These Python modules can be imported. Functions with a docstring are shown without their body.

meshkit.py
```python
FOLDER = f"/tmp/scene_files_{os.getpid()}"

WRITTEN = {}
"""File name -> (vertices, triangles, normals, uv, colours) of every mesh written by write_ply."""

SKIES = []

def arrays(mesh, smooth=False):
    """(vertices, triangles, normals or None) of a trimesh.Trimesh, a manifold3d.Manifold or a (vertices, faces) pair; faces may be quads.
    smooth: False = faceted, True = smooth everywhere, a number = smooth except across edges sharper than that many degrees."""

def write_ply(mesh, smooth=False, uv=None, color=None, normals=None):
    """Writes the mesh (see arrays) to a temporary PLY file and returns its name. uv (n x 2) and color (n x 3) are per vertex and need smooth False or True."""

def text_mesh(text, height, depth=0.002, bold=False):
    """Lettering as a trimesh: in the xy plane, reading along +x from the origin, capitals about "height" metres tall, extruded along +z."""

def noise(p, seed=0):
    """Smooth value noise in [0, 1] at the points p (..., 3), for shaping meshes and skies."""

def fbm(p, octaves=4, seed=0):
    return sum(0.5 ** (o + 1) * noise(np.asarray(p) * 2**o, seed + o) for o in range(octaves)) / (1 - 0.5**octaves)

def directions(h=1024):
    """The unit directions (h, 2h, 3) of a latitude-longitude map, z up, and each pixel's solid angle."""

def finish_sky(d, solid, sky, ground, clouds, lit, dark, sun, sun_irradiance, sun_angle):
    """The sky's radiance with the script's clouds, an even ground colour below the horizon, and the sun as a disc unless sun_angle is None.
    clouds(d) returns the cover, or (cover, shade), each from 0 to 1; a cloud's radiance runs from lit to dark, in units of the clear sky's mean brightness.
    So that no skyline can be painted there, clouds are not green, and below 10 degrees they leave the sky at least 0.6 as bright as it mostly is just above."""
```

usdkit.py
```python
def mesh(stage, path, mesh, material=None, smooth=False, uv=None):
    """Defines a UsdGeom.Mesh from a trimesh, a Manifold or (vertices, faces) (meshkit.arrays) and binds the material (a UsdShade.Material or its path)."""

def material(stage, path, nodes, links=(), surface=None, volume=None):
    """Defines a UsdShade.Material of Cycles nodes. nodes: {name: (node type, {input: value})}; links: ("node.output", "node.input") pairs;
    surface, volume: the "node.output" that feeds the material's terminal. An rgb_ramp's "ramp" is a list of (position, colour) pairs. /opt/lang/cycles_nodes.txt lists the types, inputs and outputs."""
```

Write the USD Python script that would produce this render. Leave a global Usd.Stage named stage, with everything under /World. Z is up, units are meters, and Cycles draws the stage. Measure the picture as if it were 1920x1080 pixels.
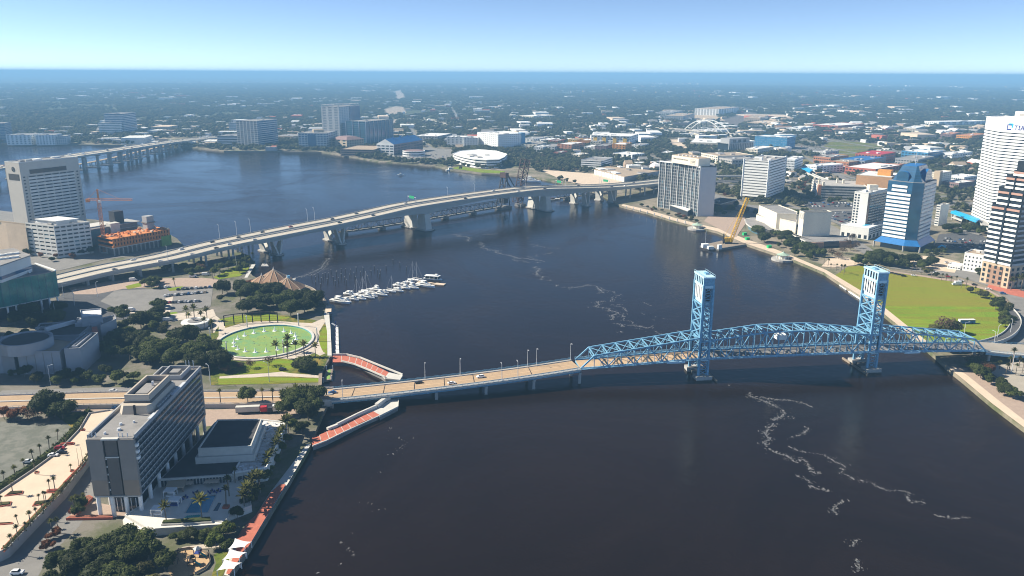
import math, random
import numpy as np
import trimesh
import usdkit, meshkit
from pxr import Usd, UsdGeom, UsdLux, UsdShade, Gf, Sdf, Vt
from shapely.geometry import Polygon, Point, LineString, MultiPolygon, box as sbox
from shapely.ops import unary_union
from shapely.prepared import prep

# ---------------------------------------------------------------- camera, sky, sun, exposure
FOC, CAMH, HPX = 1480.0, 177.0, (960, 540)
PITCH, ROLL = math.atan(403 / FOC), math.atan(9 / 1920)
SUN_AZ, SUN_EL = math.radians(188.0 - 16), math.radians(37.0)     # direction towards the sun: left of the view and a little beyond
SKY_STRENGTH, SUN_INTENSITY, EXPOSURE = 0.08, 1.25, 0.98
HAZE_DENSITY = 1.4e-4

stage = Usd.Stage.CreateInMemory()
UsdGeom.SetStageUpAxis(stage, UsdGeom.Tokens.z)
UsdGeom.SetStageMetersPerUnit(stage, 1.0)
world = UsdGeom.Xform.Define(stage, '/World')
stage.SetDefaultPrim(world.GetPrim())
UsdGeom.Scope.Define(stage, '/World/Looks')
_cp, _sp, _cr, _sr = math.cos(PITCH), math.sin(PITCH), math.cos(ROLL), math.sin(ROLL)
FWD = np.array([0, _cp, -_sp]); _r0 = np.array([1.0, 0, 0]); _d0 = np.array([0, -_sp, -_cp])
RGT, DWN = _cr * _r0 - _sr * _d0, _sr * _r0 + _cr * _d0
EYE = np.array([0, 0, CAMH])
cam = UsdGeom.Camera.Define(stage, '/World/camera')
cam.AddTransformOp().Set(Gf.Matrix4d(*[float(x) for x in (*RGT, 0, *(-DWN), 0, *(-FWD), 0, *EYE, 1)]))
cam.CreateHorizontalApertureAttr(36.0); cam.CreateVerticalApertureAttr(20.25)
cam.CreateFocalLengthAttr(36.0 * FOC / 1920)
cam.CreateClippingRangeAttr(Gf.Vec2f(1, 200000)); cam.CreateExposureAttr(EXPOSURE)
sun_dir = np.array([math.cos(SUN_EL) * math.cos(SUN_AZ), math.cos(SUN_EL) * math.sin(SUN_AZ), math.sin(SUN_EL)])
dome = UsdLux.DomeLight.Define(stage, '/World/sky')
dome.GetPrim().SetCustomDataByKey('kind', 'structure')
sky_mat = usdkit.material(stage, '/World/Looks/sky', {
    's': ('sky_texture', {'sky_type': 'single_scattering', 'sun_disc': False, 'sun_elevation': SUN_EL, 'sun_rotation': math.atan2(sun_dir[0], sun_dir[1]),
                          'altitude': 0.0, 'air_density': 0.42, 'aerosol_density': 0.0, 'ozone_density': 2.2}),
    'b': ('background_shader', {'strength': SKY_STRENGTH})}, [('s.color', 'b.color')], surface='b.background')
UsdShade.MaterialBindingAPI.Apply(dome.GetPrim()).Bind(sky_mat)
sun = UsdLux.DistantLight.Define(stage, '/World/sun')
sun.CreateIntensityAttr(SUN_INTENSITY); sun.CreateAngleAttr(0.53); sun.CreateNormalizeAttr(True); sun.CreateColorAttr(Gf.Vec3f(1.0, 0.93, 0.80))
_z = sun_dir; _x = np.cross([0, 0, 1.0], _z); _x /= np.linalg.norm(_x); _y = np.cross(_z, _x)
sun.AddTransformOp().Set(Gf.Matrix4d(*[float(v) for v in (*_x, 0, *_y, 0, *_z, 0, 0, 0, 500, 1)]))

# ---------------------------------------------------------------- picture point -> point on a level of the place
def G(px, py, z=2.5):
    d = FWD + RGT * (px - HPX[0]) / FOC + DWN * (py - HPX[1]) / FOC
    t = (z - CAMH) / d[2]
    return EYE + d * t
def g2(px, py, z=2.5): return G(px, py, z)[:2]
def gs(pts, z=2.5): return [tuple(G(x, y, z)[:2]) for x, y in pts]
def P(p):
    v = np.asarray(p, float) - EYE; q = v @ FWD
    return HPX[0] + FOC * (v @ RGT) / q, HPX[1] + FOC * (v @ DWN) / q
def height_at(xy, py, z=2.5):
    lo, hi = z, z + 400
    for _ in range(50):
        m = (lo + hi) / 2
        lo, hi = (m, hi) if P((xy[0], xy[1], m))[1] > py else (lo, m)
    return lo
R = random.Random(7)

# ---------------------------------------------------------------- meshes
def unit(v): v = np.asarray(v, float); return v / max(np.linalg.norm(v), 1e-9)
class MB:
    def __init__(s): s.v, s.f, s.n = [], [], 0
    def add(s, v, f):
        v = np.asarray(v, float).reshape(-1, 3); f = np.asarray(f, int).reshape(-1, 3)
        s.v.append(v); s.f.append(f + s.n); s.n += len(v); return s
    def tm(s, m): return s.add(m.vertices, m.faces)
    def box(s, c, size, yaw=0.0):          # c = middle of the bottom face
        hx, hy, h = size[0] / 2, size[1] / 2, size[2]
        co, si = math.cos(yaw), math.sin(yaw)
        q = [(x * co - y * si + c[0], x * si + y * co + c[1]) for x, y in ((-hx, -hy), (hx, -hy), (hx, hy), (-hx, hy))]
        return s.prism(q, c[2], c[2] + h)
    def prism(s, q, z0, z1, top=True, bottom=True, q1=None):
        q = np.asarray(q, float)[:, :2]
        if signed(q) < 0: q = q[::-1]; q1 = None if q1 is None else np.asarray(q1)[::-1]
        n = len(q); qt = q if q1 is None else np.asarray(q1, float)[:, :2]
        z0 = np.broadcast_to(z0, n); z1 = np.broadcast_to(z1, n)
        v = np.vstack([np.c_[q, z0], np.c_[qt, z1]])
        i = np.arange(n); j = (i + 1) % n
        f = np.vstack([np.c_[i, j, n + j], np.c_[i, n + j, n + i]])
        s.add(v, f)
        if top or bottom:
            t = tri(q)
            if top: s.add(np.c_[qt, z1], t)
            if bottom: s.add(np.c_[q, z0], t[:, ::-1])
        return s
    def flat(s, q, z):
        q = np.asarray(q, float)[:, :2]
        if signed(q) < 0: q = q[::-1]
        return s.add(np.c_[q, np.broadcast_to(z, len(q))], tri(q))
    def poly(s, pg, z, z0=None):           # shapely polygon with holes -> sheet (and side walls)
        for g in (pg.geoms if hasattr(pg, 'geoms') else [pg]):
            if g.is_empty or g.area < 1e-6: continue
            v, f = trimesh.creation.triangulate_polygon(g, engine='earcut')
            a = (v[f[:, 1], 0] - v[f[:, 0], 0]) * (v[f[:, 2], 1] - v[f[:, 0], 1]) - (v[f[:, 1], 1] - v[f[:, 0], 1]) * (v[f[:, 2], 0] - v[f[:, 0], 0])
            f[a < 0] = f[a < 0][:, ::-1]
            s.add(np.c_[v, np.full(len(v), z)], f)
            if z0 is not None:
                for ring in [g.exterior, *g.interiors]:
                    s.prism(np.array(ring.coords)[:-1], z0, z, False, False)
        return s
    def quad(s, a, b, c, d): return s.add([a, b, c, d], [(0, 1, 2), (0, 2, 3)])
    def beam(s, p, q, w, h=None, up=(0, 0, 1)):
        p, q = np.asarray(p, float), np.asarray(q, float); h = h or w
        d = unit(q - p); u = np.asarray(up, float)
        if abs(d @ u) > 0.98: u = np.array([1.0, 0, 0])
        a = unit(np.cross(d, u)) * w / 2; b = unit(np.cross(a, d)) * h / 2
        k = [-a - b, a - b, a + b, -a + b]
        v = [p + x for x in k] + [q + x for x in k]
        return s.add(v, [(0, 2, 1), (0, 3, 2), (4, 5, 6), (4, 6, 7), (0, 1, 5), (0, 5, 4), (1, 2, 6), (1, 6, 5), (2, 3, 7), (2, 7, 6), (3, 0, 4), (3, 4, 7)])
    def cone(s, c, r0, r1, h, n=12, cap=True):
        t = np.arange(n) * 2 * math.pi / n
        q0 = np.c_[np.cos(t) * r0 + c[0], np.sin(t) * r0 + c[1]]; q1 = np.c_[np.cos(t) * r1 + c[0], np.sin(t) * r1 + c[1]]
        return s.prism(q0, c[2], c[2] + h, cap, False, q1)
    def done(s): return (np.vstack(s.v), np.vstack(s.f)) if s.v else None
def signed(q): x, y = q[:, 0], q[:, 1]; return 0.5 * (x @ np.roll(y, -1) - y @ np.roll(x, -1))
def tri(q):
    n = len(q)
    if n == 3: return np.array([(0, 1, 2)])
    if n == 4:
        return np.array([(0, 1, 2), (0, 2, 3)]) if _convex(q) else _ear(q)
    return np.array([(0, i, i + 1) for i in range(1, n - 1)]) if _convex(q) else _ear(q)
def _convex(q):
    a = np.roll(q, -1, 0) - q; b = np.roll(a, -1, 0)
    return bool((a[:, 0] * b[:, 1] - a[:, 1] * b[:, 0] >= -1e-9).all())
def _ear(q):
    import mapbox_earcut as me
    f = np.asarray(me.triangulate_float64(np.asarray(q, float), np.array([len(q)], np.uint32))).reshape(-1, 3).astype(int)
    a = (q[f[:, 1], 0] - q[f[:, 0], 0]) * (q[f[:, 2], 1] - q[f[:, 0], 1]) - (q[f[:, 1], 1] - q[f[:, 0], 1]) * (q[f[:, 2], 0] - q[f[:, 0], 0])
    f[a < 0] = f[a < 0][:, ::-1]
    return f
def inset(q, d):                           # mitred offset inwards; keeps the corner count and order
    q = np.asarray(q, float)[:, :2]; q = q if signed(q) > 0 else q[::-1]
    e = np.roll(q, -1, 0) - q; e /= np.linalg.norm(e, axis=1)[:, None]; n = np.c_[-e[:, 1], e[:, 0]]; out = []
    for i in range(len(q)):
        n0, n1 = n[i - 1], n[i]; b = n0 + n1; out.append(q[i] + b * d / max(b @ n1, 0.2))
    return np.array(out)

# ---------------------------------------------------------------- prims, names, labels
_used = {}
def uname(parent, name):
    k = _used.get((parent, name), 0); _used[(parent, name)] = k + 1
    return f'{parent}/{name}' if k == 0 else f'{parent}/{name}_{k:03d}'
def put(path, mesh, m, smooth=False):
    p = usdkit.mesh(stage, path, mesh, m, smooth=smooth); return p.GetPrim()
def tag(prim, **kw):
    for k, v in kw.items():
        if v: prim.SetCustomDataByKey(k, v)
class T:                                   # a thing: an Xform at its base, its parts are children; meshes are given in the place's coordinates
    def __init__(s, name, label, cat, base=(0, 0, 0), group=None, kind=None, proto=False):
        s.path = uname('/World', name); s.base = np.asarray([*base, 0][:3], float); s.proto = proto
        if proto:
            stage.CreateClassPrim(s.path); s.x = UsdGeom.Xform.Define(stage, s.path); s.x.GetPrim().SetSpecifier(Sdf.SpecifierClass)
        else:
            s.x = UsdGeom.Xform.Define(stage, s.path)
            if np.any(s.base): s.x.AddTranslateOp().Set(Gf.Vec3d(*map(float, s.base)))
        tag(s.x.GetPrim(), label=label, category=cat, group=group, kind=kind)
    def part(s, name, mb, m, parent=None, label=None, smooth=False, kind=None):
        d = mb.done() if isinstance(mb, MB) else mb
        if d is None: return None
        path = uname(parent or s.path, name)
        pr = put(path, (d[0] - s.base, d[1]), m, smooth); tag(pr, label=label, kind=kind)
        return path
def one(name, mb, m, label=None, cat=None, group=None, kind=None, smooth=False):   # a thing or a piece of the setting that is one mesh
    path = uname('/World', name); pr = put(path, mb.done() if isinstance(mb, MB) else mb, m, smooth)
    tag(pr, label=label, category=cat, group=group, kind=kind); return path
def copy_of(proto, name, label, cat, loc, yaw=0.0, scale=(1, 1, 1), group=None):
    path = uname('/World', name); x = UsdGeom.Xform.Define(stage, path)
    x.AddTranslateOp().Set(Gf.Vec3d(*map(float, loc)))
    if yaw: x.AddRotateZOp().Set(math.degrees(yaw))
    sc = scale if hasattr(scale, '__len__') else (scale,) * 3
    if tuple(sc) != (1, 1, 1): x.AddScaleOp().Set(Gf.Vec3f(*map(float, sc)))
    x.GetPrim().GetReferences().AddInternalReference(proto.path); x.GetPrim().SetInstanceable(True)
    tag(x.GetPrim(), label=label, category=cat, group=group); return path
ORD = 'first second third fourth fifth sixth seventh eighth ninth tenth eleventh twelfth thirteenth fourteenth fifteenth sixteenth seventeenth eighteenth nineteenth'.split()
def nth(i): return ORD[i] if i < 19 else ('twenty thirty forty fifty sixty seventy eighty ninety'.split()[(i + 1) // 10 - 2] + '-' + ORD[(i + 1) % 10 - 1]) if (i + 1) % 10 else 'twentieth thirtieth fortieth fiftieth sixtieth seventieth eightieth ninetieth'.split()[(i + 1) // 10 - 2]

# ---------------------------------------------------------------- materials
_mats = {}
def mat(name, col, rough=0.75, var=0.12, scale=0.25, spec=0.3, metal=0.0, bump=0.0, detail=4, streak=False):
    if name in _mats: return _mats[name]
    c = np.array(col, float)
    n = {'g': ('geometry', {}), 'mp': ('mapping', {'scale': (1, 1, 0.15) if streak else (1, 1, 1)}), 't': ('noise_texture', {'scale': scale, 'detail': detail, 'roughness': 0.65}),
         'r': ('rgb_ramp', {'ramp': [(0.25, tuple(c * (1 - var))), (0.5, tuple(c)), (0.75, tuple(np.minimum(c * (1 + var), 0.9)))]}),
         'p': ('principled_bsdf', {'roughness': rough, 'specular_ior_level': spec, 'metallic': metal})}
    l = [('g.position', 'mp.vector'), ('mp.vector', 't.vector'), ('t.fac', 'r.fac'), ('r.color', 'p.base_color')]
    if bump:
        n['b'] = ('bump', {'strength': 0.6, 'distance': bump}); l += [('t.fac', 'b.height'), ('b.normal', 'p.normal')]
    _mats[name] = usdkit.material(stage, '/World/Looks/' + name, n, l, surface='p.BSDF'); return _mats[name]
def mix3(name, a, b, c, s1, s2, rough=0.9, detail=6, lo=0.42, hi=0.58, aniso=(1, 1, 1)):
    """ground: two noises blend three colours"""
    if name in _mats: return _mats[name]
    n = {'g': ('geometry', {}), 't1': ('noise_texture', {'scale': s1, 'detail': detail, 'roughness': 0.6}), 't2': ('noise_texture', {'scale': s2, 'detail': detail, 'roughness': 0.7}), 'mp': ('mapping', {'scale': aniso, 'rotation': (0, 0, -0.25)}),
         'r1': ('map_range', {'from_min': lo, 'from_max': hi, 'clamp': True}), 'r2': ('map_range', {'from_min': lo, 'from_max': hi, 'clamp': True}),
         'm1': ('mix', {'color1': a, 'color2': b}), 'm2': ('mix', {'color2': c}),
         'p': ('principled_bsdf', {'roughness': rough, 'specular_ior_level': 0.15})}
    l = [('g.position', 't1.vector'), ('g.position', 'mp.vector'), ('mp.vector', 't2.vector'), ('t1.fac', 'r1.value'), ('t2.fac', 'r2.value'), ('r1.result', 'm1.fac'), ('m1.color', 'm2.color1'), ('r2.result', 'm2.fac'), ('m2.color', 'p.base_color')]
    _mats[name] = usdkit.material(stage, '/World/Looks/' + name, n, l, surface='p.BSDF'); return _mats[name]
def glass(name, col, rough=0.12, spec=0.6, var=0.35, scale=0.12):
    return mat(name, col, rough=rough, var=var, scale=scale, spec=spec)
M = dict(
    white=mat('white_paint', (0.74, 0.74, 0.71), 0.6, 0.06), cream=mat('cream_wall', (0.70, 0.63, 0.50), 0.8, 0.06, 0.08, streak=True), offwhite=mat('off_white_wall', (0.62, 0.61, 0.57), 0.8, 0.07, 0.1, streak=True),
    conc=mat('concrete', (0.38, 0.36, 0.33), 0.85, 0.12, 0.15), lconc=mat('light_concrete', (0.52, 0.50, 0.45), 0.85, 0.10, 0.2), dconc=mat('dark_concrete', (0.19, 0.18, 0.17), 0.9, 0.15, 0.2),
    greywall=mat('grey_wall', (0.33, 0.33, 0.33), 0.8, 0.06, 0.1, streak=True), tanwall=mat('tan_wall', (0.46, 0.36, 0.25), 0.8, 0.08, 0.1), tanbrick=mat('tan_brick', (0.42, 0.24, 0.12), 0.85, 0.08, 0.3),
    brown=mat('brown_stone', (0.30, 0.19, 0.13), 0.8, 0.1, 0.2), redbrick=mat('red_brick', (0.40, 0.12, 0.075), 0.85, 0.14, 0.5), orange=mat('orange_wall', (0.60, 0.26, 0.05), 0.7, 0.08), yellow=mat('yellow_panel', (0.70, 0.43, 0.05), 0.6, 0.06),
    glass=glass('dark_glass', (0.022, 0.030, 0.040)), bglass=glass('blue_glass', (0.025, 0.085, 0.16), 0.1, 0.8), gglass=glass('green_glass', (0.04, 0.17, 0.14), 0.12, 0.8), tglass=glass('teal_glass', (0.08, 0.16, 0.20), 0.15, 0.7), black=mat('black_trim', (0.02, 0.02, 0.022), 0.5),
    roofg=mat('grey_roof', (0.24, 0.23, 0.22), 0.95, 0.22, 0.12), roofd=mat('dark_roof', (0.055, 0.055, 0.06), 0.95, 0.3, 0.12), roofw=mat('white_roof', (0.70, 0.69, 0.66), 0.9, 0.1, 0.15), rooft=mat('tan_roof', (0.36, 0.28, 0.20), 0.95, 0.15, 0.1), roofred=mat('red_metal_roof', (0.45, 0.03, 0.04), 0.5, 0.1), roofblue=mat('blue_metal_roof', (0.022, 0.14, 0.36), 0.4, 0.1), rooforange=mat('orange_tile_roof', (0.42, 0.19, 0.105), 0.9, 0.15), roofbrown=mat('brown_shingle_roof', (0.30, 0.185, 0.115), 0.95, 0.14, 0.6), bluecan=mat('bright_blue_canopy', (0.02, 0.36, 0.62), 0.4, 0.06),
    blue=mat('bridge_blue_paint', (0.155, 0.335, 0.475), 0.5, 0.32, 0.7, spec=0.4), lblue=mat('bridge_pale_blue_paint', (0.42, 0.62, 0.72), 0.5, 0.08, 0.4), deckroad=mat('bridge_roadway', (0.44, 0.305, 0.185), 0.9, 0.10, 0.2), road=mat('asphalt', (0.085, 0.085, 0.088), 0.95, 0.2, 0.15), lroad=mat('worn_asphalt', (0.20, 0.19, 0.175), 0.95, 0.14, 0.12), croad=mat('concrete_road', (0.36, 0.32, 0.26), 0.9, 0.1, 0.1),
    acosta=mat('acosta_concrete', (0.36, 0.36, 0.34), 0.85, 0.06, 0.1), acroad=mat('pale_roadway', (0.47, 0.42, 0.34), 0.9, 0.08, 0.1), rust=mat('rusted_steel', (0.075, 0.045, 0.04), 0.8, 0.35, 0.8), track=mat('tyre_worn_lane', (0.34, 0.245, 0.155), 0.9, 0.15, 0.3), track2=mat('tyre_worn_pale_lane', (0.36, 0.32, 0.265), 0.9, 0.15, 0.3), dsteel=mat('dark_steel', (0.035, 0.035, 0.04), 0.6, 0.2), paint=mat('road_paint', (0.75, 0.74, 0.7), 0.8, 0.1, 2.0),
    path=mat('pale_paving', (0.50, 0.43, 0.35), 0.9, 0.12, 0.3), tan=mat('sandy_paving', (0.58, 0.46, 0.34), 0.9, 0.09, 0.12), plaza=mat('pink_brown_paving', (0.36, 0.27, 0.21), 0.9, 0.12, 0.4), sand=mat('playground_sand', (0.46, 0.31, 0.17), 0.95, 0.1, 0.4), redpave=mat('red_brick_paving', (0.44, 0.135, 0.085), 0.85, 0.16, 0.35), soil=mat('red_brown_mulch', (0.22, 0.09, 0.055), 0.95, 0.25, 0.8),
    lawn=mix3('mown_grass', (0.135, 0.235, 0.010), (0.185, 0.25, 0.012), (0.175, 0.185, 0.016), 0.035, 0.06, aniso=(0.15, 2.5, 1)), grass=mix3('rough_grass', (0.12, 0.15, 0.02), (0.23, 0.17, 0.035), (0.07, 0.10, 0.018), 0.06, 0.25), dgrass=mix3('shaded_grass', (0.05, 0.085, 0.02), (0.09, 0.10, 0.03), (0.035, 0.05, 0.018), 0.1, 0.4),
    pooldeck=mat('pool_deck_paving', (0.66, 0.62, 0.54), 0.9, 0.06, 0.4), pool=mat('pool_water', (0.035, 0.24, 0.36), 0.06, 0.1, 0.3, spec=0.5), fount=mix3('fountain_water', (0.22, 0.33, 0.075), (0.17, 0.33, 0.12), (0.26, 0.34, 0.07), 0.045, 0.2, rough=0.12), spray=mat('white_spray', (0.85, 0.88, 0.88), 0.9, 0.02),
    wood=mat('weathered_wood', (0.25, 0.20, 0.15), 0.9, 0.2, 1.0), pile=mat('dark_timber', (0.035, 0.03, 0.028), 0.9), hull=mat('white_hull', (0.80, 0.80, 0.79), 0.35, 0.03), sail=mat('white_canvas', (0.82, 0.80, 0.76), 0.85, 0.04), alu=mat('bare_aluminium', (0.55, 0.56, 0.57), 0.45, 0.05), teal=mat('teal_fabric', (0.02, 0.30, 0.28), 0.7), green=mat('sign_green', (0.02, 0.28, 0.12), 0.6), ygreen=mat('green_sheathing', (0.20, 0.33, 0.08), 0.8), craneor=mat('crane_orange', (0.52, 0.20, 0.07), 0.55), craney=mat('crane_yellow', (0.72, 0.42, 0.03), 0.5), formor=mat('orange_formwork', (0.55, 0.20, 0.06), 0.85, 0.3, 0.35), haztan=mat('hazy_tan_road', (0.33, 0.27, 0.21), 0.95, 0.1, 0.05), bark=mat('bark', (0.16, 0.13, 0.10), 0.95, 0.2, 1.0), signblue=mat('sign_blue', (0.03, 0.05, 0.22), 0.6), signdark=mat('sign_dark', (0.06, 0.055, 0.05), 0.7), plantred=mat('red_planting', (0.20, 0.035, 0.02), 0.9, 0.4, 1.0), green2=mat('bright_green_plastic', (0.03, 0.42, 0.14), 0.5), tyre=mat('tyre_black', (0.015, 0.015, 0.016), 0.9), carglass=mat('car_glass', (0.02, 0.025, 0.03), 0.1, spec=0.6))
def leafmat(name, col, var=0.55):
    c = np.array(col)
    n = {'g': ('geometry', {}), 'o': ('object_info', {}), 't': ('noise_texture', {'scale': 0.35, 'detail': 3}), 'a': ('math', {'math_type': 'multiply_add', 'value2': 0.5, 'value3': -0.25}), 'b': ('math', {'math_type': 'add'}),
         'a2': ('math', {'math_type': 'multiply_add', 'value2': 0.34, 'value3': -0.17}), 'b2': ('math', {'math_type': 'add'}),
         'r': ('rgb_ramp', {'ramp': [(0.2, tuple(c * (1 - var))), (0.5, tuple(c)), (0.85, tuple(c * (1 + var) * [1.12, 1.0, 0.8]))]}),
         'd': ('principled_bsdf', {'roughness': 0.7, 'specular_ior_level': 0.25}), 'tr': ('translucent_bsdf', {}), 'm': ('mix_closure', {'fac': 0.48})}
    l = [('g.position', 't.vector'), ('o.random', 'a.value1'), ('a.value', 'b.value1'), ('t.fac', 'b.value2'), ('g.random_per_island', 'a2.value1'), ('a2.value', 'b2.value1'), ('b.value', 'b2.value2'), ('b2.value', 'r.fac'), ('r.color', 'd.base_color'), ('r.color', 'tr.color'), ('d.BSDF', 'm.closure1'), ('tr.BSDF', 'm.closure2')]
    return usdkit.material(stage, '/World/Looks/' + name, n, l, surface='m.closure')
L = dict(oak=leafmat('oak_leaves', (0.088, 0.110, 0.030)), mid=leafmat('green_leaves', (0.105, 0.130, 0.034)), bright=leafmat('bright_leaves', (0.125, 0.16, 0.030)), palm=leafmat('palm_fronds', (0.15, 0.155, 0.042)), bare=leafmat('brown_twigs', (0.19, 0.125, 0.08), 0.3), rust=leafmat('rusty_leaves', (0.24, 0.10, 0.045), 0.35), wood=leafmat('wood_leaves', (0.110, 0.120, 0.050)), wood2=leafmat('wood_leaves_pale', (0.125, 0.125, 0.06)), olive=leafmat('olive_leaves', (0.13, 0.13, 0.045)))
# ---------------------------------------------------------------- the setting: water, land, roads, lawns
NOTREE = []
def keep_clear(pts, grow=1.0): NOTREE.append(Polygon(pts).buffer(grow))
wn = {'g': ('geometry', {}), 'm1': ('mapping', {'scale': (1, 1, 1), 'rotation': (0, 0, 0.5)}), 't1': ('noise_texture', {'scale': 0.16, 'detail': 5, 'roughness': 0.6}), 't2': ('noise_texture', {'scale': 0.9, 'detail': 3}),
      't3': ('noise_texture', {'scale': 0.006, 'detail': 4, 'roughness': 0.6, 'distortion': 1.5}), 'r3': ('map_range', {'from_min': 0.35, 'from_max': 0.65, 'to_min': 0.06, 'to_max': 0.26, 'clamp': True}),
      'rc': ('rgb_ramp', {'ramp': [(0.35, (0.0095, 0.0052, 0.0038)), (0.65, (0.0155, 0.0085, 0.0060))]}),
      'b1': ('bump', {'strength': 0.5, 'distance': 0.38}), 'b2': ('bump', {'strength': 0.4, 'distance': 0.12}), 'p': ('principled_bsdf', {'specular_ior_level': 0.25, 'ior': 1.33})}
water_mat = usdkit.material(stage, '/World/Looks/river_water', wn, [('g.position', 'm1.vector'), ('m1.vector', 't1.vector'), ('m1.vector', 't2.vector'), ('g.position', 't3.vector'), ('t3.fac', 'r3.value'), ('r3.result', 'p.roughness'),
    ('t3.fac', 'rc.fac'), ('rc.color', 'p.base_color'), ('t1.fac', 'b1.height'), ('t2.fac', 'b2.height'), ('b1.normal', 'b2.normal'), ('b2.normal', 'p.normal')], surface='p.BSDF')
one('water', MB().flat([(-7000, -400), (3000, -400), (3000, 6000), (-7000, 6000)], 0.0), water_mat, kind='structure')
SPX = [(425, 1090), (430, 1080), (470, 1022), (507, 960), (545, 898), (583, 833), (598, 792), (614, 757), (612, 735), (600, 716), (606, 692), (622, 668), (620, 620), (617, 588), (612, 572), (598, 552), (585, 541), (560, 533), (500, 530), (474, 517), (466, 508), (478, 494), (469, 480), (440, 468), (400, 463), (345, 461), (332, 447), (300, 430), (180, 412), (60, 401), (0, 396), (-300, 384)]
south = gs(SPX); south += [(-3000, 1150), (-3000, 100), (-120, 100)]
SOUTH = Polygon(south).buffer(0)
NPX = [(1995, 855), (1920, 802), (1860, 757), (1800, 707), (1778, 690), (1762, 674), (1742, 657), (1700, 623), (1650, 583), (1610, 553), (1575, 531), (1545, 511), (1490, 488), (1440, 471), (1395, 456), (1345, 434), (1310, 426), (1260, 413), (1215, 399), (1165, 386), (1130, 366), (1090, 351), (1047, 341), (1006, 333), (965, 329), (947, 327), (903, 325), (846, 318), (816, 311), (712, 303), (649, 292), (603, 285), (524, 283), (420, 283), (372, 278), (320, 275), (260, 272), (164, 271), (0, 270), (-400, 264)]
north = gs(NPX)
north += [(-4000, 2300)] + [(100000 * math.sin(a), 100000 * math.cos(a)) for a in np.radians(np.linspace(-70, 70, 141))] + [(3000, 150), (420, 150)]
NORTH = Polygon(north).buffer(0)
sland = mix3('south_bank_ground', (0.12, 0.115, 0.085), (0.10, 0.11, 0.05), (0.19, 0.17, 0.14), 0.02, 0.05)
nland = mix3('north_bank_ground', (0.165, 0.145, 0.105), (0.10, 0.11, 0.05), (0.26, 0.22, 0.165), 0.006, 0.03)
fland = mix3('suburb_ground', (0.075, 0.085, 0.040), (0.11, 0.105, 0.065), (0.055, 0.068, 0.032), 0.0012, 0.006)
one('ground', MB().poly(SOUTH, 2.5, -2.0), sland, kind='structure')
near_n = NORTH.intersection(Point(0, 0).buffer(3000)); far_n = NORTH.difference(Point(0, 0).buffer(3000))
one('ground', MB().poly(near_n, 2.5, -2.0), nland, kind='structure')
one('ground', MB().poly(far_n, 2.5), fland, kind='structure')
LAND = unary_union([SOUTH, NORTH])
_k = [0]
def sheet(name, pg, m, z=2.5, step=None):
    _k[0] += 1
    return one(name, MB().poly(pg, z + (0.006 * _k[0] if step is None else step)), m, kind='structure')
def patch(name, px, m, z=2.5, clear=True, step=None):
    q = gs(px, z); pg = Polygon(q).buffer(0)
    if clear: NOTREE.append(pg)
    return sheet(name, pg, m, z, step)
def line_of(px, w, z=2.5): return LineString(gs(px, z)).buffer(w / 2, cap_style=2, join_style=1)
def roadway(name, px, w, m, z=2.5, clear=True):
    pg = line_of(px, w, z)
    if clear: NOTREE.append(pg.buffer(2))
    return sheet(name, pg, m, z)
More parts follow.
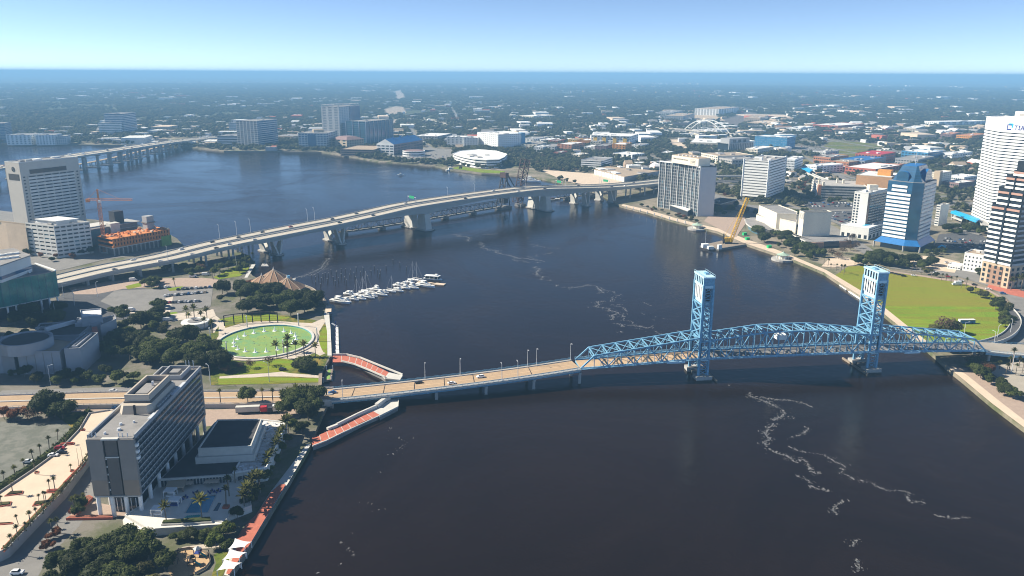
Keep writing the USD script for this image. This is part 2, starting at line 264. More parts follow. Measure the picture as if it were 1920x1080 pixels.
def dashes(px, w=0.35, dash=6, gap=9, z=2.5, m=None, name='road_marking'):
    ls = LineString(gs(px, z)); mb = MB(); d = 0.0; n = 0
    while d + dash < ls.length and n < 400:
        a, b = ls.interpolate(d), ls.interpolate(d + dash)
        mb.poly(LineString([a, b]).buffer(w / 2, cap_style=2), z + 0.006 * (_k[0] + 2)); d += dash + gap; n += 1
    if mb.v: one(name, mb, m or M['paint'], kind='structure')

# south bank, near: roads, lots, plazas
patch('parking_lot', [(-40, 792), (120, 787), (150, 795), (128, 830), (70, 880), (0, 935), (-120, 1010)], mix3('old_lot_asphalt', (0.17, 0.17, 0.145), (0.20, 0.195, 0.165), (0.13, 0.135, 0.11), 0.03, 0.2))
patch('street', [(158, 868), (192, 880), (186, 925), (150, 985), (95, 1040), (60, 1100), (-60, 1100), (0, 1050), (60, 985), (110, 930)], M['lroad'])
patch('lawn', [(100, 775), (200, 765), (230, 758), (232, 764), (200, 772), (180, 776), (165, 790), (140, 806)], M['grass'], clear=False)
patch('street', [(-20, 768), (60, 764), (170, 762), (240, 760), (400, 768), (540, 762), (575, 765), (560, 784), (500, 790), (380, 800), (380, 788), (240, 770), (160, 772), (60, 776), (-20, 785)], M['plaza'])
patch('plaza', [(165, 938), (240, 955), (242, 968), (125, 975), (140, 955)], M['plaza'])
patch('playground_ground', [(318, 1055), (322, 1042), (335, 1034), (355, 1031), (378, 1034), (391, 1042), (393, 1054), (384, 1066), (365, 1076), (345, 1084), (322, 1082), (314, 1070)], M['sand'], step=0.10)
patch('path', [(340, 1026), (380, 1021), (440, 1016), (446, 1022), (400, 1027), (352, 1031)], M['path'])
patch('lawn', [(395, 1085), (405, 1055), (400, 1040), (425, 1030), (438, 1032), (415, 1085)], M['grass'])
# riverwalk along the left bank
patch('riverwalk', [(430, 1080), (470, 1022), (507, 960), (545, 898), (583, 833), (576, 832), (540, 880), (506, 924), (468, 985), (440, 1018), (420, 1078)], M['lconc'])
patch('riverwalk', [(430, 1079), (469, 1022), (506, 960), (536, 910), (525, 910), (508, 925), (500, 938), (492, 950), (480, 968), (470, 977), (452, 998), (442, 1018), (446, 1026), (424, 1078)], M['redpave'], step=0.55)
# park round the fountain
patch('park_lawn', [(395, 640), (405, 612), (430, 598), (475, 590), (540, 592), (590, 600), (613, 610), (618, 665), (606, 690), (598, 716), (520, 720), (420, 722), (395, 722)], M['grass'], clear=False)
patch('path', [(400, 655), (398, 640), (404, 628), (420, 616), (450, 607), (480, 603), (520, 602), (560, 605), (585, 606), (604, 598), (612, 600), (598, 622), (602, 640), (611, 662), (600, 667), (590, 662), (575, 668), (540, 676), (497, 677), (440, 674), (408, 668)], M['path'])
patch('path', [(372, 590), (400, 588), (420, 604), (424, 622), (408, 634), (398, 640), (392, 652), (400, 625), (400, 608)], M['path'])
patch('path', [(412, 706), (450, 703), (500, 700), (528, 697), (545, 700), (600, 704), (600, 709), (540, 706), (500, 706), (410, 713)], M['path'])
patch('lawn', [(408, 710), (500, 707), (598, 710), (598, 717), (410, 721)], M['lawn'])
patch('lawn', [(440, 703), (470, 680), (520, 672), (565, 676), (552, 690), (530, 697), (500, 699)], M['lawn'], clear=False)
patch('lawn', [(408, 600), (440, 592), (500, 588), (545, 596), (520, 600), (440, 604)], M['lawn'], clear=False)
patch('lawn', [(598, 640), (599, 628), (606, 615), (613, 612), (613, 664), (606, 660), (601, 650)], M['lawn'])
patch('lawn', [(402, 624), (410, 612), (410, 630), (400, 642), (388, 640), (384, 628)], M['grass'])
patch('riverwalk', [(622, 667), (620, 620), (617, 588), (612, 572), (607, 590), (613, 620), (614, 667)], M['lconc'])
patch('plaza', [(610, 577), (622, 575), (621, 587), (611, 587)], M['tan'], step=0.9)
# lots under the bridge ramp
patch('street', [(132, 530), (160, 525), (300, 545), (300, 600), (190, 600), (100, 620), (60, 610), (110, 560)], M['road'])
patch('parking_lot', [(188, 565), (215, 545), (290, 542), (310, 545), (306, 556), (290, 575), (265, 588), (235, 585)], M['lroad'])
patch('parking_lot', [(300, 556), (308, 535), (400, 533), (395, 575), (300, 590)], M['lroad'])
patch('parking_lot', [(128, 540), (165, 535), (200, 528), (260, 525), (310, 522), (380, 521), (410, 524), (402, 538), (310, 537), (230, 542), (180, 552), (140, 552)], M['plaza'])
patch('lawn', [(235, 537), (262, 530), (266, 537), (240, 543)], M['lawn']); patch('lawn', [(312, 541), (342, 537), (348, 543), (318, 546)], M['lawn'])
patch('lawn', [(272, 585), (292, 580), (296, 586), (276, 590)], M['lawn']); patch('lawn', [(300, 588), (330, 585), (338, 590), (318, 596), (300, 594)], M['lawn'])
patch('lawn', [(400, 520), (440, 500), (468, 494), (466, 506), (450, 518), (410, 524)], M['lawn'], clear=False)
patch('path', [(388, 600), (340, 600), (300, 608), (280, 606), (270, 590), (240, 590), (230, 578), (262, 590), (300, 580), (310, 560), (325, 556), (318, 590), (400, 580), (405, 592)], M['path'])
patch('jetty', [(479, 496), (464, 521), (458, 521), (472, 496)], M['lconc'])
patch('street', [(0, 395), (60, 402), (60, 440), (0, 470)], M['lroad'])
patch('parking_lot', [(10, 470), (110, 487), (200, 465), (330, 462), (345, 468), (200, 486), (110, 508), (40, 500)], M['lroad'])

# north bank: the lawn by the bridge and its streets
patch('lawn', [(1562, 519), (1590, 500), (1625, 498), (1668, 508), (1740, 520), (1800, 530), (1850, 545), (1886, 568), (1896, 590), (1893, 612), (1876, 628), (1845, 638), (1800, 642), (1745, 645), (1705, 617), (1655, 577), (1615, 548), (1580, 527)], M['lawn'])
patch('lawn', [(1562, 519), (1590, 500), (1625, 498), (1668, 508), (1740, 520), (1800, 530), (1850, 545), (1886, 568), (1892, 577), (1780, 575), (1652, 575), (1615, 548), (1580, 527)], mix3('dry_lawn', (0.185, 0.205, 0.016), (0.17, 0.20, 0.013), (0.20, 0.185, 0.02), 0.03, 0.06, aniso=(0.15, 2.5, 1)), clear=False)
patch('riverwalk', [(1742, 657), (1700, 623), (1650, 583), (1610, 553), (1575, 531), (1545, 511), (1490, 488), (1495, 484), (1550, 507), (1582, 526), (1617, 547), (1657, 576), (1707, 616), (1750, 650)], M['tan'])
patch('riverwalk', [(1490, 488), (1440, 471), (1395, 456), (1345, 434), (1310, 426), (1260, 413), (1215, 399), (1165, 386), (1168, 383), (1220, 395), (1262, 408), (1312, 421), (1350, 429), (1400, 449), (1445, 464), (1495, 484)], M['tan'])
patch('riverwalk', [(1995, 855), (1920, 802), (1860, 757), (1800, 707), (1778, 690), (1790, 690), (1812, 703), (1868, 748), (1925, 792), (1995, 840)], M['tan'])
patch('plaza', [(1790, 690), (1820, 690), (1870, 720), (1925, 760), (1960, 800), (1925, 792), (1868, 748), (1812, 703)], M['plaza'], clear=False)
patch('parking_lot', [(1846, 690), (1925, 676), (1990, 690), (1990, 770), (1925, 750), (1880, 715)], M['croad'])
patch('street', [(1668, 503), (1740, 512), (1800, 520), (1850, 536), (1885, 556), (1900, 575), (1910, 600), (1900, 625), (1884, 642), (1960, 650), (1990, 600), (1960, 550), (1890, 538), (1830, 512), (1760, 497), (1690, 490)], M['lroad'])
patch('plaza', [(1660, 507), (1740, 518), (1800, 527), (1850, 541), (1886, 562), (1892, 568), (1850, 545), (1800, 531), (1740, 521), (1668, 510)], M['plaza'])
patch('plaza', [(1855, 532), (1900, 540), (1925, 548), (1925, 560), (1890, 552), (1850, 540)], M['redpave'])
patch('parking_lot', [(1700, 478), (1760, 482), (1800, 492), (1790, 512), (1740, 505), (1690, 494)], M['tan'], clear=False)
patch('street', [(1230, 346), (1300, 352), (1350, 366), (1400, 384), (1480, 391), (1540, 412), (1600, 445), (1650, 478), (1700, 492), (1690, 500), (1630, 482), (1580, 455), (1520, 425), (1460, 402), (1390, 396), (1340, 382), (1300, 364), (1230, 356)], M['lroad'])
patch('parking_lot', [(1545, 395), (1600, 385), (1612, 400), (1606, 440), (1590, 436), (1555, 410)], M['road'])
patch('parking_lot', [(1500, 380), (1545, 376), (1600, 380), (1605, 388), (1545, 396), (1520, 392)], M['road'])
patch('parking_lot', [(1760, 440), (1830, 432), (1852, 450), (1846, 478), (1800, 470), (1752, 462)], M['road'])
patch('plaza', [(1560, 480), (1600, 486), (1640, 492), (1600, 498), (1562, 502), (1540, 500)], M['tan'], clear=False)
patch('plaza', [(1345, 385), (1395, 400), (1398, 420), (1380, 445), (1345, 428), (1320, 415)], M['plaza'], clear=False)
patch('parking_lot', [(1010, 318), (1115, 326), (1175, 343), (1130, 355), (1060, 340)], M['tan'])
patch('field', [(1252, 262), (1270, 262), (1290, 278), (1272, 282)], M['tan']); patch('field', [(1490, 300), (1560, 290), (1640, 294), (1600, 302), (1500, 310)], mix3('dry_grass', (0.17, 0.15, 0.05), (0.12, 0.13, 0.04), (0.20, 0.16, 0.07), 0.02, 0.08))
patch('field', [(1560, 262), (1640, 270), (1660, 282), (1600, 292), (1530, 285)], M['grass']); patch('field', [(846, 316), (860, 312), (905, 318), (946, 321), (947, 326), (903, 324)], M['lawn'])
patch('parking_lot', [(720, 283), (760, 276), (850, 280), (850, 300), (812, 306), (730, 300)], M['lroad'])
patch('parking_lot', [(1410, 268), (1430, 275), (1440, 290), (1400, 290)], M['lroad']); patch('parking_lot', [(1490, 272), (1540, 278), (1530, 288), (1490, 286)], M['lroad'])
patch('rail_yard', [(1345, 228), (1400, 210), (1420, 212), (1380, 240)], mix3('rail_ballast', (0.14, 0.12, 0.11), (0.20, 0.17, 0.15), (0.10, 0.09, 0.085), 0.03, 0.1)); patch('field', [(1290, 215), (1340, 216), (1360, 226), (1300, 228)], M['tanwall']); patch('field', [(1370, 214), (1470, 215), (1500, 226), (1420, 222)], M['tan'])
# distant highways
roadway('road', [(520, 245), (640, 229), (690, 222), (740, 221), (860, 227), (1000, 231), (1110, 235)], 34, M['acroad'])
patch('road', [(738, 172), (752, 168), (762, 186), (744, 188)], M['haztan']); patch('road', [(720, 205), (742, 199), (757, 201), (762, 212), (740, 216), (722, 215)], M['haztan'])
roadway('road', [(700, 256), (728, 238), (742, 224)], 26, M['haztan'])
roadway('road', [(690, 228), (780, 226), (900, 238), (1050, 242), (1190, 243)], 24, M['acroad']); roadway('road', [(720, 214), (800, 222), (845, 240)], 18, M['acroad']); roadway('road', [(857, 222), (850, 208), (846, 200)], 14, M['lroad'])
roadway('road', [(1110, 234), (1200, 232), (1290, 250), (1420, 264)], 26, M['acroad']); roadway('road', [(1420, 200), (1480, 192), (1560, 184)], 30, M['lroad'])
for px in ([(1150, 320), (1240, 330), (1320, 334), (1420, 345), (1500, 362)], [(1320, 300), (1420, 310), (1520, 318), (1640, 330)], [(1600, 345), (1560, 322), (1520, 300), (1480, 285)], [(1640, 330), (1590, 300), (1540, 275), (1500, 262)], [(1690, 345), (1780, 350), (1830, 345)], [(1760, 390), (1830, 380)], [(1480, 270), (1600, 262), (1700, 258), (1830, 255)],
           [(860, 300), (960, 290), (1060, 290), (1160, 296), (1240, 305)], [(1180, 262), (1280, 295), (1340, 330)], [(760, 270), (840, 262), (900, 250)], [(820, 285), (780, 262), (770, 240)], [(560, 268), (620, 252), (680, 240)]):
    roadway('road', px, 13, M['lroad'])

ga, gb = np.array([math.cos(0.12), math.sin(0.12)]), np.array([-math.sin(0.12), math.cos(0.12)]); gz = Polygon(gs([(1190, 330), (1345, 372), (1500, 395), (1640, 445), (1760, 470), (1840, 440), (1850, 262), (1560, 250), (1190, 268)]))
for k in range(-3, 24):
    for u_, v_, s_ in ((ga, gb, 105), (gb, ga, 125)):
        o = np.array([150, 900]) + v_ * k * s_ if u_ is ga else np.array([150, 900]) + v_ * k * s_; sp_ = LineString([o - u_ * 300, o + u_ * 2600]).buffer(5.5, cap_style=2).intersection(gz)
        if sp_.area > 800: NOTREE.append(sp_.buffer(1)); sheet('street', sp_, M['lroad'])
# ---------------------------------------------------------------- foam lines and wakes on the river
foam_m = usdkit.material(stage, '/World/Looks/foam', {'g': ('geometry', {}), 't': ('noise_texture', {'scale': 0.9, 'detail': 4}), 'r': ('map_range', {'from_min': 0.40, 'from_max': 0.68, 'to_max': 0.6, 'clamp': True}), 'd': ('diffuse_bsdf', {'color': (0.42, 0.42, 0.41)}), 'n': ('transparent_bsdf', {}), 'm': ('mix_closure', {})}, [('g.position', 't.vector'), ('t.fac', 'r.value'), ('r.result', 'm.fac'), ('n.BSDF', 'm.closure1'), ('d.BSDF', 'm.closure2')], surface='m.closure')
def foam_line(px, width, dens, seed, wob=4.0, gap=0.45):
    rr = np.random.default_rng(seed); ls = LineString(gs(px, 0)); mb = MB(); n = int(ls.length * dens)
    for i in range(n):
        d = rr.random() * ls.length; a = np.array(ls.interpolate(d).coords[0]); b = np.array(ls.interpolate(min(d + 1, ls.length)).coords[0])
        w = wob * (meshkit.noise(np.array([d * 0.05, seed, 0.0])) + 0.7 * meshkit.noise(np.array([d * 0.17, seed, 4.0])) - 0.85) * 2; gate = 0.6 * meshkit.noise(np.array([d * 0.045, seed + 9.5, 0.3])) + 0.4 * meshkit.noise(np.array([d * 0.22, seed + 5.5, 0.7]))
        if gate < gap: continue
        t = unit(b - a); nn = np.array([-t[1], t[0]]); c = a + nn * (w + rr.normal() * width * (0.3 + (rr.random() < 0.3) * 1.8))
        ang = math.atan2(t[1], t[0]) + rr.normal() * 0.5; s = (0.12 + rr.random() ** 4 * 1.3); e = 0.12 + rr.random() * 0.15
        k = 5; th = np.arange(k) * 2 * math.pi / k + rr.random()
        q = np.c_[np.cos(th) * s, np.sin(th) * s * e * 1.6] * (0.7 + 0.5 * rr.random((k, 1)))
        q = q @ np.array([[math.cos(ang), math.sin(ang)], [-math.sin(ang), math.cos(ang)]]) + c
        mb.add(np.c_[q, np.full(k, 0.035)], [(0, j, j + 1) for j in range(1, k - 1)])
    return mb
FOAM = [([(848, 440), (900, 460), (940, 470), (960, 484), (1005, 490), (1025, 520), (1060, 535), (1110, 538), (1135, 552), (1130, 570), (1160, 605), (1200, 640)], 1.2, 5.0), ([(1000, 455), (1040, 470), (1000, 490), (960, 482)], 1.0, 2.0), ([(1140, 540), (1165, 580), (1230, 615), (1290, 620)], 1.2, 1.6), ([(1180, 612), (1220, 608)], 0.7, 3),
        ([(1355, 727), (1400, 742), (1430, 758), (1455, 768), (1450, 800), (1465, 850), (1490, 870), (1540, 882)], 0.9, 6.0), ([(1400, 745), (1450, 738), (1510, 766)], 0.7, 2.5), ([(1490, 795), (1520, 830), (1560, 870), (1615, 900), (1700, 950), (1790, 990)], 0.8, 2.2), ([(1500, 890), (1560, 950), (1610, 1000), (1650, 1075)], 0.7, 4.0), ([(740, 800), (720, 900), (690, 960), (650, 1020), (600, 1078)], 2.5, 0.35), ([(880, 440), (950, 438), (1000, 446)], 0.8, 2.0), ([(1180, 560), (1260, 600)], 2, 0.7)]
fm = MB()
for i, (px, w, d) in enumerate(FOAM):
    k = foam_line(px, w, d * 4.5, i + 1, 6 if d > 3 else 9)
    if k.v: v, f = k.done(); fm.add(v, f)
one('foam', fm, foam_m, 'broken white foam lines drifting on the dark river', 'foam', kind='stuff')
wk = MB()
for px, w, d, s in (([(553, 521), (580, 514), (600, 503), (612, 490), (616, 484)], 0.9, 26, 31), ([(553, 521), (585, 516), (606, 506), (616, 492)], 1.6, 9, 32), ([(755, 329), (700, 327), (640, 323), (600, 321)], 1.0, 12, 33)):
    k = foam_line(px, w, d, s, 0.8, 0.0)
    if k.v: v, f = k.done(); wk.add(v, f)
one('boat_wake', wk, foam_m, 'pale curved wakes left on the water behind moving boats', 'wake', kind='stuff')
# ---------------------------------------------------------------- vehicles (one class prim per kind and colour; copies refer to it)
def carpaint(n, c): return mat('car_' + n, c, 0.25, 0.03, 1.0, spec=0.6)
CARCOL = dict(white=(0.75, 0.75, 0.74), black=(0.012, 0.012, 0.014), grey=(0.13, 0.135, 0.14), silver=(0.45, 0.46, 0.47), red=(0.30, 0.02, 0.02), blue=(0.02, 0.10, 0.28), tan=(0.40, 0.33, 0.24))
def loft(sections):                       # sections: list of (x, [(y, z)...]) rings
    n = len(sections[0][1]); v = [(x, y, z) for x, r in sections for y, z in r]; f = []
    for i in range(len(sections) - 1):
        for j in range(n):
            a, b, c, d = i * n + j, i * n + (j + 1) % n, (i + 1) * n + (j + 1) % n, (i + 1) * n + j
            f += [(a, b, c), (a, c, d)]
    f += [(0, j + 1, j) for j in range(1, n - 1)]; o = (len(sections) - 1) * n
    f += [(o, o + j, o + j + 1) for j in range(1, n - 1)]
    return np.array(v), np.array(f)
def wheels(t, xs, w, r=0.33):
    for x in xs:
        for s in (-1, 1):
            c = trimesh.creation.cylinder(r, 0.22, sections=10); c.apply_transform(trimesh.transformations.rotation_matrix(math.pi / 2, [1, 0, 0])); c.apply_translation([x, s * (w / 2 - 0.1), r])
            t.part('wheel', (np.array(c.vertices), np.array(c.faces)), M['tyre'])
def make_car(col, suv=False):
    h = 0.25 if suv else 0.0; t = T('car_kind', None, None, proto=True); w = 0.92
    ring = lambda hw, z0, z1: [(-hw, z0), (hw, z0), (hw, z1), (-hw, z1)]
    t.part('body', loft([(-2.25, ring(w * 0.9, 0.35, 0.85 + h)), (-2.1, ring(w, 0.3, 0.98 + h)), (1.1, ring(w, 0.3, 1.0 + h * 0.6)), (2.1, ring(w, 0.3, 0.8 + h * 0.6)), (2.28, ring(w * 0.85, 0.38, 0.66 + h * 0.5))]), carpaint(col, CARCOL[col]))
    t.part('window_band', loft([(-1.9 if suv else -1.55, ring(w * 0.93, 0.97, 1.0)), (-1.5 if suv else -0.95, ring(w * 0.8, 0.97, 1.40 + h)), (0.3, ring(w * 0.8, 0.97, 1.42 + h)), (1.15, ring(w * 0.92, 0.97, 1.0))]), M['carglass'])
    t.part('roof', MB().box((-0.45 if suv else -0.35, 0, 1.405 + h), (1.9 if suv else 1.35, w * 1.5, 0.06)), carpaint(col, CARCOL[col]))
    wheels(t, (-1.4, 1.4), 1.84); return t
CARS = {(c, s): make_car(c, s) for c in CARCOL for s in (False, True)}
def make_van(col='white', L_=6.5, H_=2.7, cab=True, name='van_kind'):
    t = T(name, None, None, proto=True)
    t.part('cargo_box', MB().box((-0.9, 0, 0.6), (L_ - 2.0, 2.2, H_ - 0.6)), carpaint(col, CARCOL[col]))
    t.part('cab', loft([(L_ / 2 - 1.9, [(-1, 0.5), (1, 0.5), (1, 2.1), (-1, 2.1)]), (L_ / 2 - 1.0, [(-1, 0.5), (1, 0.5), (0.9, 2.0), (-0.9, 2.0)]), (L_ / 2 - 0.1, [(-0.95, 0.5), (0.95, 0.5), (0.9, 1.25), (-0.9, 1.25)])]), carpaint(col, CARCOL[col]))
    t.part('windscreen', MB().quad((L_ / 2 - 0.15, -0.8, 1.32), (L_ / 2 - 0.15, 0.8, 1.32), (L_ / 2 - 0.98, 0.75, 2.0), (L_ / 2 - 0.98, -0.75, 2.0)), M['carglass'])
    wheels(t, (-L_ / 2 + 1.0, L_ / 2 - 1.1), 2.2, 0.42); return t
VAN = make_van(); BOXTRUCK = make_van('white', 8.5, 3.4, name='box_truck_kind')
def car(kind, xy, z, yaw, label, group=None, cat='car', name='parked_car'):
    return copy_of(CARS[kind] if isinstance(kind, tuple) else kind, name, label, cat, (xy[0], xy[1], z), yaw, group=group)

# ---------------------------------------------------------------- street lamps
def make_lamp(h, arm):
    t = T('street_lamp_kind', None, None, proto=True)
    t.part('pole', MB().cone((0, 0, 0), 0.20, 0.12, h, 6), M['alu']); am = t.part('arm', MB().beam((0, 0, h), (arm, 0, h + 0.4), 0.14), M['alu']); t.part('lamp_head', MB().box((arm, 0, h + 0.3), (0.9, 0.4, 0.2)), M['alu'], parent=am); return t
LAMP = make_lamp(10, 1.8); LAMP2 = make_lamp(12, 2.4)

# ---------------------------------------------------------------- Main Street lift bridge
def lerp(a, b, t): return np.asarray(a, float) * (1 - t) + np.asarray(b, float) * t
T1, T2 = np.array([112.9, 444.5]), np.array([224.6, 459.0])
AX = unit(T2 - T1); AN = np.array([-AX[1], AX[0]])           # along the bridge, and away from the viewer
BW = 15.0
lift = T('lift_bridge', 'pale blue steel truss lift bridge with two tall towers across the river', 'bridge', (T1[0], T1[1], 0))
def near_edge(s, z): p = T1 + AX * s; return np.array([p[0], p[1], z])
def off(p, d): return np.array([p[0] + AN[0] * d, p[1] + AN[1] * d, p[2]])
LT = near_edge(-73, 9.6); AT = near_edge(0, 12.6); BT = near_edge(112.6, 12.6); RT = near_edge(186, 10.2)
def member(name, p, q, w, h=None, m='blue', up=(0, 0, 1)): lift.part(name, MB().beam(p, q, w, h, up), M[m])
def truss(a, b, hf, n, e0, e1, roadmat, mid=False):
    W = BW
    for side, d in ((0, 0.0), (1, W)):
        B = [off(lerp(a, b, i / n), d) for i in range(n + 1)]; H = [hf(i / n) for i in range(n + 1)]
        Tp = [p + [0, 0, h] for p, h in zip(B, H)]
        i0, i1 = (1 if e0 else 0), (n - 1 if e1 else n)
        for i in range(n): member('bottom_chord', B[i], B[i + 1], 0.8, 1.1)
        for i in range(i0, i1): member('top_chord', Tp[i], Tp[i + 1], 0.8, 0.8)
        if e0: member('end_post', B[0], Tp[1], 0.8, 0.8)
        if e1: member('end_post', B[n], Tp[n - 1], 0.8, 0.8)
        for i in range(1 if e0 else 0, n if e1 else n + 1): member('vertical_post', B[i] + [0, 0, 0.5], Tp[i] - [0, 0, 0.4], 0.42, 0.42)
        for i in range(i0, i1):
            up = (i % 2 == 0); p, q = (B[i], Tp[i + 1]) if up else (Tp[i], B[i + 1])
            member('diagonal', p, q, 0.5, 0.5)
            m_ = (B[i] + B[i + 1]) / 2; c_ = (p + q) / 2
            member('sub_diagonal', m_, c_, 0.26)
            member('sub_post', m_ if up else m_, [m_[0], m_[1], c_[2]], 0.24)
    for i in range(1 if e0 else 0, n if e1 else n + 1):
        p = lerp(a, b, i / n) + [0, 0, hf(i / n)]; q = off(p, W)
        member('top_strut', p, q, 0.5, 0.6)
        k = lerp(p, q, 0.5) - [0, 0, 2.2]
        member('sway_brace', p - [0, 0, 2.2], q - [0, 0, 2.2], 0.3); 
        for s in (0.0, 1.0): member('sway_diagonal', lerp(p, q, s), lerp(p, q, 0.5) - [0, 0, 2.2], 0.24)
    for i in range(1 if e0 else 0, (n - 1) if e1 else n):
        p = lerp(a, b, i / n) + [0, 0, hf(i / n)]; q = lerp(a, b, (i + 1) / n) + [0, 0, hf((i + 1) / n)]
        member('lateral_brace', p, off(q, W), 0.32); member('lateral_brace', q, off(p, W), 0.32)
    ms = [lerp(a, b, i / n) for i in range(n + 1)]
    for i in range(n + 1): member('floor_beam', ms[i] - [0, 0, 0.7], off(ms[i], W) - [0, 0, 0.7], 0.5, 0.9)
    q = [off(a, 1.2), off(b, 1.2), off(b, W - 1.2), off(a, W - 1.2)]
    mb = MB(); lo = [p - [0, 0, 0.3] for p in q]
    mb.quad(*q); mb.quad(*lo[::-1])
    for i in range(4): mb.quad(lo[i], lo[(i + 1) % 4], q[(i + 1) % 4], q[i])
    lift.part('roadway', mb, M[roadmat])
    for d, w in ((-1.9, 1.5), (W + 0.4, 1.5)):
        mb = MB().beam(off(a, d + w / 2), off(b, d + w / 2), w, 0.25); lift.part('footway', mb, M['blue'])
        r = MB(); e = d if d < 0 else d + w
        for hh in (0.55, 1.1): r.beam(off(a, e) + [0, 0, hh], off(b, e) + [0, 0, hh], 0.12)
        k = int(np.linalg.norm(b - a) / 2.5)
        for i in range(k + 1): p = off(lerp(a, b, i / k), e); r.beam(p, p + [0, 0, 1.15], 0.12)
        lift.part('railing', r, M['lblue'])
truss(LT, AT, lambda t: 6.6 + 6.6 * t, 9, True, False, 'deckroad')
def midh(t): return 10.5 + 4.6 * min(1, min(t, 1 - t) / 0.36)
truss(AT, BT, midh, 14, False, False, 'dconc', True)
truss(BT, RT, lambda t: 13.2 - 6.2 * t, 9, False, True, 'roofg')
# the operator's cabin on the lift span
oc = off(lerp(AT, BT, 0.46), 5) + [0, 0, 9.0]
lift.part('operator_cabin', MB().box(oc, (6, 5, 3), math.atan2(AX[1], AX[0])), M['white'])
for tn, tp in enumerate((T1, T2)):
    sgn = -1 if tn == 0 else 1
    s0 = -1.0 if tn == 0 else -5.0                            # the tower stands beside the end of the lift span
    TH, D = 63.0, 6.0
    cor = lambda s, d, z: np.array([*(tp + AX * (s0 + s) + AN * d), z])
    for s in (0, D):
        for d in (0.0, BW):
            member('tower_leg', cor(s, d, 1.0), cor(s, d, TH - 5), 1.1, 1.1, up=(*AN, 0))
    lv = list(np.linspace(25, 45.5, 4))
    for s in (0, D):
        for a_, b_ in zip(lv[:-1], lv[1:]):
            member('tower_brace', cor(s, 0, a_), cor(s, BW, b_), 0.6, up=(*AX, 0)); member('tower_brace', cor(s, BW, a_), cor(s, 0, b_), 0.6, up=(*AX, 0))
        for z in lv: member('tower_strut', cor(s, 0, z), cor(s, BW, z), 0.6, up=(*AX, 0))
    lz = np.linspace(2, 57, 16)
    for d in (0.0, BW):
        for i in range(15):
            member('tower_lacing', cor(0, d, lz[i]), cor(D, d, lz[i + 1]), 0.3); member('tower_lacing', cor(D, d, lz[i]), cor(0, d, lz[i + 1]), 0.3)
            member('tower_strut', cor(0, d, lz[i + 1]), cor(D, d, lz[i + 1]), 0.4)
        for s in (0.9, D - 0.9): member('tower_plate', cor(s, d, 2), cor(s, d, TH - 6), 0.5, 0.3, up=(*AN, 0))
    yaw = math.atan2(AX[1], AX[0])
    c = cor(D / 2, BW / 2, 46.0)
    lift.part('counterweight_frame', MB().box(cor(D / 2, BW / 2, 45.8), (D - 1.4, BW - 1.4, 2.2), yaw), M['lblue'])
    lift.part('counterweight_frame', MB().box(cor(D / 2, BW / 2, 56.2), (D + 0.6, BW + 1.0, 1.6), yaw), M['lblue'])
    lift.part('counterweight', MB().box(cor(D / 2, BW / 2, 48.0), (D - 2.4, BW - 2.4, 8.2), yaw), M['dsteel'])
    for s in (0.55, D - 0.55):
        for k in range(6):
            lift.part('hanger_panel', MB().box(cor(s, 1.2 + k * (BW - 2.4) / 5, 48.0), (0.35, 1.35, 8.2), yaw), M['white'])
    for d in (-0.1, BW + 0.1): lift.part('side_panel', MB().box(cor(D / 2, d, 57.8), (D + 0.6, 0.3, 4.4), yaw), M['blue'])
    lift.part('machinery_house', MB().box(cor(D / 2, BW / 2, 57.8), (D - 0.4, BW - 0.8, 4.2), yaw), M['black'])
    for s in (-0.1, D + 0.1):
        for k in range(6): lift.part('house_pier', MB().box(cor(s, 0.4 + k * (BW - 0.8) / 5, 57.8), (0.4, 1.1, 4.3), yaw), M['lblue'])
    rf = lift.part('tower_roof', MB().box(cor(D / 2, BW / 2, 62.1), (D + 1.2, BW + 1.4, 0.9), yaw), M['lblue'])
    rr = MB()
    for s in (-0.4, D + 0.4):
        rr.beam(cor(s, -0.5, 64.1), cor(s, BW + 0.5, 64.1), 0.1)
        for k in range(7): rr.beam(cor(s, -0.5 + k * (BW + 1) / 6, 63), cor(s, -0.5 + k * (BW + 1) / 6, 64.1), 0.1)
    lift.part('roof_railing', rr, M['lblue'], parent=rf)
    lift.part('tower_sheave', MB().box(cor(D / 2 - sgn * 1.0, BW / 2, 63.0), (2.2, 3.4, 0.9), yaw), M['blue'])
    for d in (0.0, BW): lift.part('footing', MB().box(cor(D / 2, d, -2), (10, 6.5, 4.2), yaw), M['conc'])
    lift.part('pier_wall', MB().box(cor(D / 2, BW / 2, -2), (6.5, BW - 6.6, 3.4), yaw), M['dconc'])
    fb = lift.part('fender', MB().box(cor(D / 2 + sgn * -6.4, BW / 2, -1), (0.8, BW + 14, 2.2), yaw), M['wood'])
    for z_, s_ in ((13.3, -0.2),):
        lift.part('name_plate', MB().box(cor(D / 2, -1.1, 11.6), (4.6, 0.3, 0.9), yaw), M['lblue'])
lift.part('walkway_platform', MB().box(off(lerp(LT, AT, 0.78), -2.6) - [0, 0, 0.4], (11, 1.2, 1.1), math.atan2(AX[1], AX[0])), M['lblue'])
lift.part('walkway_platform', MB().box(off(lerp(BT, RT, 0.30), -2.6) - [0, 0, 0.4], (10, 1.2, 1.1), math.atan2(AX[1], AX[0])), M['lblue'])
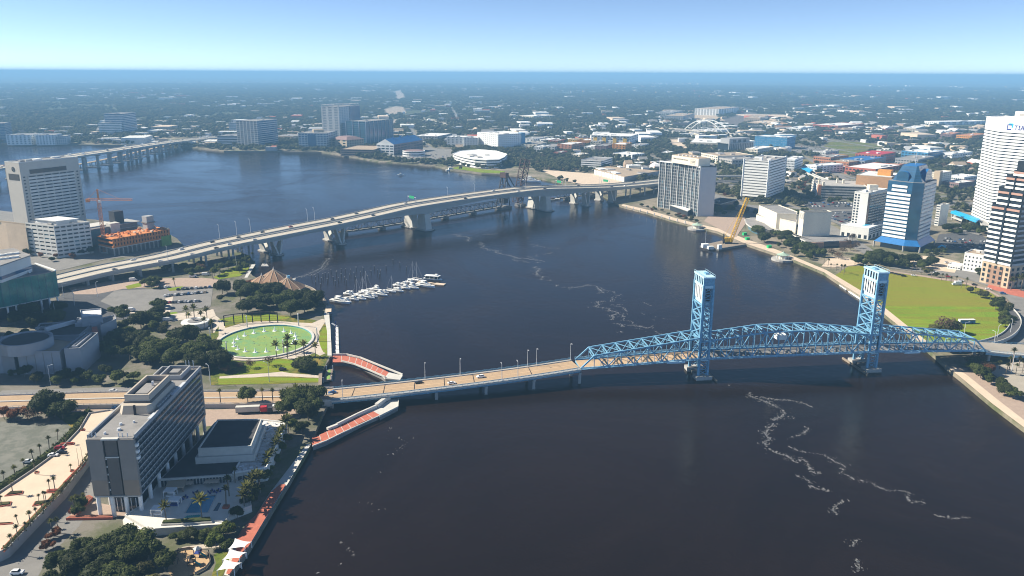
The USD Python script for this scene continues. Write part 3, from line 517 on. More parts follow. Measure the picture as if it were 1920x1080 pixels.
# the approach: a tan concrete road on blue girders
def profile(nodes, n=40):
    P_ = np.array(nodes, float); d = np.r_[0, np.cumsum(np.linalg.norm(np.diff(P_[:, :2], axis=0), axis=1))]
    from scipy.interpolate import PchipInterpolator, CubicSpline
    s = np.linspace(0, d[-1], n); return np.c_[CubicSpline(d, P_[:, 0])(s), CubicSpline(d, P_[:, 1])(s), PchipInterpolator(d, P_[:, 2])(s)]
def frames(C):
    t = np.gradient(C[:, :2], axis=0); t /= np.linalg.norm(t, axis=1)[:, None]; return t, np.c_[-t[:, 1], t[:, 0]]
def ribbon(C, d0, d1, z0, z1, mb=None):   # a bar that follows the line C between the offsets d0..d1 and the levels z0..z1 (relative; arrays allowed)
    mb = mb or MB(); t, nn = frames(C); n = len(C)
    z0 = np.broadcast_to(z0, n); z1 = np.broadcast_to(z1, n)
    a = np.c_[C[:, :2] + nn * np.reshape(d0, (-1, 1)), C[:, 2] + z0]; b = np.c_[C[:, :2] + nn * np.reshape(d1, (-1, 1)), C[:, 2] + z0]
    c = np.c_[C[:, :2] + nn * np.reshape(d1, (-1, 1)), C[:, 2] + z1]; e = np.c_[C[:, :2] + nn * np.reshape(d0, (-1, 1)), C[:, 2] + z1]
    v = np.vstack([a, b, c, e]); f = []
    for i in range(n - 1):
        for k in range(4):
            p, q = k * n + i, ((k + 1) % 4) * n + i; f += [(p, p + 1, q + 1), (p, q + 1, q)]
    f += [(0, n, 2 * n), (0, 2 * n, 3 * n), (n - 1, 3 * n - 1, 2 * n - 1), (n - 1, 4 * n - 1, 3 * n - 1)]
    f = np.array(f)[:, ::-1]; mb.add(v, f); return mb
def ribbon_top(C, d0, d1, z, mb=None):
    mb = mb or MB(); t, nn = frames(C); n = len(C)
    a = np.c_[C[:, :2] + nn * d0, C[:, 2] + z]; b = np.c_[C[:, :2] + nn * d1, C[:, 2] + z]
    f = []
    for i in range(n - 1): f += [(i, n + i + 1, i + 1), (i, n + i, n + i + 1)]
    f = np.array(f)[:, ::-1]; return mb.add(np.vstack([a, b]), f)
def rail_of(C, d, m_, T_, h=1.1, step=3.0, name='railing'):
    t, nn = frames(C); p = np.c_[C[:, :2] + nn * d, C[:, 2]]; r = MB()
    for hh in (h * 0.5, h):
        for i in range(len(p) - 1): r.beam(p[i] + [0, 0, hh], p[i + 1] + [0, 0, hh], 0.12)
    L_ = np.r_[0, np.cumsum(np.linalg.norm(np.diff(p, axis=0), axis=1))]
    for s in np.arange(0, L_[-1], step): q = np.array([np.interp(s, L_, p[:, k]) for k in range(3)]); r.beam(q, q + [0, 0, h], 0.12)
    T_.part(name, r, M[m_])
nodes = [G(622, 750, 5.0), G(800, 731, 6.6), G(993, 706, 8.3), LT + [0, 0, -0.05]]
AP = profile(nodes, 26); AP[:, :2] += frames(AP)[1] * 7.5
appr = T('approach_viaduct', 'tan concrete road viaduct on blue girders leading to the lift bridge', 'bridge', AP[0])
appr.part('deck', ribbon(AP, -9, 9, -0.9, -0.02), M['lconc']); 
for d in (-7, -2.4, 2.4, 7): appr.part('girder', ribbon(AP, d - 0.3, d + 0.3, -2.4, -0.9), M['blue'])
appr.part('roadway', ribbon_top(AP, -6.4, 6.4, 0.02), M['deckroad'])
for d in (-5.0, -3.3, -1.7, 0.9, 2.6, 4.3): appr.part('worn_track', ribbon_top(AP, d, d + 0.6, 0.035), M['track'])
for d in (-8.9, 6.6): appr.part('footway', ribbon(AP, d, d + 2.2, -0.02, 0.22), M['conc'])
for d in (-6.5, 6.4): appr.part('kerb', ribbon(AP, d, d + 0.18, 0.0, 0.6), M['lconc'])
rail_of(AP, -8.9, 'blue', appr); rail_of(AP, 8.9, 'blue', appr)
for k in (2, 5, 8, 11, 14, 20): 
    t_, n_ = frames(AP); p = AP[k]; a_ = p[:2] - n_[k] * 6.4; b_ = p[:2] + n_[k] * 6.4
    appr.part('expansion_joint', MB().poly(LineString([a_ - t_[k] * 1.0, b_ + t_[k] * 1.0]).buffer(0.22, cap_style=2), p[2] + 0.06), M['black'])
for k in (0, 5, 10, 15, 20, 25):
    t_, n_ = frames(AP); p = AP[k]
    for d in (-6.5, 6.5): q = p[:2] + n_[k] * d; appr.part('bent_column', MB().box((q[0], q[1], -2), (1.6, 1.6, p[2] + 2 - 3.3)), M['conc'])
    appr.part('bent_cap', MB().beam((*(p[:2] - n_[k] * 8), p[2] - 2.9), (*(p[:2] + n_[k] * 8), p[2] - 2.9), 1.5, 0.9), M['conc'])
# the road on the south bank
nodes = [G(-160, 767, 4.2), G(0, 764, 4.2), G(200, 758, 4.3), G(400, 757, 4.5), G(622, 750, 5.0)]
RD = profile(nodes, 30); RD[:, :2] += frames(RD)[1] * 7.5; t_, n_ = frames(RD)
one('road', ribbon(RD, -9.2, 9.2, -3.0, 0.0), M['conc'], kind='structure')
one('road', ribbon_top(RD, -8.2, -0.6, 0.03), M['deckroad'], kind='structure'); one('road', ribbon_top(RD, 0.6, 8.6, 0.03), M['deckroad'], kind='structure')
for d in (-7.2, -5.6, -4.0, -2.4, 1.8, 3.4, 5.0, 6.6): one('road_marking', ribbon_top(RD, d, d + 0.55, 0.045), M['track'], kind='structure')
one('kerb', ribbon(RD, -0.5, 0.5, 0.0, 0.55), M['lconc'], kind='structure')
NOTREE.append(LineString(RD[:, :2]).buffer(9.5)); NOTREE.append(LineString(AP[:, :2]).buffer(9.5))
for i, d in enumerate((-9.2, 9.0)):
    bt = T('guard_wall', ('low concrete guard wall with rail on the near side of the approach road', 'low concrete guard wall with rail on the far side of the approach road')[i], 'barrier', RD[0])
    bt.part('barrier', ribbon(RD, d, d + 0.3, 0, 0.7), M['lconc']); rail_of(RD, d + 0.15, 'alu', bt, 1.3)
C2 = RD.copy(); C2[:, :2] += n_ * 17; C2[:, 2] = 2.6
one('street', ribbon_top(C2[4:16], -3.5, 3.5, 0.12), M['lroad'], kind='structure')
# the north end
nodes = [RT, G(1880, 652, 7.5), G(1925, 648, 6), G(1990, 646, 5)]
RE = profile([RT + [0, 0, 0], G(1893, 662, 7.6), G(1950, 666, 6.0), G(2030, 672, 5.0)], 14); RE[:, :2] += frames(RE)[1] * 7.5
rex = T('approach_viaduct', 'short grey viaduct from the lift bridge onto the street past the lawn', 'bridge', RE[0])
rex.part('deck', ribbon(RE, -9, 13, -0.9, -0.02), M['lconc']); rex.part('roadway', ribbon_top(RE, -7, 12, 0.02), M['croad']); rex.part('girder', ribbon(RE, -8.6, -8.0, -2.4, -0.9), M['blue']); rex.part('girder', ribbon(RE, 7, 7.6, -2.4, -0.9), M['blue'])
rail_of(RE, -8.9, 'lblue', rex); rail_of(RE, 12.9, 'blue', rex)
for k in (1, 5, 9):
    for d in (-6, 0, 6): q = RE[k][:2] + frames(RE)[1][k] * d; rex.part('column', MB().box((q[0], q[1], 0.5), (1.4, 1.4, RE[k][2] - 1.5)), M['conc'])
NOTREE.append(LineString(RE[:, :2]).buffer(14))
# the curved elevated ramp round the lawn
RP_ = profile([G(1770, 648, 7), G(1830, 646, 6), G(1872, 636, 6), G(1901, 615, 6), G(1904, 598, 6), G(1894, 583, 6), G(1880, 572, 5.5)], 30)
ramp = T('curved_ramp', 'dark curved elevated road ramp with pale parapets rounding the end of the lawn', 'ramp', RP_[0])
ramp.part('deck', ribbon(RP_, -3.4, 3.4, -1.4, 0), M['conc']); ramp.part('roadway', ribbon_top(RP_, -3, 3, 0.02), M['road'])
for d in (-3.4, 3.0): ramp.part('parapet', ribbon(RP_, d, d + 0.4, 0, 1.0), M['lconc'])
for k in range(2, 29, 4): ramp.part('column', MB().box((RP_[k][0], RP_[k][1], 2), (1.5, 1.5, RP_[k][2] - 3.2)), M['conc'])
NOTREE.append(LineString(RP_[:, :2]).buffer(4.5))
# lamps on the approach and cars on the bridge
tA, nA = frames(AP); yA = [math.atan2(t[1], t[0]) for t in tA]
def on_line(C, px, d, z=None):            # the point of the line whose picture x is px
    t, nn = frames(C); xs = [P((c[0] + q[0] * d, c[1] + q[1] * d, c[2]))[0] for c, q in zip(C, nn)]
    k = np.interp(px, xs, range(len(C))); p = np.array([np.interp(k, range(len(C)), C[:, j]) for j in range(3)]); i = int(min(round(k), len(C) - 1))
    return np.array([p[0] + nn[i][0] * d, p[1] + nn[i][1] * d, p[2]]), math.atan2(t[i][1], t[i][0])
for i, (x, d) in enumerate([(643, -8.4), (797, 8.4), (863, 8.4), (941, -8.4), (971, -8.4), (989, 8.4), (1006, 8.4), (1079, 8.4)]):
    p, y = on_line(AP, x, d); copy_of(LAMP, 'street_lamp', f'lamp post on the {"near" if d < 0 else "far"} kerb of the tan viaduct, {nth(i)} from the park', 'lamp post', p + [0, 0, 0.2], y + math.pi / 2 * (1 if d < 0 else -1), group='lamp posts on the bridge approach')
for x, d, k, lab in [(623, 2.0, ('blue', False), 'dark blue car driving at the start of the tan viaduct above the seawall'), (785, 3.5, ('black', False), 'black car driving on the far lane of the tan viaduct'), (847, -3.2, ('white', False), 'low white car on the near lane of the tan viaduct'), (901, 0.8, ('white', True), 'tall white car in the middle of the tan viaduct, nearest the trusses')]:
    p, y = on_line(AP, x, d); car(k, p, p[2] + 0.03, y + math.pi * (d > 0), lab, 'cars crossing the blue bridge', name='car')
for x, d, k, lab in [(212, 14, ('white', False), 'pale car on the shaded side street behind the tan road'),]:
    p, y = on_line(RD, x, d); car(k, p, 2.75, y, lab, name='car')

# ---------------------------------------------------------------- the concrete river bridge further up
AC = profile([G(*a) for a in [(60, 541, 8), (110, 533, 9), (200, 512, 11), (320, 489, 14), (420, 465, 17), (510, 446.6, 19), (625, 424, 21.5), (700, 408, 25), (790, 388, 29), (900, 371, 30), (1010, 357, 29.5), (1102, 353.7, 25), (1152, 352, 22), (1235, 345, 17), (1300, 338, 13)]], 90)
ACW = np.interp(np.arange(90), [0, 25, 89], [30, 40, 40]); AC[:, :2] += frames(AC)[1] * (ACW / 2)[:, None]
aco = T('river_bridge', 'long pale concrete girder bridge with twin roadways rising over the river', 'bridge', AC[45])
def at_px(px, d=0.0): return on_line(AC, px, d)
sx = np.array([P(c)[0] for c in AC]); hb = np.full(90, 3.2)
for x, w, dd in ((785, 130, 6.5), (1012, 130, 6.5), (625, 70, 2.0), (505, 60, 1.2), (1120, 50, 1.6)): hb = np.maximum(hb, 3.2 + dd * np.maximum(0, 1 - np.abs(sx - x) / w) ** 1.4)
W2 = ACW / 2
aco.part('deck', ribbon(AC, -W2, -W2 + 16, -1.2, 0), M['acosta']); aco.part('deck', ribbon(AC, W2 - 16, W2, -1.2, 0), M['acosta'])
aco.part('monorail_trough', ribbon(AC, -W2 + 16.05, W2 - 16.05, -1.6, -0.7), M['dconc'])
for i, (a_, b_) in enumerate(((-W2 + 1.6, -W2 + 12.5), (W2 - 12.5, W2 - 1.6))): aco.part('box_girder', ribbon(AC, a_, b_, -hb, -1.2), M['acosta'])
aco.part('roadway', ribbon(AC, -W2 + 0.6, -W2 + 14.6, 0, 0.05), M['acroad']); aco.part('roadway', ribbon(AC, W2 - 14.6, W2 - 0.6, 0, 0.05), M['acroad'])
for d in (-W2, -W2 + 15.4, W2 - 15.8, W2 - 0.4): aco.part('parapet', ribbon(AC, d, d + 0.4, 0, 0.95), M['acosta'])
for e_ in (-1, 1):
    for d in (2.4, 4.2, 6.0, 9.0, 10.8, 12.6): aco.part('worn_track', ribbon(AC, e_ * (W2 - d) - 0.35, e_ * (W2 - d) + 0.35, 0.05, 0.06), M['track2'])
for d in (-W2 + 7.5, W2 - 7.5): aco.part('lane_marking', ribbon(AC, d - 0.12, d + 0.12, 0.05, 0.075), M['paint'])
aco.part('guideway_beam', ribbon(AC, -0.6, 0.6, -0.7, 0.2), M['conc'])
NOTREE.append(LineString(AC[:, :2]).buffer(16))
def apier(x, kind):
    p, y = at_px(x); u = np.array([math.cos(y), math.sin(y)]); v = np.array([-u[1], u[0]]); i = int(np.argmin(abs(sx - x))); zb = p[2] - hb[i]; w = ACW[i] / 2
    if kind == 'big':
        for s in (-1, 1):
            c = p[:2] + v * s * (w - 7.5)
            q0 = [c + u * a + v * b for a, b in ((-4.6, -8.5), (4.6, -8.5), (4.6, 8.5), (-4.6, 8.5))]; q1 = [c + u * a + v * b for a, b in ((-3.8, -5.5), (3.8, -5.5), (3.8, 5.5), (-3.8, 5.5))]
            aco.part('pier', MB().prism(q0, 1.5, zb, q1=q1), M['lconc'])
            aco.part('pier_footing', MB().prism([c + u * a * 7 + v * b * 11 for a, b in ((-1, -0.8), (0, -1.15), (1, -0.8), (1, 0.8), (0, 1.15), (-1, 0.8))], -2, 1.5), M['conc'])
            for z_ in (0.4,): aco.part('fender', MB().prism([c + u * a * 8 + v * b * 12.5 for a, b in ((-1, -0.8), (0, -1.15), (1, -0.8), (1, 0.8), (0, 1.15), (-1, 0.8))], -1.5, 0.5), M['pile'])
    elif kind == 'vee':
        for s in (-1, 1):
            c = p[:2] + v * s * (w - 7.5)
            for a in (-1, 1):
                lo, hi = c + u * a * 1.2, c + u * a * 5.2
                mb = MB().prism([lo + u * e * 0.9 + v * b * 5.2 for e, b in ((-1, -1), (1, -1), (1, 1), (-1, 1))], 1.2, zb, q1=[hi + u * e * 0.8 + v * b * 2.6 for e, b in ((-1, -1), (1, -1), (1, 1), (-1, 1))])
                aco.part('vee_leg', mb, M['lconc'])
            aco.part('pier_footing', MB().prism([c + u * a * 4.5 + v * b * 7 for a, b in ((-1, -0.8), (0, -1.15), (1, -0.8), (1, 0.8), (0, 1.15), (-1, 0.8))], -2, 1.2), M['conc'])
    else:
        for s in (-1, 1):
            for d in (-4, 4):
                c = p[:2] + v * (s * (w - 7.5) + d); aco.part('column', MB().box((c[0], c[1], 1.5), (1.6, 1.6, zb - 1.5)), M['acosta'])
for x in (505, 625, 1088, 1136): apier(x, 'vee')
for x in (782, 1012): apier(x, 'big')
for x in (150, 200, 255, 310, 368, 420, 458, 1165, 1192, 1218, 1245, 1270): apier(x, 'col')
# road signs and lamps on the river bridge
for i, (x, lab) in enumerate([(785, 'green overhead road sign facing away above the middle of the concrete river bridge'), (1059, 'green overhead road sign frame on the far end of the concrete river bridge'), (1148, 'small green overhead road sign near the print works end of the river bridge')]):
    p, y = at_px(x); u = np.array([math.cos(y), math.sin(y)]); v = np.array([-u[1], u[0]]); w = 20
    s = T('road_sign', lab, 'road sign', p)
    a_, b_ = p[:2] + v * 5, p[:2] + v * 20
    for q in (a_, b_): s.part('post', MB().beam((*q, p[2]), (*q, p[2] + 7), 0.4), M['alu'])
    s.part('gantry', MB().beam((*a_, p[2] + 6.6), (*b_, p[2] + 6.6), 0.5), M['alu'])
    s.part('sign_panel', MB().box((*((a_ + b_) / 2 - u * 0.4), p[2] + 4.6), (0.2, 9, 3.2), y), M['green'])
for i, x in enumerate((316, 412, 444, 470, 577, 590, 840, 890, 985, 1060, 1124)):
    d = (-19.6 if x in (316,) else 0.0 if x > 800 else 19.6); p, y = at_px(x, d); copy_of(LAMP2, 'street_lamp', f'pale lamp post on the concrete river bridge, {nth(i)} from the construction site', 'lamp post', p, y + math.pi / 2, (1, 1, 1.15), group='lamp posts on the river bridge')
tx = [(398, 12), (406, -14), (447, 10), (430, -10), (478, -14), (492, 12), (623, 10), (637, -12), (668, 12), (760, 14), (760.1, 12), (873, -14), (972, -12), (1022, -14), (1147, -12), (1172, -14), (1188, 12), (340, 12), (300, -12), (360, -14), (545, 11), (700, -12), (925, 11), (1085, 12), (250, 12), (215, -12)]
cols = ['black', 'black', 'grey', 'white', 'silver', 'grey', 'grey', 'black', 'grey', 'black', 'white', 'black', 'white', 'black', 'grey', 'white', 'black', 'white', 'white', 'silver', 'red', 'grey', 'white', 'black', 'white', 'grey']
for i, ((x, d), c) in enumerate(sorted(zip(tx, cols))):
    p, y = at_px(x, d); sd = 'near' if d < 0 else 'far'; car((c, i % 3 == 0), p, p[2] + 0.08, y + (0 if d < 0 else math.pi), f'{c} car on the concrete river bridge, {sd} roadway, {nth(i)} from the orange site', 'cars on the concrete river bridge', name='car')

# ---------------------------------------------------------------- the railway bridge with its raised leaf
RR = profile([G(620, 437, 4), G(831, 405, 4), G(925, 389, 4), G(1040, 372, 4), G(1150, 360, 4)], 60)
rx = np.array([P(c)[0] for c in RR]); tR, nR = frames(RR)
rw = T('railway_bridge', 'dark low railway truss bridge behind the concrete river bridge', 'bridge', RR[20])
iA = int(np.argmin(abs(rx - 936))); iB = int(np.argmin(abs(rx - 1045)))
for seg in ((0, iA), (iB, 59)):
    S = RR[seg[0]:seg[1] + 1]; 
    rw.part('deck', ribbon(S, -3.5, 3.5, -1.4, -0.4), M['conc'])
    for d in (-3.6, 3.6):
        rw.part('bottom_chord', ribbon(S, d - 0.3, d + 0.3, -0.4, 0.4), M['dsteel']); rw.part('top_chord', ribbon(S, d - 0.3, d + 0.3, 7.4, 8.1), M['dsteel'])
        t_, n_ = frames(S); B_ = np.c_[S[:, :2] + n_ * d, S[:, 2]]
        for i in range(0, len(S) - 1):
            p, q = B_[i] + [0, 0, 0.2], B_[i + 1] + [0, 0, 7.6]
            if i % 2: p, q = B_[i] + [0, 0, 7.6], B_[i + 1] + [0, 0, 0.2]
            rw.part('diagonal', MB().beam(p, q, 0.45), M['dsteel']); rw.part('post', MB().beam(B_[i], B_[i] + [0, 0, 7.8], 0.35), M['dsteel'])
    for i in range(2, len(S), 6): rw.part('pier', MB().box((S[i][0], S[i][1], -2), (4, 11, 4.5), math.atan2(tR[i][1], tR[i][0])), M['dconc'])
uR = tR[iA]; vR = nR[iA]
pv = RR[int(np.argmin(abs(rx - 974)))]; yR = math.atan2(uR[1], uR[0])
bl = T('raised_bascule_leaf', 'rusty brown raised bascule leaf of the railway bridge leaning over the river', 'bridge', pv)
lean = np.array([*(uR * 14.0), 58.0]); wv = np.array([*vR, 0]); dn = unit(np.cross(wv, lean))
if dn[0] * uR[0] + dn[1] * uR[1] < 0: dn = -dn
n_ = 10
for s in (-4.2, 4.2):
    A_ = [pv + wv * s + lean * (i / n_) for i in range(n_ + 1)]; dep = [9 + 2.5 * (1 - i / n_) for i in range(n_ + 1)]; B_ = [a - dn * d for a, d in zip(A_, dep)]
    for i in range(n_):
        bl.part('lower_chord', MB().beam(A_[i], A_[i + 1], 0.9), M['rust']); bl.part('upper_chord', MB().beam(B_[i], B_[i + 1], 0.9), M['rust'])
        bl.part('diagonal', MB().beam(A_[i], B_[i + 1], 0.6) if i % 2 else MB().beam(B_[i], A_[i + 1], 0.6), M['rust'])
    for i in range(n_ + 1): bl.part('post', MB().beam(A_[i], B_[i], 0.55), M['rust'])
for i in range(n_ + 1):
    for e in (0, 9.0 + 2.5 * (1 - i / n_)): bl.part('cross_strut', MB().beam(pv + wv * -4.2 + lean * (i / n_) - dn * e, pv + wv * 4.2 + lean * (i / n_) - dn * e, 0.5), M['rust'])
    if i < n_: bl.part('lateral_brace', MB().beam(pv + wv * -4.2 + lean * (i / n_), pv + wv * 4.2 + lean * ((i + 1) / n_), 0.45), M['rust']); bl.part('lateral_brace', MB().beam(pv + wv * 4.2 + lean * (i / n_), pv + wv * -4.2 + lean * ((i + 1) / n_), 0.45), M['rust'])
tw = T('trunnion_tower', 'dark steel trunnion tower of the railway bridge beside its raised leaf', 'bridge tower', RR[int(np.argmin(abs(rx - 940)))])
b0 = RR[int(np.argmin(abs(rx - 940)))]; U3, V3 = np.array([*uR, 0]), wv
for s in (-4.5, 4.5):
    ap = b0 + V3 * s + U3 * 2 + [0, 0, 44]
    f1, f2 = b0 + V3 * s - U3 * 9, b0 + V3 * s + U3 * 8
    tw.part('leg', MB().beam(f1, ap, 1.3), M['dsteel']); tw.part('leg', MB().beam(f2, ap, 1.3), M['dsteel'])
    for k in (0.25, 0.5, 0.75): tw.part('brace', MB().beam(lerp(f1, ap, k), lerp(f2, ap, k), 0.6), M['dsteel'])
    for k in (0, 0.25, 0.5): tw.part('brace', MB().beam(lerp(f1, ap, k), lerp(f2, ap, k + 0.25), 0.5), M['dsteel'])
    tw.part('back_stay', MB().beam(ap, pv + V3 * s + [0, 0, 4], 1.1), M['dsteel'])
for k in (0.33, 0.66, 1.0):
    a_ = lerp(b0 - U3 * 9, b0 + U3 * 2 + [0, 0, 44], k); tw.part('cross_strut', MB().beam(a_ - V3 * 4.5, a_ + V3 * 4.5, 0.8), M['dsteel'])
tw.part('counterweight', MB().box(b0 + U3 * 2 + [0, 0, 38], (6, 11, 6.5), yR), M['rust']); tw.part('machine_house', MB().box(b0 + U3 * 0 + [0, 0, 4], (8, 10, 6), yR), M['dsteel'])
tw.part('pier', MB().box((b0[0], b0[1], -2), (20, 13, 5.4), yR), M['dconc'])
pb = RR[int(np.argmin(abs(rx - 990)))]; bl.part('pier', MB().box((pv[0], pv[1], -2), (10, 12, 5.4), yR), M['dconc'])
bg = T('barge', 'low rusty work barge moored beyond the big bridge pier', 'barge', G(1040, 374, 0)); q = G(1037, 375, 0); bg.part('hull', MB().box((q[0], q[1] , -0.4), (26, 7, 2.0), yR), M['conc']); bg.part('scrap_load', MB().box((q[0] - 2, q[1], 1.6), (10, 4, 1.4), yR + 0.1), M['rust'])

# ---------------------------------------------------------------- the far motorway bridge
FW = profile([G(*a) for a in [(-400, 372, 12), (-150, 340, 17), (0, 316, 22), (165, 290, 27), (262, 276, 24), (340, 265, 17), (440, 254.5, 9), (520, 247, 6)]], 70)
FW[:, :2] += frames(FW)[1] * 14
fwb = T('motorway_bridge', 'far pale motorway bridge on many columns crossing the wide river', 'bridge', FW[35])
fwb.part('deck', ribbon(FW, -20, 20, -2.4, 0), M['acosta']); 
for d in (-19, 0.6): fwb.part('roadway', ribbon(FW, d, d + 18.4, 0, 0.08), M['acroad'])
for d in (-20, -0.4, 19.4): fwb.part('parapet', ribbon(FW, d, d + 0.8, 0, 1.1), M['lconc'])
fx = np.array([P(c)[0] for c in FW]); tF, nF = frames(FW)
Lf = np.r_[0, np.cumsum(np.linalg.norm(np.diff(FW[:, :2], axis=0), axis=1))]
for i, s in enumerate(np.arange(30, Lf[-1] - 150, 42)):
    k = int(np.argmin(abs(Lf - s))); p = FW[k]; y = math.atan2(tF[k][1], tF[k][0])
    for d in (-13, 13):
        c = p[:2] + nF[k] * d; fwb.part('column', MB().box((c[0], c[1], -2), (3.4, 4.2, p[2] - 1.2), y), M['acosta'])
    for d in (-13, 13): c = p[:2] + nF[k] * d; fwb.part('pier_cap', MB().box((c[0], c[1], p[2] - 4.6), (3.0, 13, 2.2), y), M['acosta'])
    c = p[:2]; fwb.part('waterline_beam', MB().box((c[0], c[1], -1), (5, 34, 2.2), y), M['conc'])
old = FW.copy(); old[:, :2] += nF * 34; old[:, 2] = 5.0
ob = T('trestle', 'low unfinished trestle on thin piles beyond the far motorway bridge', 'trestle', old[40])
ob.part('deck', ribbon(old[18:52], -5, 5, -1.2, 0), M['rooft'])
for k in range(18, 52):
    for d in (-4, 4): c = old[k][:2] + nF[k] * d; ob.part('pile', MB().box((c[0], c[1], -2), (1.2, 1.2, 5.6)), M['acosta'])
crng = random.Random(5)
for i, x in enumerate(sorted(crng.uniform(2, 430) for _ in range(46))):
    d = crng.choice((-15.5, -11.5, -6, 4.5, 9, 14.5)); p, y = on_line(FW, x, d); c = crng.choice(['black', 'white', 'grey', 'silver', 'black', 'red'])
    car((c, i % 2 == 0) if crng.random() < 0.85 else BOXTRUCK, p, p[2] + 0.1, y + (0 if d < 0 else math.pi), f'{nth(i)} vehicle from the left edge in the traffic on the far motorway bridge', 'traffic on the far motorway bridge', 'vehicle', 'vehicle')
# ---------------------------------------------------------------- building makers
def rect(A, B, C, z=2.5, ortho=True):     # left, near and right corner as picture points on the ground -> four corners, counter-clockwise from the near one
    a, b, c = g2(*A, z), g2(*B, z), g2(*C, z); u, v = c - b, a - b
    if ortho: v = v - u * (v @ u) / (u @ u)
    q = np.array([b, b + u, b + u + v, b + v]); return q if signed(q) > 0 else q[::-1]
def side_frame(q, i): a, b = q[i], q[(i + 1) % len(q)]; u = unit(b - a); return a, b, u, np.array([u[1], -u[0]]), np.linalg.norm(b - a)
def grow(q, d): return inset(q, -d)
BUILT = []
def roof_kit(t, q, z, wall, roof, par=1.0, units=3, seed=1, um='lconc', parent=None):
    NOTREE.append(Polygon(q).buffer(2)); BUILT.append(Polygon(q))
    qi = inset(q, 0.4)
    rf_ = t.part('roof', MB().flat(qi, z + 0.05), M[roof])
    pg = Polygon(q).difference(Polygon(qi)); t.part('parapet', MB().poly(pg, z + par, z - 0.3), M[wall])
    rr = random.Random(seed); c = Polygon(q).centroid; c = np.array([c.x, c.y]); u = unit(q[1] - q[0]); v = np.array([-u[1], u[0]]); ext = [np.ptp(q @ u), np.ptp(q @ v)]
    for k in range(units):
        w, d, h = rr.uniform(1.5, 0.16 * ext[0] + 2), rr.uniform(1.5, 0.14 * ext[1] + 2), rr.uniform(1.0, 2.6)
        p = c + u * rr.uniform(-0.32, 0.32) * ext[0] + v * rr.uniform(-0.32, 0.32) * ext[1]
        t.part('rooftop_unit', MB().box((*p, z - 0.02), (w, d, h), math.atan2(u[1], u[0])), M[rr.choice((um, 'conc', 'roofw', 'greywall'))], parent=rf_)
def storeys(t, q, z0, z1, nf, wall, gl, hr=0.5, bays=None, wr=0.62, roof='roofg', depth=0.45, par=1.0, units=3, seed=1, pier=None, solo=300, panes=True, first=0.0, cap=True):
    """a body of nf storeys: wall bands and glazed bands stacked; bays[i] > 0 sets piers and single windows on side i, 0 makes side i blank"""
    q = np.asarray(q, float); q = q if signed(q) > 0 else q[::-1]; fh = (z1 - z0) / nf; qi = inset(q, depth) if depth else q
    tot = sum(b or 0 for b in (bays or [])) * nf; rr = random.Random(seed)
    for f in range(nf):
        z = z0 + f * fh
        t.part('spandrel', MB().prism(q, z, z + fh * (1 - hr)), M[wall])
        t.part('window_band', MB().prism(qi, z + fh * (1 - hr), z + fh, False, False), M[gl])
    t.part('wall_cap', MB().prism(q, z1, z1 + 0.35), M[wall])
    many = MB()
    if bays:
        for i, n in enumerate(bays):
            if n is None: continue
            a, b, u, nn, ln = side_frame(q, i)
            if n == 0:
                m_ = (a + b) / 2 - nn * (depth / 2 - 0.012); t.part('blank_wall', MB().box((*m_, z0), (ln - 0.02, depth + 0.02, z1 - z0 + 0.3), math.atan2(u[1], u[0])), M[wall]); continue
            bw = ln / n; pw = bw * (1 - wr)
            for k in range(n + 1):
                w = pw if 0 < k < n else pw / 2 + 0.1
                c = a + u * (k * bw if 0 < k < n else (w / 2 if k == 0 else ln - w / 2)) - nn * (depth / 2 - 0.01)
                t.part('pier', MB().box((*c, z0 + 0.01), (w, depth, z1 - z0), math.atan2(u[1], u[0])), M[pier or wall])
            if panes:
                for f in range(nf):
                    for k in range(n):
                        zc = z0 + f * fh + fh * (1 - hr) + 0.06; o = a - nn * (depth - 0.08)
                        p0, p1 = o + u * (k * bw + pw / 2 + 0.05), o + u * ((k + 1) * bw - pw / 2 - 0.05); zt = z0 + (f + 1) * fh - 0.06
                        mb = (MB() if tot <= solo else many).quad((*p0, zc), (*p1, zc), (*p1, zt), (*p0, zt))
                        if tot <= solo: t.part('window', mb, M[gl if rr.random() < 0.75 else 'glass' if rr.random() < 0.6 else 'tglass'])
    if many.v: t.part('window', many, M[gl], kind='stuff')
    if cap: roof_kit(t, q, z1 + 0.37, wall, roof, par, units, seed)
def solid(t, name, q, z0, z1, m, **k): return t.part(name, MB().prism(q, z0, z1), M[m], **k)
def slab_windows(t, q, i, z0, z1, n, nf, gl='glass', wr=0.6, hr=0.45, proud=0.06, x0=0.0, x1=1.0):
    """single shallow window boxes with frames on a solid wall (low and far buildings)"""
    a, b, u, nn, ln = side_frame(q, i); a = a + u * ln * x0; ln = ln * (x1 - x0); fh = (z1 - z0) / nf; bw = ln / n
    for f in range(nf):
        for k in range(n):
            c = a + u * (k + 0.5) * bw + nn * proud / 2; t.part('window', MB().box((*c, z0 + f * fh + fh * (1 - hr) / 2), (bw * wr, proud, fh * hr), math.atan2(u[1], u[0])), M[gl])

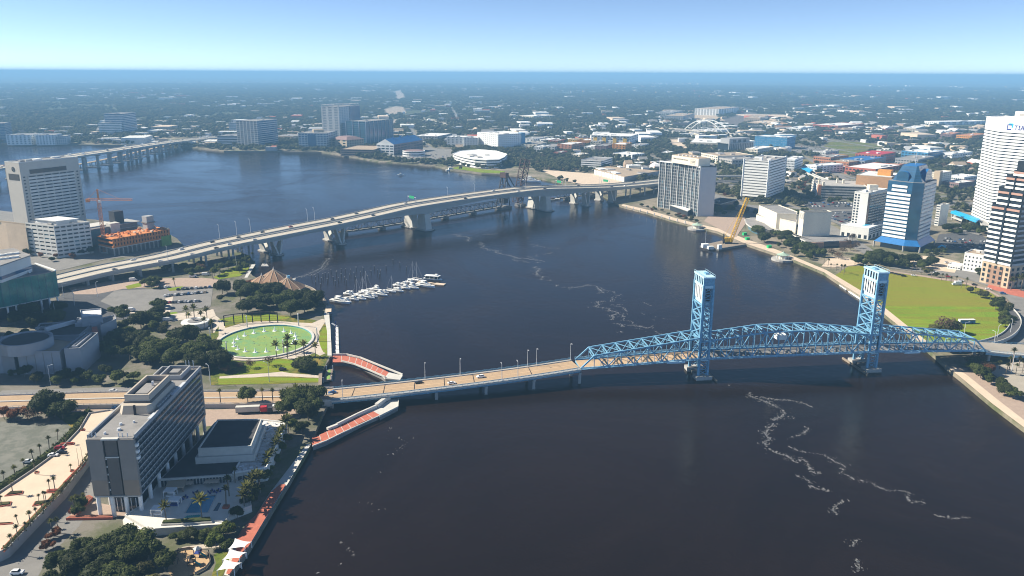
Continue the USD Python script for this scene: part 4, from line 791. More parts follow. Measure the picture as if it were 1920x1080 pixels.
# ---------------------------------------------------------------- the hotel on columns, lower left
HQ = np.array([G(163, 827, 37)[:2], G(250, 824, 37)[:2], G(377, 691, 37)[:2], G(318, 691, 37)[:2]])
hu = unit(HQ[2] - HQ[1]); hv = np.array([hu[1], -hu[0]])        # towards the far end; towards the river
HB = HQ[1]; HLEN, HWID = np.linalg.norm(HQ[2] - HQ[1]), 18.5
def hp(u, v): return HB + hu * u - hv * v                        # u metres from the near end, v metres in from the river side
hyaw = math.atan2(hu[1], hu[0])
def hrect(u0, u1, v0, v1): q = np.array([hp(u0, v0), hp(u1, v0), hp(u1, v1), hp(u0, v1)]); return q if signed(q) > 0 else q[::-1]
ht = T('hotel', 'long grey-brown hotel slab on white columns with an octagonal penthouse', 'hotel', (*hp(0, 0), 2.5))
zu, zt, nf = 12.5, 37.0, 9; fh = (zt - zu) / nf
ht.part('core', MB().prism(hrect(1.6, HLEN - 1.6, 1.7, HWID - 1.7), zu, zt - 0.4), M['glass'])
ht.part('end_wall', MB().prism(hrect(0, 1.6, 0, 6.2), zu, zt), mat('hotel_brown_grey', (0.25, 0.215, 0.185), 0.85, 0.07, 0.2))
hw = mat('hotel_brown_grey', (0.25, 0.215, 0.185), 0.85, 0.07, 0.2); hw2 = mat('hotel_lower_brown', (0.27, 0.205, 0.15), 0.85, 0.08, 0.2); hd = mat('hotel_dark_panel', (0.125, 0.105, 0.09), 0.7, 0.08, 0.2)
ht.part('end_wall', MB().prism(hrect(0, 1.6, 12.3, HWID), zu, zt), hw); ht.part('end_wall', MB().prism(hrect(HLEN - 1.6, HLEN, 0, HWID), zu, zt), hw)
for v0, v1 in ((0, 6.2), (12.3, HWID)): ht.part('lower_cladding', MB().prism(hrect(-0.06, 0, v0 + 0.02, v1 - 0.02), zu + 0.01, zu + 6.8), hw2)
ht.part('centre_panel', MB().prism(hrect(0.3, 1.4, 6.9, 11.6), zu, zu + 16.5), hd); ht.part('centre_panel', MB().prism(hrect(0.3, 1.4, 6.9, 11.6), zu + 17, zt - 0.3), hd)
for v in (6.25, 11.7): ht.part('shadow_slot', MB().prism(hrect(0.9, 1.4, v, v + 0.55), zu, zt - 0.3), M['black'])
ht.part('cap_bar', MB().prism(hrect(-0.5, 1.2, 6.0, 12.5), zt - 0.1, zt + 0.5), M['lconc']); ht.part('cap_bar', MB().prism(hrect(0.0, 0.6, 6.6, 11.9), zu + 16.5, zu + 17), M['lconc'])
for k in range(5): ht.part('wall_light', MB().box((*hp(0.7, 11.9), zu + 2 + k * 3.4), (0.7, 0.5, 0.5), hyaw), M['white'])
for k in range(3): ht.part('corner_balcony', MB().box((*hp(1.3, -0.5), zt - 3.6 - k * fh), (1.6, 1.0, 1.2), hyaw), M['white'])
for sd, v0, v1 in ((0, 0.0, 1.8), (1, HWID - 1.8, HWID)):
    for f in range(nf + 1):
        z = zu + f * fh; ht.part('floor_slab', MB().prism(hrect(1.6, HLEN - 1.6, v0, v1), z - 0.14, z + 0.16), M['lconc'])
        if f < nf: ht.part('balcony_rail', MB().prism(hrect(1.7, HLEN - 1.7, v0 + 0.02 if sd == 0 else v1 - 0.1, v0 + 0.1 if sd == 0 else v1 - 0.02), z + 0.16, z + 1.0), M['glass'])
    n = 26
    for k in range(n + 1):
        u = 1.7 + k * (HLEN - 3.6) / n; ht.part('party_wall', MB().prism(hrect(u, u + 0.22, v0 + 0.15, v1 - 0.1 if sd == 0 else v1 - 0.15), zu, zt - 0.2), M['greywall'])
ht.part('soffit', MB().prism(hrect(0.02, HLEN - 0.02, 0.3, HWID - 0.3), zu - 0.8, zu - 0.16), M['conc'])
ht.part('roof', MB().prism(hrect(0.4, HLEN - 0.4, 0.4, HWID - 0.4), zt - 0.4, zt + 0.3), M['roofg'])
for r_ in (hrect(1.6, HLEN, -0.15, 0.45), hrect(1.6, HLEN, HWID - 0.45, HWID + 0.15), hrect(HLEN - 0.5, HLEN, 0.46, HWID - 0.46)): ht.part('parapet', MB().prism(r_, zt - 0.3, zt + 1.4), M['greywall'])
for u0, u1 in ((16, 22), (41, 56)): ht.part('skylight_strip', MB().prism(hrect(u0, u1, -0.5, 0.9), zt + 1.42, zt + 1.6), M['alu'])
oct_ = [(23, 3.6), (23, 14.4), (26, 16.6), (52, 16.6), (52, 2.0), (26, 2.0)]
oq = np.array([hp(*p) for p in oct_]); oq = oq if signed(oq) > 0 else oq[::-1]
pent = ht.part('penthouse_base', MB().prism(oq, zt + 0.3, zt + 3.9, q1=inset(oq, 1.1)), mat('penthouse_tan', (0.44, 0.38, 0.31), 0.85, 0.06, 0.2))
pi_ = inset(oq, 2.2); pr_ = hrect(27, 51, 3.8, 15.0); ht.part('penthouse_band', MB().prism(pr_, zt + 3.9, zt + 4.5), hd)
pw_ = Polygon(hrect(27.5, 50.5, 4.2, 14.6)); pin = Polygon(hrect(28.3, 49.7, 5.0, 13.8)); ht.part('penthouse_screen', MB().poly(pw_.difference(pin), zt + 7.4, zt + 4.5), mat('penthouse_tan', (0.44, 0.38, 0.31)), parent=pent)
ht.part('plant_floor', MB().flat(np.array(pin.exterior.coords)[:-1], zt + 5.0), M['roofd'], parent=pent); ht.part('plant_unit', MB().box((*hp(38, 9.5), zt + 5.02), (12, 5, 1.1), hyaw), M['roofg'], parent=pent); ht.part('flue', MB().box((*hp(41, 8), zt + 6), (0.8, 0.8, 2.2), hyaw), M['alu'], parent=pent)
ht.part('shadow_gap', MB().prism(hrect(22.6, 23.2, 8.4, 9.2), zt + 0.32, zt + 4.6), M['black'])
for k in range(7): ht.part('duct', MB().box((*hp(30 + k * 3.2, 1.5), zt + 0.31), (2.4, 1.0, 1.7), hyaw), M['greywall'])
ht.part('far_plant_screen', MB().poly(Polygon(hrect(62, 75, 4, 14)).difference(Polygon(hrect(62.6, 74.4, 4.6, 13.4))), zt + 2.6, zt + 0.3), M['greywall'])
ht.part('far_plant_box', MB().box((*hp(69, 9), zt + 0.31), (5, 4, 2.0), hyaw), M['roofg'])
for u, v, r in ((8, 9, 0.9), (4.5, 13, 0.6), (13, 10.5, 0.7), (58, 7, 0.9), (15, 6, 0.5)): ht.part('roof_vent', MB().cone((*hp(u, v), zt + 0.3), r, r * 0.8, 0.9, 8), M['alu'])
for u, v in ((2, 3), (2, 5), (2, 6.5), (2.2, 15.5), (2.2, 17)): ht.part('roof_post', MB().box((*hp(u, v), zt + 0.3), (0.25, 0.25, 1.7), hyaw), M['alu'])
for k, (u, v) in enumerate([(76, 3), (76, 5), (76, 6.5)]): ht.part('antenna', MB().box((*hp(u, v), zt + 0.3), (0.25, 0.25, 4.5), hyaw), M['alu'])
for k in range(9):
    for v in (0.9, HWID - 0.9): ht.part('column', MB().cone((*hp(1.2 + k * (HLEN - 2.4) / 8, v), 2.5), 0.85, 0.85, zu - 3.3, 10, False), M['white'])
for v in (6.5, 12): ht.part('column', MB().cone((*hp(1.0, v), 2.5), 0.85, 0.85, zu - 3.3, 10, False), M['white'])
ht.part('lobby', MB().prism(hrect(5, HLEN - 6, 4, HWID - 4), 2.5, zu - 0.8), M['glass']); ht.part('lobby_wall', MB().prism(hrect(5.5, 30, 8, HWID - 4.2), 2.5, zu - 0.85), M['brown'])
for k in range(6): ht.part('lobby_mullion', MB().box((*hp(4.9, 4.6 + k * 1.9), 2.5), (0.25, 0.3, 6), hyaw), M['white'])
NOTREE.append(Polygon(hrect(-3, HLEN + 3, -3, HWID + 3)))

# the low wing by the river: dark roofs, a raised hall and a debris-strewn white roof
def at(px, z): return [tuple(G(x, y, z)[:2]) for x, y in px]
an = T('hotel_annex', 'low hotel annex with dark roofs and a debris-strewn white roof strip', 'building', (*g2(430, 880), 2.5))
low = at([(300, 898), (436, 889), (455, 855), (489, 789), (404, 790), (360, 840)], 9); solid(an, 'lower_wall', low, 2.5, 9.0, 'conc'); an.part('lower_roof', MB().flat(inset(np.array(low)[::1] if signed(np.array(low)) > 0 else np.array(low)[::-1], 0.5), 9.03), M['roofd'])
up = np.array(at([(371, 843), (471, 838), (491, 787), (408, 788)], 15.5)); up = up if signed(up) > 0 else up[::-1]
solid(an, 'hall_base', grow(up, 1.2), 9.05, 12.2, 'lconc'); solid(an, 'hall_wall', up, 12.2, 15.5, 'lconc')
an.part('hall_roof', MB().flat(inset(up, 0.6), 15.1 + 0.43), M['roofd'])
an.part('hall_parapet', MB().poly(Polygon(up).difference(Polygon(inset(up, 0.55))), 16.0, 15.4), M['lconc'])
wr_ = np.array(at([(436, 889), (500, 878), (538, 793), (490, 788), (456, 855)], 8.6)); wr_ = wr_ if signed(wr_) > 0 else wr_[::-1]
solid(an, 'white_wing_wall', wr_, 2.5, 8.6, 'lconc')
deb = mix3('debris_roof', (0.72, 0.70, 0.66), (0.45, 0.36, 0.27), (0.62, 0.60, 0.57), 0.35, 0.9); an.part('white_roof', MB().flat(inset(wr_, 0.4), 8.63), deb)
an.part('white_parapet', MB().poly(Polygon(wr_).difference(Polygon(inset(wr_, 0.4))), 9.3, 8.5), M['white'])
rr = random.Random(3); wpoly = Polygon(inset(wr_, 1.5)); x0, y0, x1, y1 = wpoly.bounds; n = 0
while n < 60:
    p = (rr.uniform(x0, x1), rr.uniform(y0, y1))
    if wpoly.contains(Point(p)): an.part('roof_rubble', MB().box((*p, 8.64), (rr.uniform(0.4, 2.2), rr.uniform(0.3, 1.2), rr.uniform(0.15, 0.9)), rr.uniform(0, 3)), M[rr.choice(('roofw', 'rooft', 'white', 'conc', 'alu'))]); n += 1
a_, b_ = np.array(at([(318, 905), (436, 897)], 5.2)); u_ = unit(b_ - a_); nn_ = np.array([u_[1], -u_[0]]); Lw = np.linalg.norm(b_ - a_)
a_, b_, u_, nn_, Lw = side_frame(np.array(low) if signed(np.array(low)) > 0 else np.array(low)[::-1], 0)
for k in range(22): c = a_ + u_ * (k + 0.6) * Lw / 22.5 + nn_ * 0.06; an.part('french_window', MB().box((*c, 5.3), (Lw / 22.5 * 0.62, 0.12, 2.7), math.atan2(u_[1], u_[0])), M['glass'])
an.part('fascia', MB().box((*((a_ + b_) / 2 + nn_ * 0.3), 8.3), (Lw, 0.6, 0.9), math.atan2(u_[1], u_[0])), M['lconc'])
for k, (s, w) in enumerate(((0.36, 6), (0.72, 6))): c = a_ + u_ * Lw * s + nn_ * 1.8; an.part('awning', MB().prism([c + u_ * x + nn_ * y for x, y in ((-w / 2, -1.7), (w / 2, -1.7), (w / 2, 1.5), (-w / 2, 1.5))], 7.2, 7.35), M['tan'])
for k in range(5): c = wr_[0] + (wr_[1] - wr_[0]) * (0.2 + 0.15 * k) - unit(np.array([0, 1])) * 0.1; an.part('window', MB().box((*c, 4.6), (1.6, 0.4, 2.4), math.atan2(*(wr_[1] - wr_[0])[::-1])), M['glass'])
NOTREE += [Polygon(low).buffer(2), Polygon(wr_).buffer(1)]
cq = np.array(at([(308, 915), (345, 912), (352, 888), (322, 890)], 8)); tc = T('canopy', 'dark tan sloped canopy over the terrace between hotel and pool', 'canopy', (*cq[0], 5.2)); tc.part('canopy_roof', MB().prism(cq if signed(cq) > 0 else cq[::-1], [7.4, 7.4, 8.4, 8.4], [7.6, 7.6, 8.6, 8.6]), M['tanwall'])
for c in inset(cq if signed(cq) > 0 else cq[::-1], 0.6): tc.part('post', MB().box((*c, 5.2), (0.3, 0.3, 2.3)), M['brown'])
# the pool terrace
ZD = 5.2
pdq = np.array(at([(236, 967), (284, 995), (292, 992), (418, 984), (430, 964), (470, 949), (458, 905), (440, 893), (300, 905), (272, 945)], ZD)); pdq = pdq if signed(pdq) > 0 else pdq[::-1]
pd_ = Polygon(pdq); pool = Polygon(at([(347, 962), (389, 961), (405, 928), (366, 929)], ZD)); spa = Polygon(at([(399, 958), (408, 958), (416, 942), (409, 942)], ZD))
te = T('pool_terrace', 'pale raised hotel pool terrace with a blue swimming pool and hot tub', 'terrace', (*pdq[0], 2.5))
te.part('deck', MB().poly(pd_.difference(pool).difference(spa), ZD, 2.4), M['pooldeck']); pw = te.part('pool', MB().poly(pool, ZD - 0.35, ZD - 0.6), M['pool']); te.part('hot_tub', MB().poly(spa, ZD - 0.3, ZD - 0.6), mat('dark_pool_water', (0.02, 0.07, 0.11), 0.08))
te.part('pool_coping', MB().poly(pool.buffer(0.5).difference(pool), ZD + 0.06, ZD - 0.3), M['lconc'])
te.part('edge_wall', MB().poly(pd_.buffer(0.4).difference(pd_), ZD + 0.55, 2.4), M['lconc'])
pl = Polygon(at([(302, 986), (398, 981), (396, 973), (306, 979)], ZD)); te.part('planter', MB().poly(pl, ZD + 0.7, ZD), M['lconc']); te.part('planting', MB().poly(pl.buffer(-0.4), ZD + 1.3, ZD + 0.6), L['oak'])
NOTREE.append(pd_.buffer(0.5))
for i, (x, y) in enumerate([(320, 929), (328, 946), (297, 963)]):
    c = g2(x, y, ZD); t = T('cabana', ('white framed cabana near the hotel columns, farthest from the terrace edge', 'white framed cabana in the middle beside the pool', 'white cabana at the sunlit edge of the pool terrace')[i], 'cabana', (*c, ZD))
    for a in (-2.1, 2.1):
        for b in (-1.7, 1.7): t.part('post', MB().box((c[0] + a, c[1] + b, ZD), (0.25, 0.25, 2.6)), M['white'])
    t.part('canopy', MB().box((*c, ZD + 2.6), (4.6, 3.8, 0.22)), M['sail']); t.part('day_bed', MB().box((*c, ZD), (3.2, 2.2, 0.5)), M['signblue'] if i == 1 else M['sail']); t.part('back_cushion', MB().box((c[0], c[1] + 1.0, ZD + 0.5), (3.2, 0.35, 0.6)), M['sail'])
for i in range(8):
    p = lerp(g2(350, 970.5, ZD), g2(374, 968.5, ZD), i / 7); t = T('sun_lounger', f'teal sun lounger in the sunlit row by the planter, {nth(i)} from the hotel side', 'sun lounger', (*p, ZD), 'teal loungers in one row')
    t.part('frame', MB().box((*p, ZD + 0.2), (0.6, 1.9, 0.1), -0.35), M['white']); t.part('cushion', MB().box((*p, ZD + 0.31), (0.6, 1.8, 0.1), -0.35), M['teal'])
    for a in (-0.7, 0.7): t.part('leg', MB().box((p[0] + 0.25 * a, p[1] + a, ZD), (0.55, 0.08, 0.2), -0.35), M['white'])
for i, (x, y) in enumerate([(346, 934), (368, 925), (396, 923), (408, 922)]):
    p = g2(x, y, ZD); t = T('patio_set', f'dark patio table with chairs on the shaded terrace, {nth(i)} from the hotel', 'patio set', (*p, ZD), 'patio tables by the pool')
    t.part('table_top', MB().cone((*p, ZD + 0.7), 0.6, 0.6, 0.06, 10), M['signdark']); t.part('table_leg', MB().box((*p, ZD), (0.15, 0.15, 0.7)), M['signdark'])
    for k in range(4): c = (p[0] + 1.1 * math.cos(k * 1.57), p[1] + 1.1 * math.sin(k * 1.57)); t.part('chair', MB().box((*c, ZD), (0.55, 0.55, 0.45), k).box((c[0] + 0.25 * math.cos(k * 1.57), c[1] + 0.25 * math.sin(k * 1.57), ZD + 0.45), (0.5, 0.5, 0.4), k), M['signblue'])
for x, y, lab in ((424, 952, 'square red planter box on the pool terrace corner'),): p = g2(x, y, ZD); t = T('planter', lab, 'planter', (*p, ZD)); t.part('box', MB().box((*p, ZD), (2.4, 2.0, 1.0)), M['redbrick']); t.part('soil', MB().box((*p, ZD + 1.0), (2.0, 1.6, 0.12)), M['soil'])

# ---------------------------------------------------------------- the tan parking deck on the left
DZ = 6.0
dq = np.array(at([(0, 1036), (-90, 1060), (-120, 1010), (0, 924), (60, 884), (112, 846), (150, 806), (168, 776), (206, 770), (216, 773), (190, 815), (166, 858), (120, 921), (60, 982), (16, 1028)], DZ)); dq = dq if signed(dq) > 0 else dq[::-1]
dk = T('parking_deck', 'sandy tan parking deck raised behind a grey retaining wall', 'parking deck', (*dq[0], 2.5))
dk.part('deck', MB().poly(Polygon(dq), DZ, 2.4), M['tan']); dk.part('edge_wall', MB().poly(Polygon(dq).buffer(0.35).difference(Polygon(dq)), DZ + 0.75, 2.4), M['conc'])
NOTREE.append(Polygon(dq).buffer(1))
for i, px in enumerate([[(8, 1036), (52, 988), (112, 925), (128, 905), (122, 903), (104, 922), (46, 984), (2, 1030)], [(60, 950), (96, 944), (98, 938), (66, 941)], [(120, 914), (160, 872), (164, 862), (155, 868), (118, 906)], [(86, 925), (112, 924), (108, 917), (88, 919)], [(8, 931), (42, 927), (44, 921), (20, 922)], [(-8, 952), (20, 948), (22, 941), (-6, 943)], [(108, 837), (138, 834), (140, 830), (116, 831)], [(64, 888), (72, 888), (73, 884), (66, 884)], [(131, 885), (140, 885), (140, 881), (132, 881)], [(148, 808), (158, 808), (159, 804), (150, 804)], [(-6, 985), (24, 983), (24, 980), (-4, 981)]]):
    g = Polygon(at(px, DZ)).buffer(0); t = T('planting_bed', f'red mulched planting bed with kerb on the tan parking deck, {nth(i)} in order of size', 'planting bed', (g.centroid.x, g.centroid.y, DZ), 'planting beds on the tan parking deck')
    t.part('kerb', MB().poly(g, DZ + 0.35, DZ), M['redbrick']); t.part('mulch', MB().poly(g.buffer(-0.3), DZ + 0.42, DZ + 0.3), M['soil']); t.part('low_plants', MB().poly(g.buffer(-0.6), DZ + 0.7, DZ + 0.4), M['plantred'] if i in (2, 3, 6) else L['olive'])
for kd, x, y, yaw, lab in [(('white', False), 100, 855, 0.1, 'white car parked on the tan deck beside the dark red car'), (('red', True), 112, 842, 0.1, 'dark red car parked by the planting bed on the tan deck'), (('black', False), 116, 850, 0.1, 'black car behind the white car on the tan deck')]: car(kd, g2(x, y, DZ), DZ, yaw, lab)
for kd, x, y, yaw, lab in [(('white', False), 53, 867, 0.2, 'white car parked on the grey lot outside the hedge'), (('white', False), 3, 912, 0.2, 'white car at the left edge of the grey lot'), (('white', True), 33, 1076, 0.1, 'white car on the street at the bottom left corner'), (('grey', True), 176, 1052, 1.2, 'grey car under the big trees near the playground'), (('black', False), 168, 1048, 1.2, 'black car under the big trees near the playground'), (('blue', False), 218, 666 + 100, 0.0, 'blue car on the service street below the tan road'), (('black', True), 530, 694, 0.2, 'dark car parked on the park path below the fountain')]: car(kd, g2(x, y, 2.6), 2.65, yaw, lab)
for i, (x, y) in enumerate([(148, 872), (156, 870)]):
    p = g2(x, y, DZ); t = T('flagpole', f'bare thin flagpole beside the hotel on the tan deck, {("left", "right")[i]} one', 'flagpole', (*p, DZ)); t.part('pole', MB().cone((*p, DZ), 0.12, 0.05, 8, 6), M['signdark']); t.part('finial', MB().cone((*p, DZ + 8), 0.15, 0.05, 0.25, 6), M['alu'])
# planters and low walls in front of the hotel
for i, px in enumerate([[(124, 976), (132, 971), (210, 969), (212, 974)], [(128, 962), (150, 938), (168, 932), (175, 936), (160, 950), (148, 966)]]):
    g = Polygon(at(px, 2.5)).buffer(0); t = T('planter', ('long red brick planter wall along the plaza edge', 'raised red brick planter with shrubs beside the hotel columns')[i], 'planter', (g.centroid.x, g.centroid.y, 2.5)); t.part('wall', MB().poly(g, 3.6, 2.4), M['redbrick']); t.part('soil', MB().poly(g.buffer(-0.5), 3.7, 3.5), M['soil'])
wq = at([(280, 990), (284, 996), (250, 1000), (230, 975), (236, 968)], 4.5); st = T('terrace_ramp', 'pale paved ramp and wall at the near corner of the pool terrace', 'ramp', (*wq[0], 2.5)); st.part('ramp', MB().poly(Polygon(wq).buffer(0), 4.5, 2.4), M['pooldeck']); st.part('wall', MB().poly(LineString(wq[1:3]).buffer(0.3), 5.2, 2.4), M['conc'])
# trailers behind the hotel
def trailer(px0, px1, z, h, w, m, name, lab, cat):
    a, b = g2(*px0, z), g2(*px1, z); c = (a + b) / 2; ln = np.linalg.norm(b - a); y = math.atan2(*(b - a)[::-1]); t = T(name, lab, cat, (*c, z))
    t.part('box', MB().box((*c, z + 1.0), (ln, w, h), y), M[m]); t.part('chassis', MB().box((*c, z + 0.6), (ln, w * 0.8, 0.4), y), M['dsteel'])
    for s in (-0.35, 0.35):
        cc = c + unit(b - a) * ln * s; t.part('axle', MB().box((*cc, z), (1.0, w, 0.9), y), M['tyre'])
    return t
trailer((443, 775), (488, 773), 2.6, 2.9, 2.6, 'lconc', 'box_trailer', 'long pale grey box trailer parked behind the hotel', 'trailer'); trailer((489, 774), (501, 773), 2.6, 2.6, 2.6, 'roofred', 'truck', 'red truck between the long pale trailer and the white truck box', 'truck'); trailer((503, 774), (511, 773.5), 2.6, 2.2, 2.5, 'dsteel', 'truck', 'dark truck beside the red truck behind the hotel', 'truck'); trailer((512, 773), (522, 772), 2.6, 3.0, 2.5, 'white', 'truck', 'short white truck box nearest the trees behind the hotel', 'truck')

# ---------------------------------------------------------------- riverwalk things
for i, (x, y) in enumerate([(450, 1032), (440, 1052), (430, 1072)]):
    p = g2(x, y, 3.2); t = T('shade_sail', f'white tensioned shade sail over the brick riverwalk, {("farthest from", "between the other two, second from", "nearest")[i]} the viewer', 'shade sail', (*p, 3.2)); k = np.array([[-3.4, -2.4], [3.0, -3.0], [3.6, 2.6], [-2.6, 3.0]]); zz = [5.4, 6.6, 5.2, 6.4]
    v = [(*(p + q), z_) for q, z_ in zip(k, zz)]; n_ = 8; V = []; F_ = []
    for a in range(n_ + 1):
        for b in range(n_ + 1):
            s, r_ = a / n_, b / n_; q = np.array(v[0]) * (1 - s) * (1 - r_) + np.array(v[1]) * s * (1 - r_) + np.array(v[2]) * s * r_ + np.array(v[3]) * (1 - s) * r_
            e = 0.22 * 4 * (s * (1 - s) * (0 if r_ in (0, 1) else 0) + 0); c_ = np.array([*p, q[2]]); pull = 0.16 * (4 * s * (1 - s) * (2 * r_ - 1) ** 2 + 4 * r_ * (1 - r_) * (2 * s - 1) ** 2); V.append(q + (c_ - q) * pull)
    for a in range(n_):
        for b in range(n_): o = a * (n_ + 1) + b; F_ += [(o, o + n_ + 1, o + n_ + 2), (o, o + n_ + 2, o + 1)]
    V = np.array(V); t.part('canvas', (np.vstack([V, V - [0, 0, 0.05]]), np.vstack([F_, np.array(F_)[:, ::-1] + len(V)])), M['sail'])
    for q in v: t.part('post', MB().beam((q[0], q[1], 2.6), q, 0.22), M['white'])
def boardwalk(name, lab, red, grey, parapets, z=2.6):
    t = T(name, lab, 'boardwalk', (*g2(*red[0], z), 0)); g = Polygon(at(red, z)).buffer(0); t.part('brick_deck', MB().poly(g, z, z - 0.7), M['redpave'])
    if grey: t.part('grey_deck', MB().poly(Polygon(at(grey, z)).buffer(0).difference(g.buffer(0.02)), z, z - 0.7), M['lconc'])
    al = g if not grey else unary_union([g, Polygon(at(grey, z)).buffer(0)])
    t.part('skirt', MB().poly(al.buffer(-0.1), z - 0.72, -1.0), M['dconc'])
    for px, h, w in parapets: t.part('parapet', MB().poly(LineString(at(px, z)).buffer(w / 2, cap_style=2, join_style=2), z + h, z), M['lconc'])
    x0, y0, x1, y1 = g.bounds; e = np.array(at(red, z)); 
    for k in range(1, 9):
        q = LineString(e[:len(e) // 2]); a = q.interpolate(k / 9, normalized=True); q2 = LineString(e[len(e) // 2:][::-1]); b = q2.interpolate(k / 9, normalized=True); t.part('paving_joint', MB().poly(LineString([a, b]).buffer(0.14, cap_style=2).intersection(g), z + 0.012), M['lconc'])
boardwalk('boardwalk', 'red brick boardwalk curving out from the fountain park under the viaduct', [(624, 667), (648, 667), (672, 672), (700, 684), (729, 698), (722, 707), (700, 697), (678, 686), (650, 679), (624, 679)], [(700, 684), (729, 698), (755, 704), (750, 712), (722, 709), (712, 702)], [([(624, 666), (650, 666), (676, 672), (703, 683), (755, 704)], 1.1, 0.5), ([(640, 678), (665, 684), (690, 694), (722, 708)], 0.9, 0.6)])
boardwalk('boardwalk', 'red brick boardwalk jutting out below the viaduct beside the hotel seawall', [(584, 820), (604, 813), (634, 799), (672, 781), (700, 771), (712, 778), (680, 791), (640, 812), (612, 826), (586, 836)], [(672, 781), (706, 765), (728, 752), (740, 742), (748, 742), (746, 762), (712, 780), (700, 774)], [([(586, 837), (612, 827), (640, 813), (712, 780), (746, 763), (748, 743)], 0.5, 0.5), ([(632, 799), (672, 779), (706, 764)], 1.6, 1.0), ([(706, 764), (722, 752), (730, 748)], 2.2, 2.0), ([(614, 806), (632, 799)], 1.2, 1.6)])
fd = T('floating_dock', 'narrow white floating dock with piles beside the fountain riverwalk', 'dock', G(632, 640, 0)); g = Polygon(at([(629, 612), (634, 612), (636, 664), (629, 664)], 0.8)); fd.part('deck', MB().poly(g, 0.8, -0.3), M['offwhite'])
for k in range(8): p = lerp(g2(629, 608, 0.8), g2(629, 664, 0.8), k / 7); fd.part('pile', MB().box((*p, -1), (0.5, 0.5, 4.2)), M['signblue'])
fd.part('gangway', MB().beam(G(622, 606, 3), G(632, 612, 1.2), 1.6, 0.2), M['alu'])
for i, (x, y) in enumerate([(615, 696)]):
    t = T('dock_platform', 'small timber landing with green floor and white posts between path and water', 'landing', G(613, 706, 2)); g = Polygon(at([(606, 714), (622, 711), (624, 692), (612, 692)], 1.2)); t.part('deck', MB().poly(g, 1.2, 0.2), M['wood']); t.part('green_floor', MB().poly(g.buffer(-1.2), 1.25, 1.1), M['ygreen'])
    for q in np.array(g.exterior.coords)[:-1]: t.part('post', MB().box((*q, -1), (0.4, 0.4, 4.5)), M['white'])
    t.part('footbridge', MB().beam(G(600, 722, 3.2), G(601, 697, 3.2), 2.0, 0.3), M['wood'])

# ---------------------------------------------------------------- the round fountain
fc = g2(497.5, 641); e1 = (g2(584, 640) - g2(411, 643)) / 2; e2 = (g2(505, 611) - g2(488, 671)) / 2; e2 = e2 - unit(e1) * (e2 @ unit(e1)); 
th = np.linspace(0, 2 * math.pi, 73)[:-1]
ell = lambda k, grow_=0.0: [tuple(fc + unit(e1) * (np.linalg.norm(e1) * k + grow_) * math.cos(a) + unit(e2) * (np.linalg.norm(e2) * k + grow_) * math.sin(a)) for a in th]
ft = T('fountain', 'large round fountain basin of green water ringed by white water jets', 'fountain', (*fc, 2.5))
ft.part('rim', MB().poly(Polygon(ell(1, 1.6)).difference(Polygon(ell(1))), 3.9, 2.4), M['lconc']); ft.part('apron', MB().poly(Polygon(ell(1, 4.2)).difference(Polygon(ell(1, 1.65))), 3.1, 2.4), M['path'])
ft.part('water', MB().poly(Polygon(ell(1)), 3.0), M['fount']); ft.part('basin_wall', MB().poly(Polygon(ell(1, 0.0)).difference(Polygon(ell(1, -0.25))), 3.7, 2.4), mat('teal_basin', (0.10, 0.30, 0.33), 0.5))
NOTREE.append(Polygon(ell(1, 5)))
for k in range(18):
    a = 2 * math.pi * (k + 0.3) / 18; p = fc + e1 * 0.66 * math.cos(a) + e2 * 0.66 * math.sin(a)
    ft.part('jet', MB().cone((*p, 3.0), 0.75, 0.12, 3.0, 8).cone((*p, 3.0), 1.5, 1.2, 0.12, 10), M['spray'])
for k in range(10): ft.part('nozzle', MB().cone((*(fc + e1 * 0.25 * math.cos(k * 0.628) + e2 * 0.25 * math.sin(k * 0.628)), 2.9), 0.5, 0.3, 0.35, 6), M['dconc'])
for i, (x, y, h) in enumerate([(464, 617, 9), (560, 612, 9), (426, 668, 9), (532, 664, 9), (595, 640, 9), (395, 640, 9)]):
    p = g2(x, y); t = T('park_light_column', f'slim pale light column round the fountain, {nth(i)} of the ring', 'light column', (*p, 2.5), 'light columns round the fountain'); t.part('column', MB().cone((*p, 2.5), 0.45, 0.35, h, 8), M['lconc']); t.part('lantern', MB().cone((*p, 2.5 + h), 0.5, 0.3, 0.8, 8), M['white'])
# the dark arbour of tall posts behind it
ar = T('arbour', 'long dark timber arbour of tall posts and beams behind the fountain', 'arbour', (*g2(480, 607), 2.5)); ax = [(421, 611), (439, 608), (456, 606), (474, 605), (490, 604), (506, 604), (521, 605)]; tops = []
for x, y in ax: p = g2(x, y); ar.part('post', MB().box((*p, 2.5), (0.55, 0.55, 7.5)), M['pile']); tops.append(np.array([*p, 10.0]))
for a, b in zip(tops[:-1], tops[1:]): ar.part('beam', MB().beam(a, b, 0.5), M['pile']); [ar.part('wire', MB().beam(a - [0, 0, d], b - [0, 0, d], 0.1), M['pile']) for d in (1.6, 3.2, 4.8)]
pz_ = g2(367, 612); pv_ = T('round_pavilion', 'low round pavilion with a pale flat roof among the park trees', 'pavilion', (*pz_, 2.5)); pv_.part('wall', MB().cone((*pz_, 2.5), 8.5, 8.5, 3.4, 28), M['lconc']); pv_.part('roof', MB().cone((*pz_, 5.9), 9.6, 9.4, 0.7, 28), M['offwhite']); pv_.part('skylight', MB().cone((*pz_, 6.62), 5.2, 5.0, 0.35, 24), M['roofg']); [pv_.part('roof_unit', MB().box((pz_[0] + a, pz_[1] + b, 6.9), (1.8, 1.4, 0.9)), M['dconc']) for a, b in ((-1, 1), (1.5, -1), (0, 0))]
NOTREE.append(Point(*pz_).buffer(11))
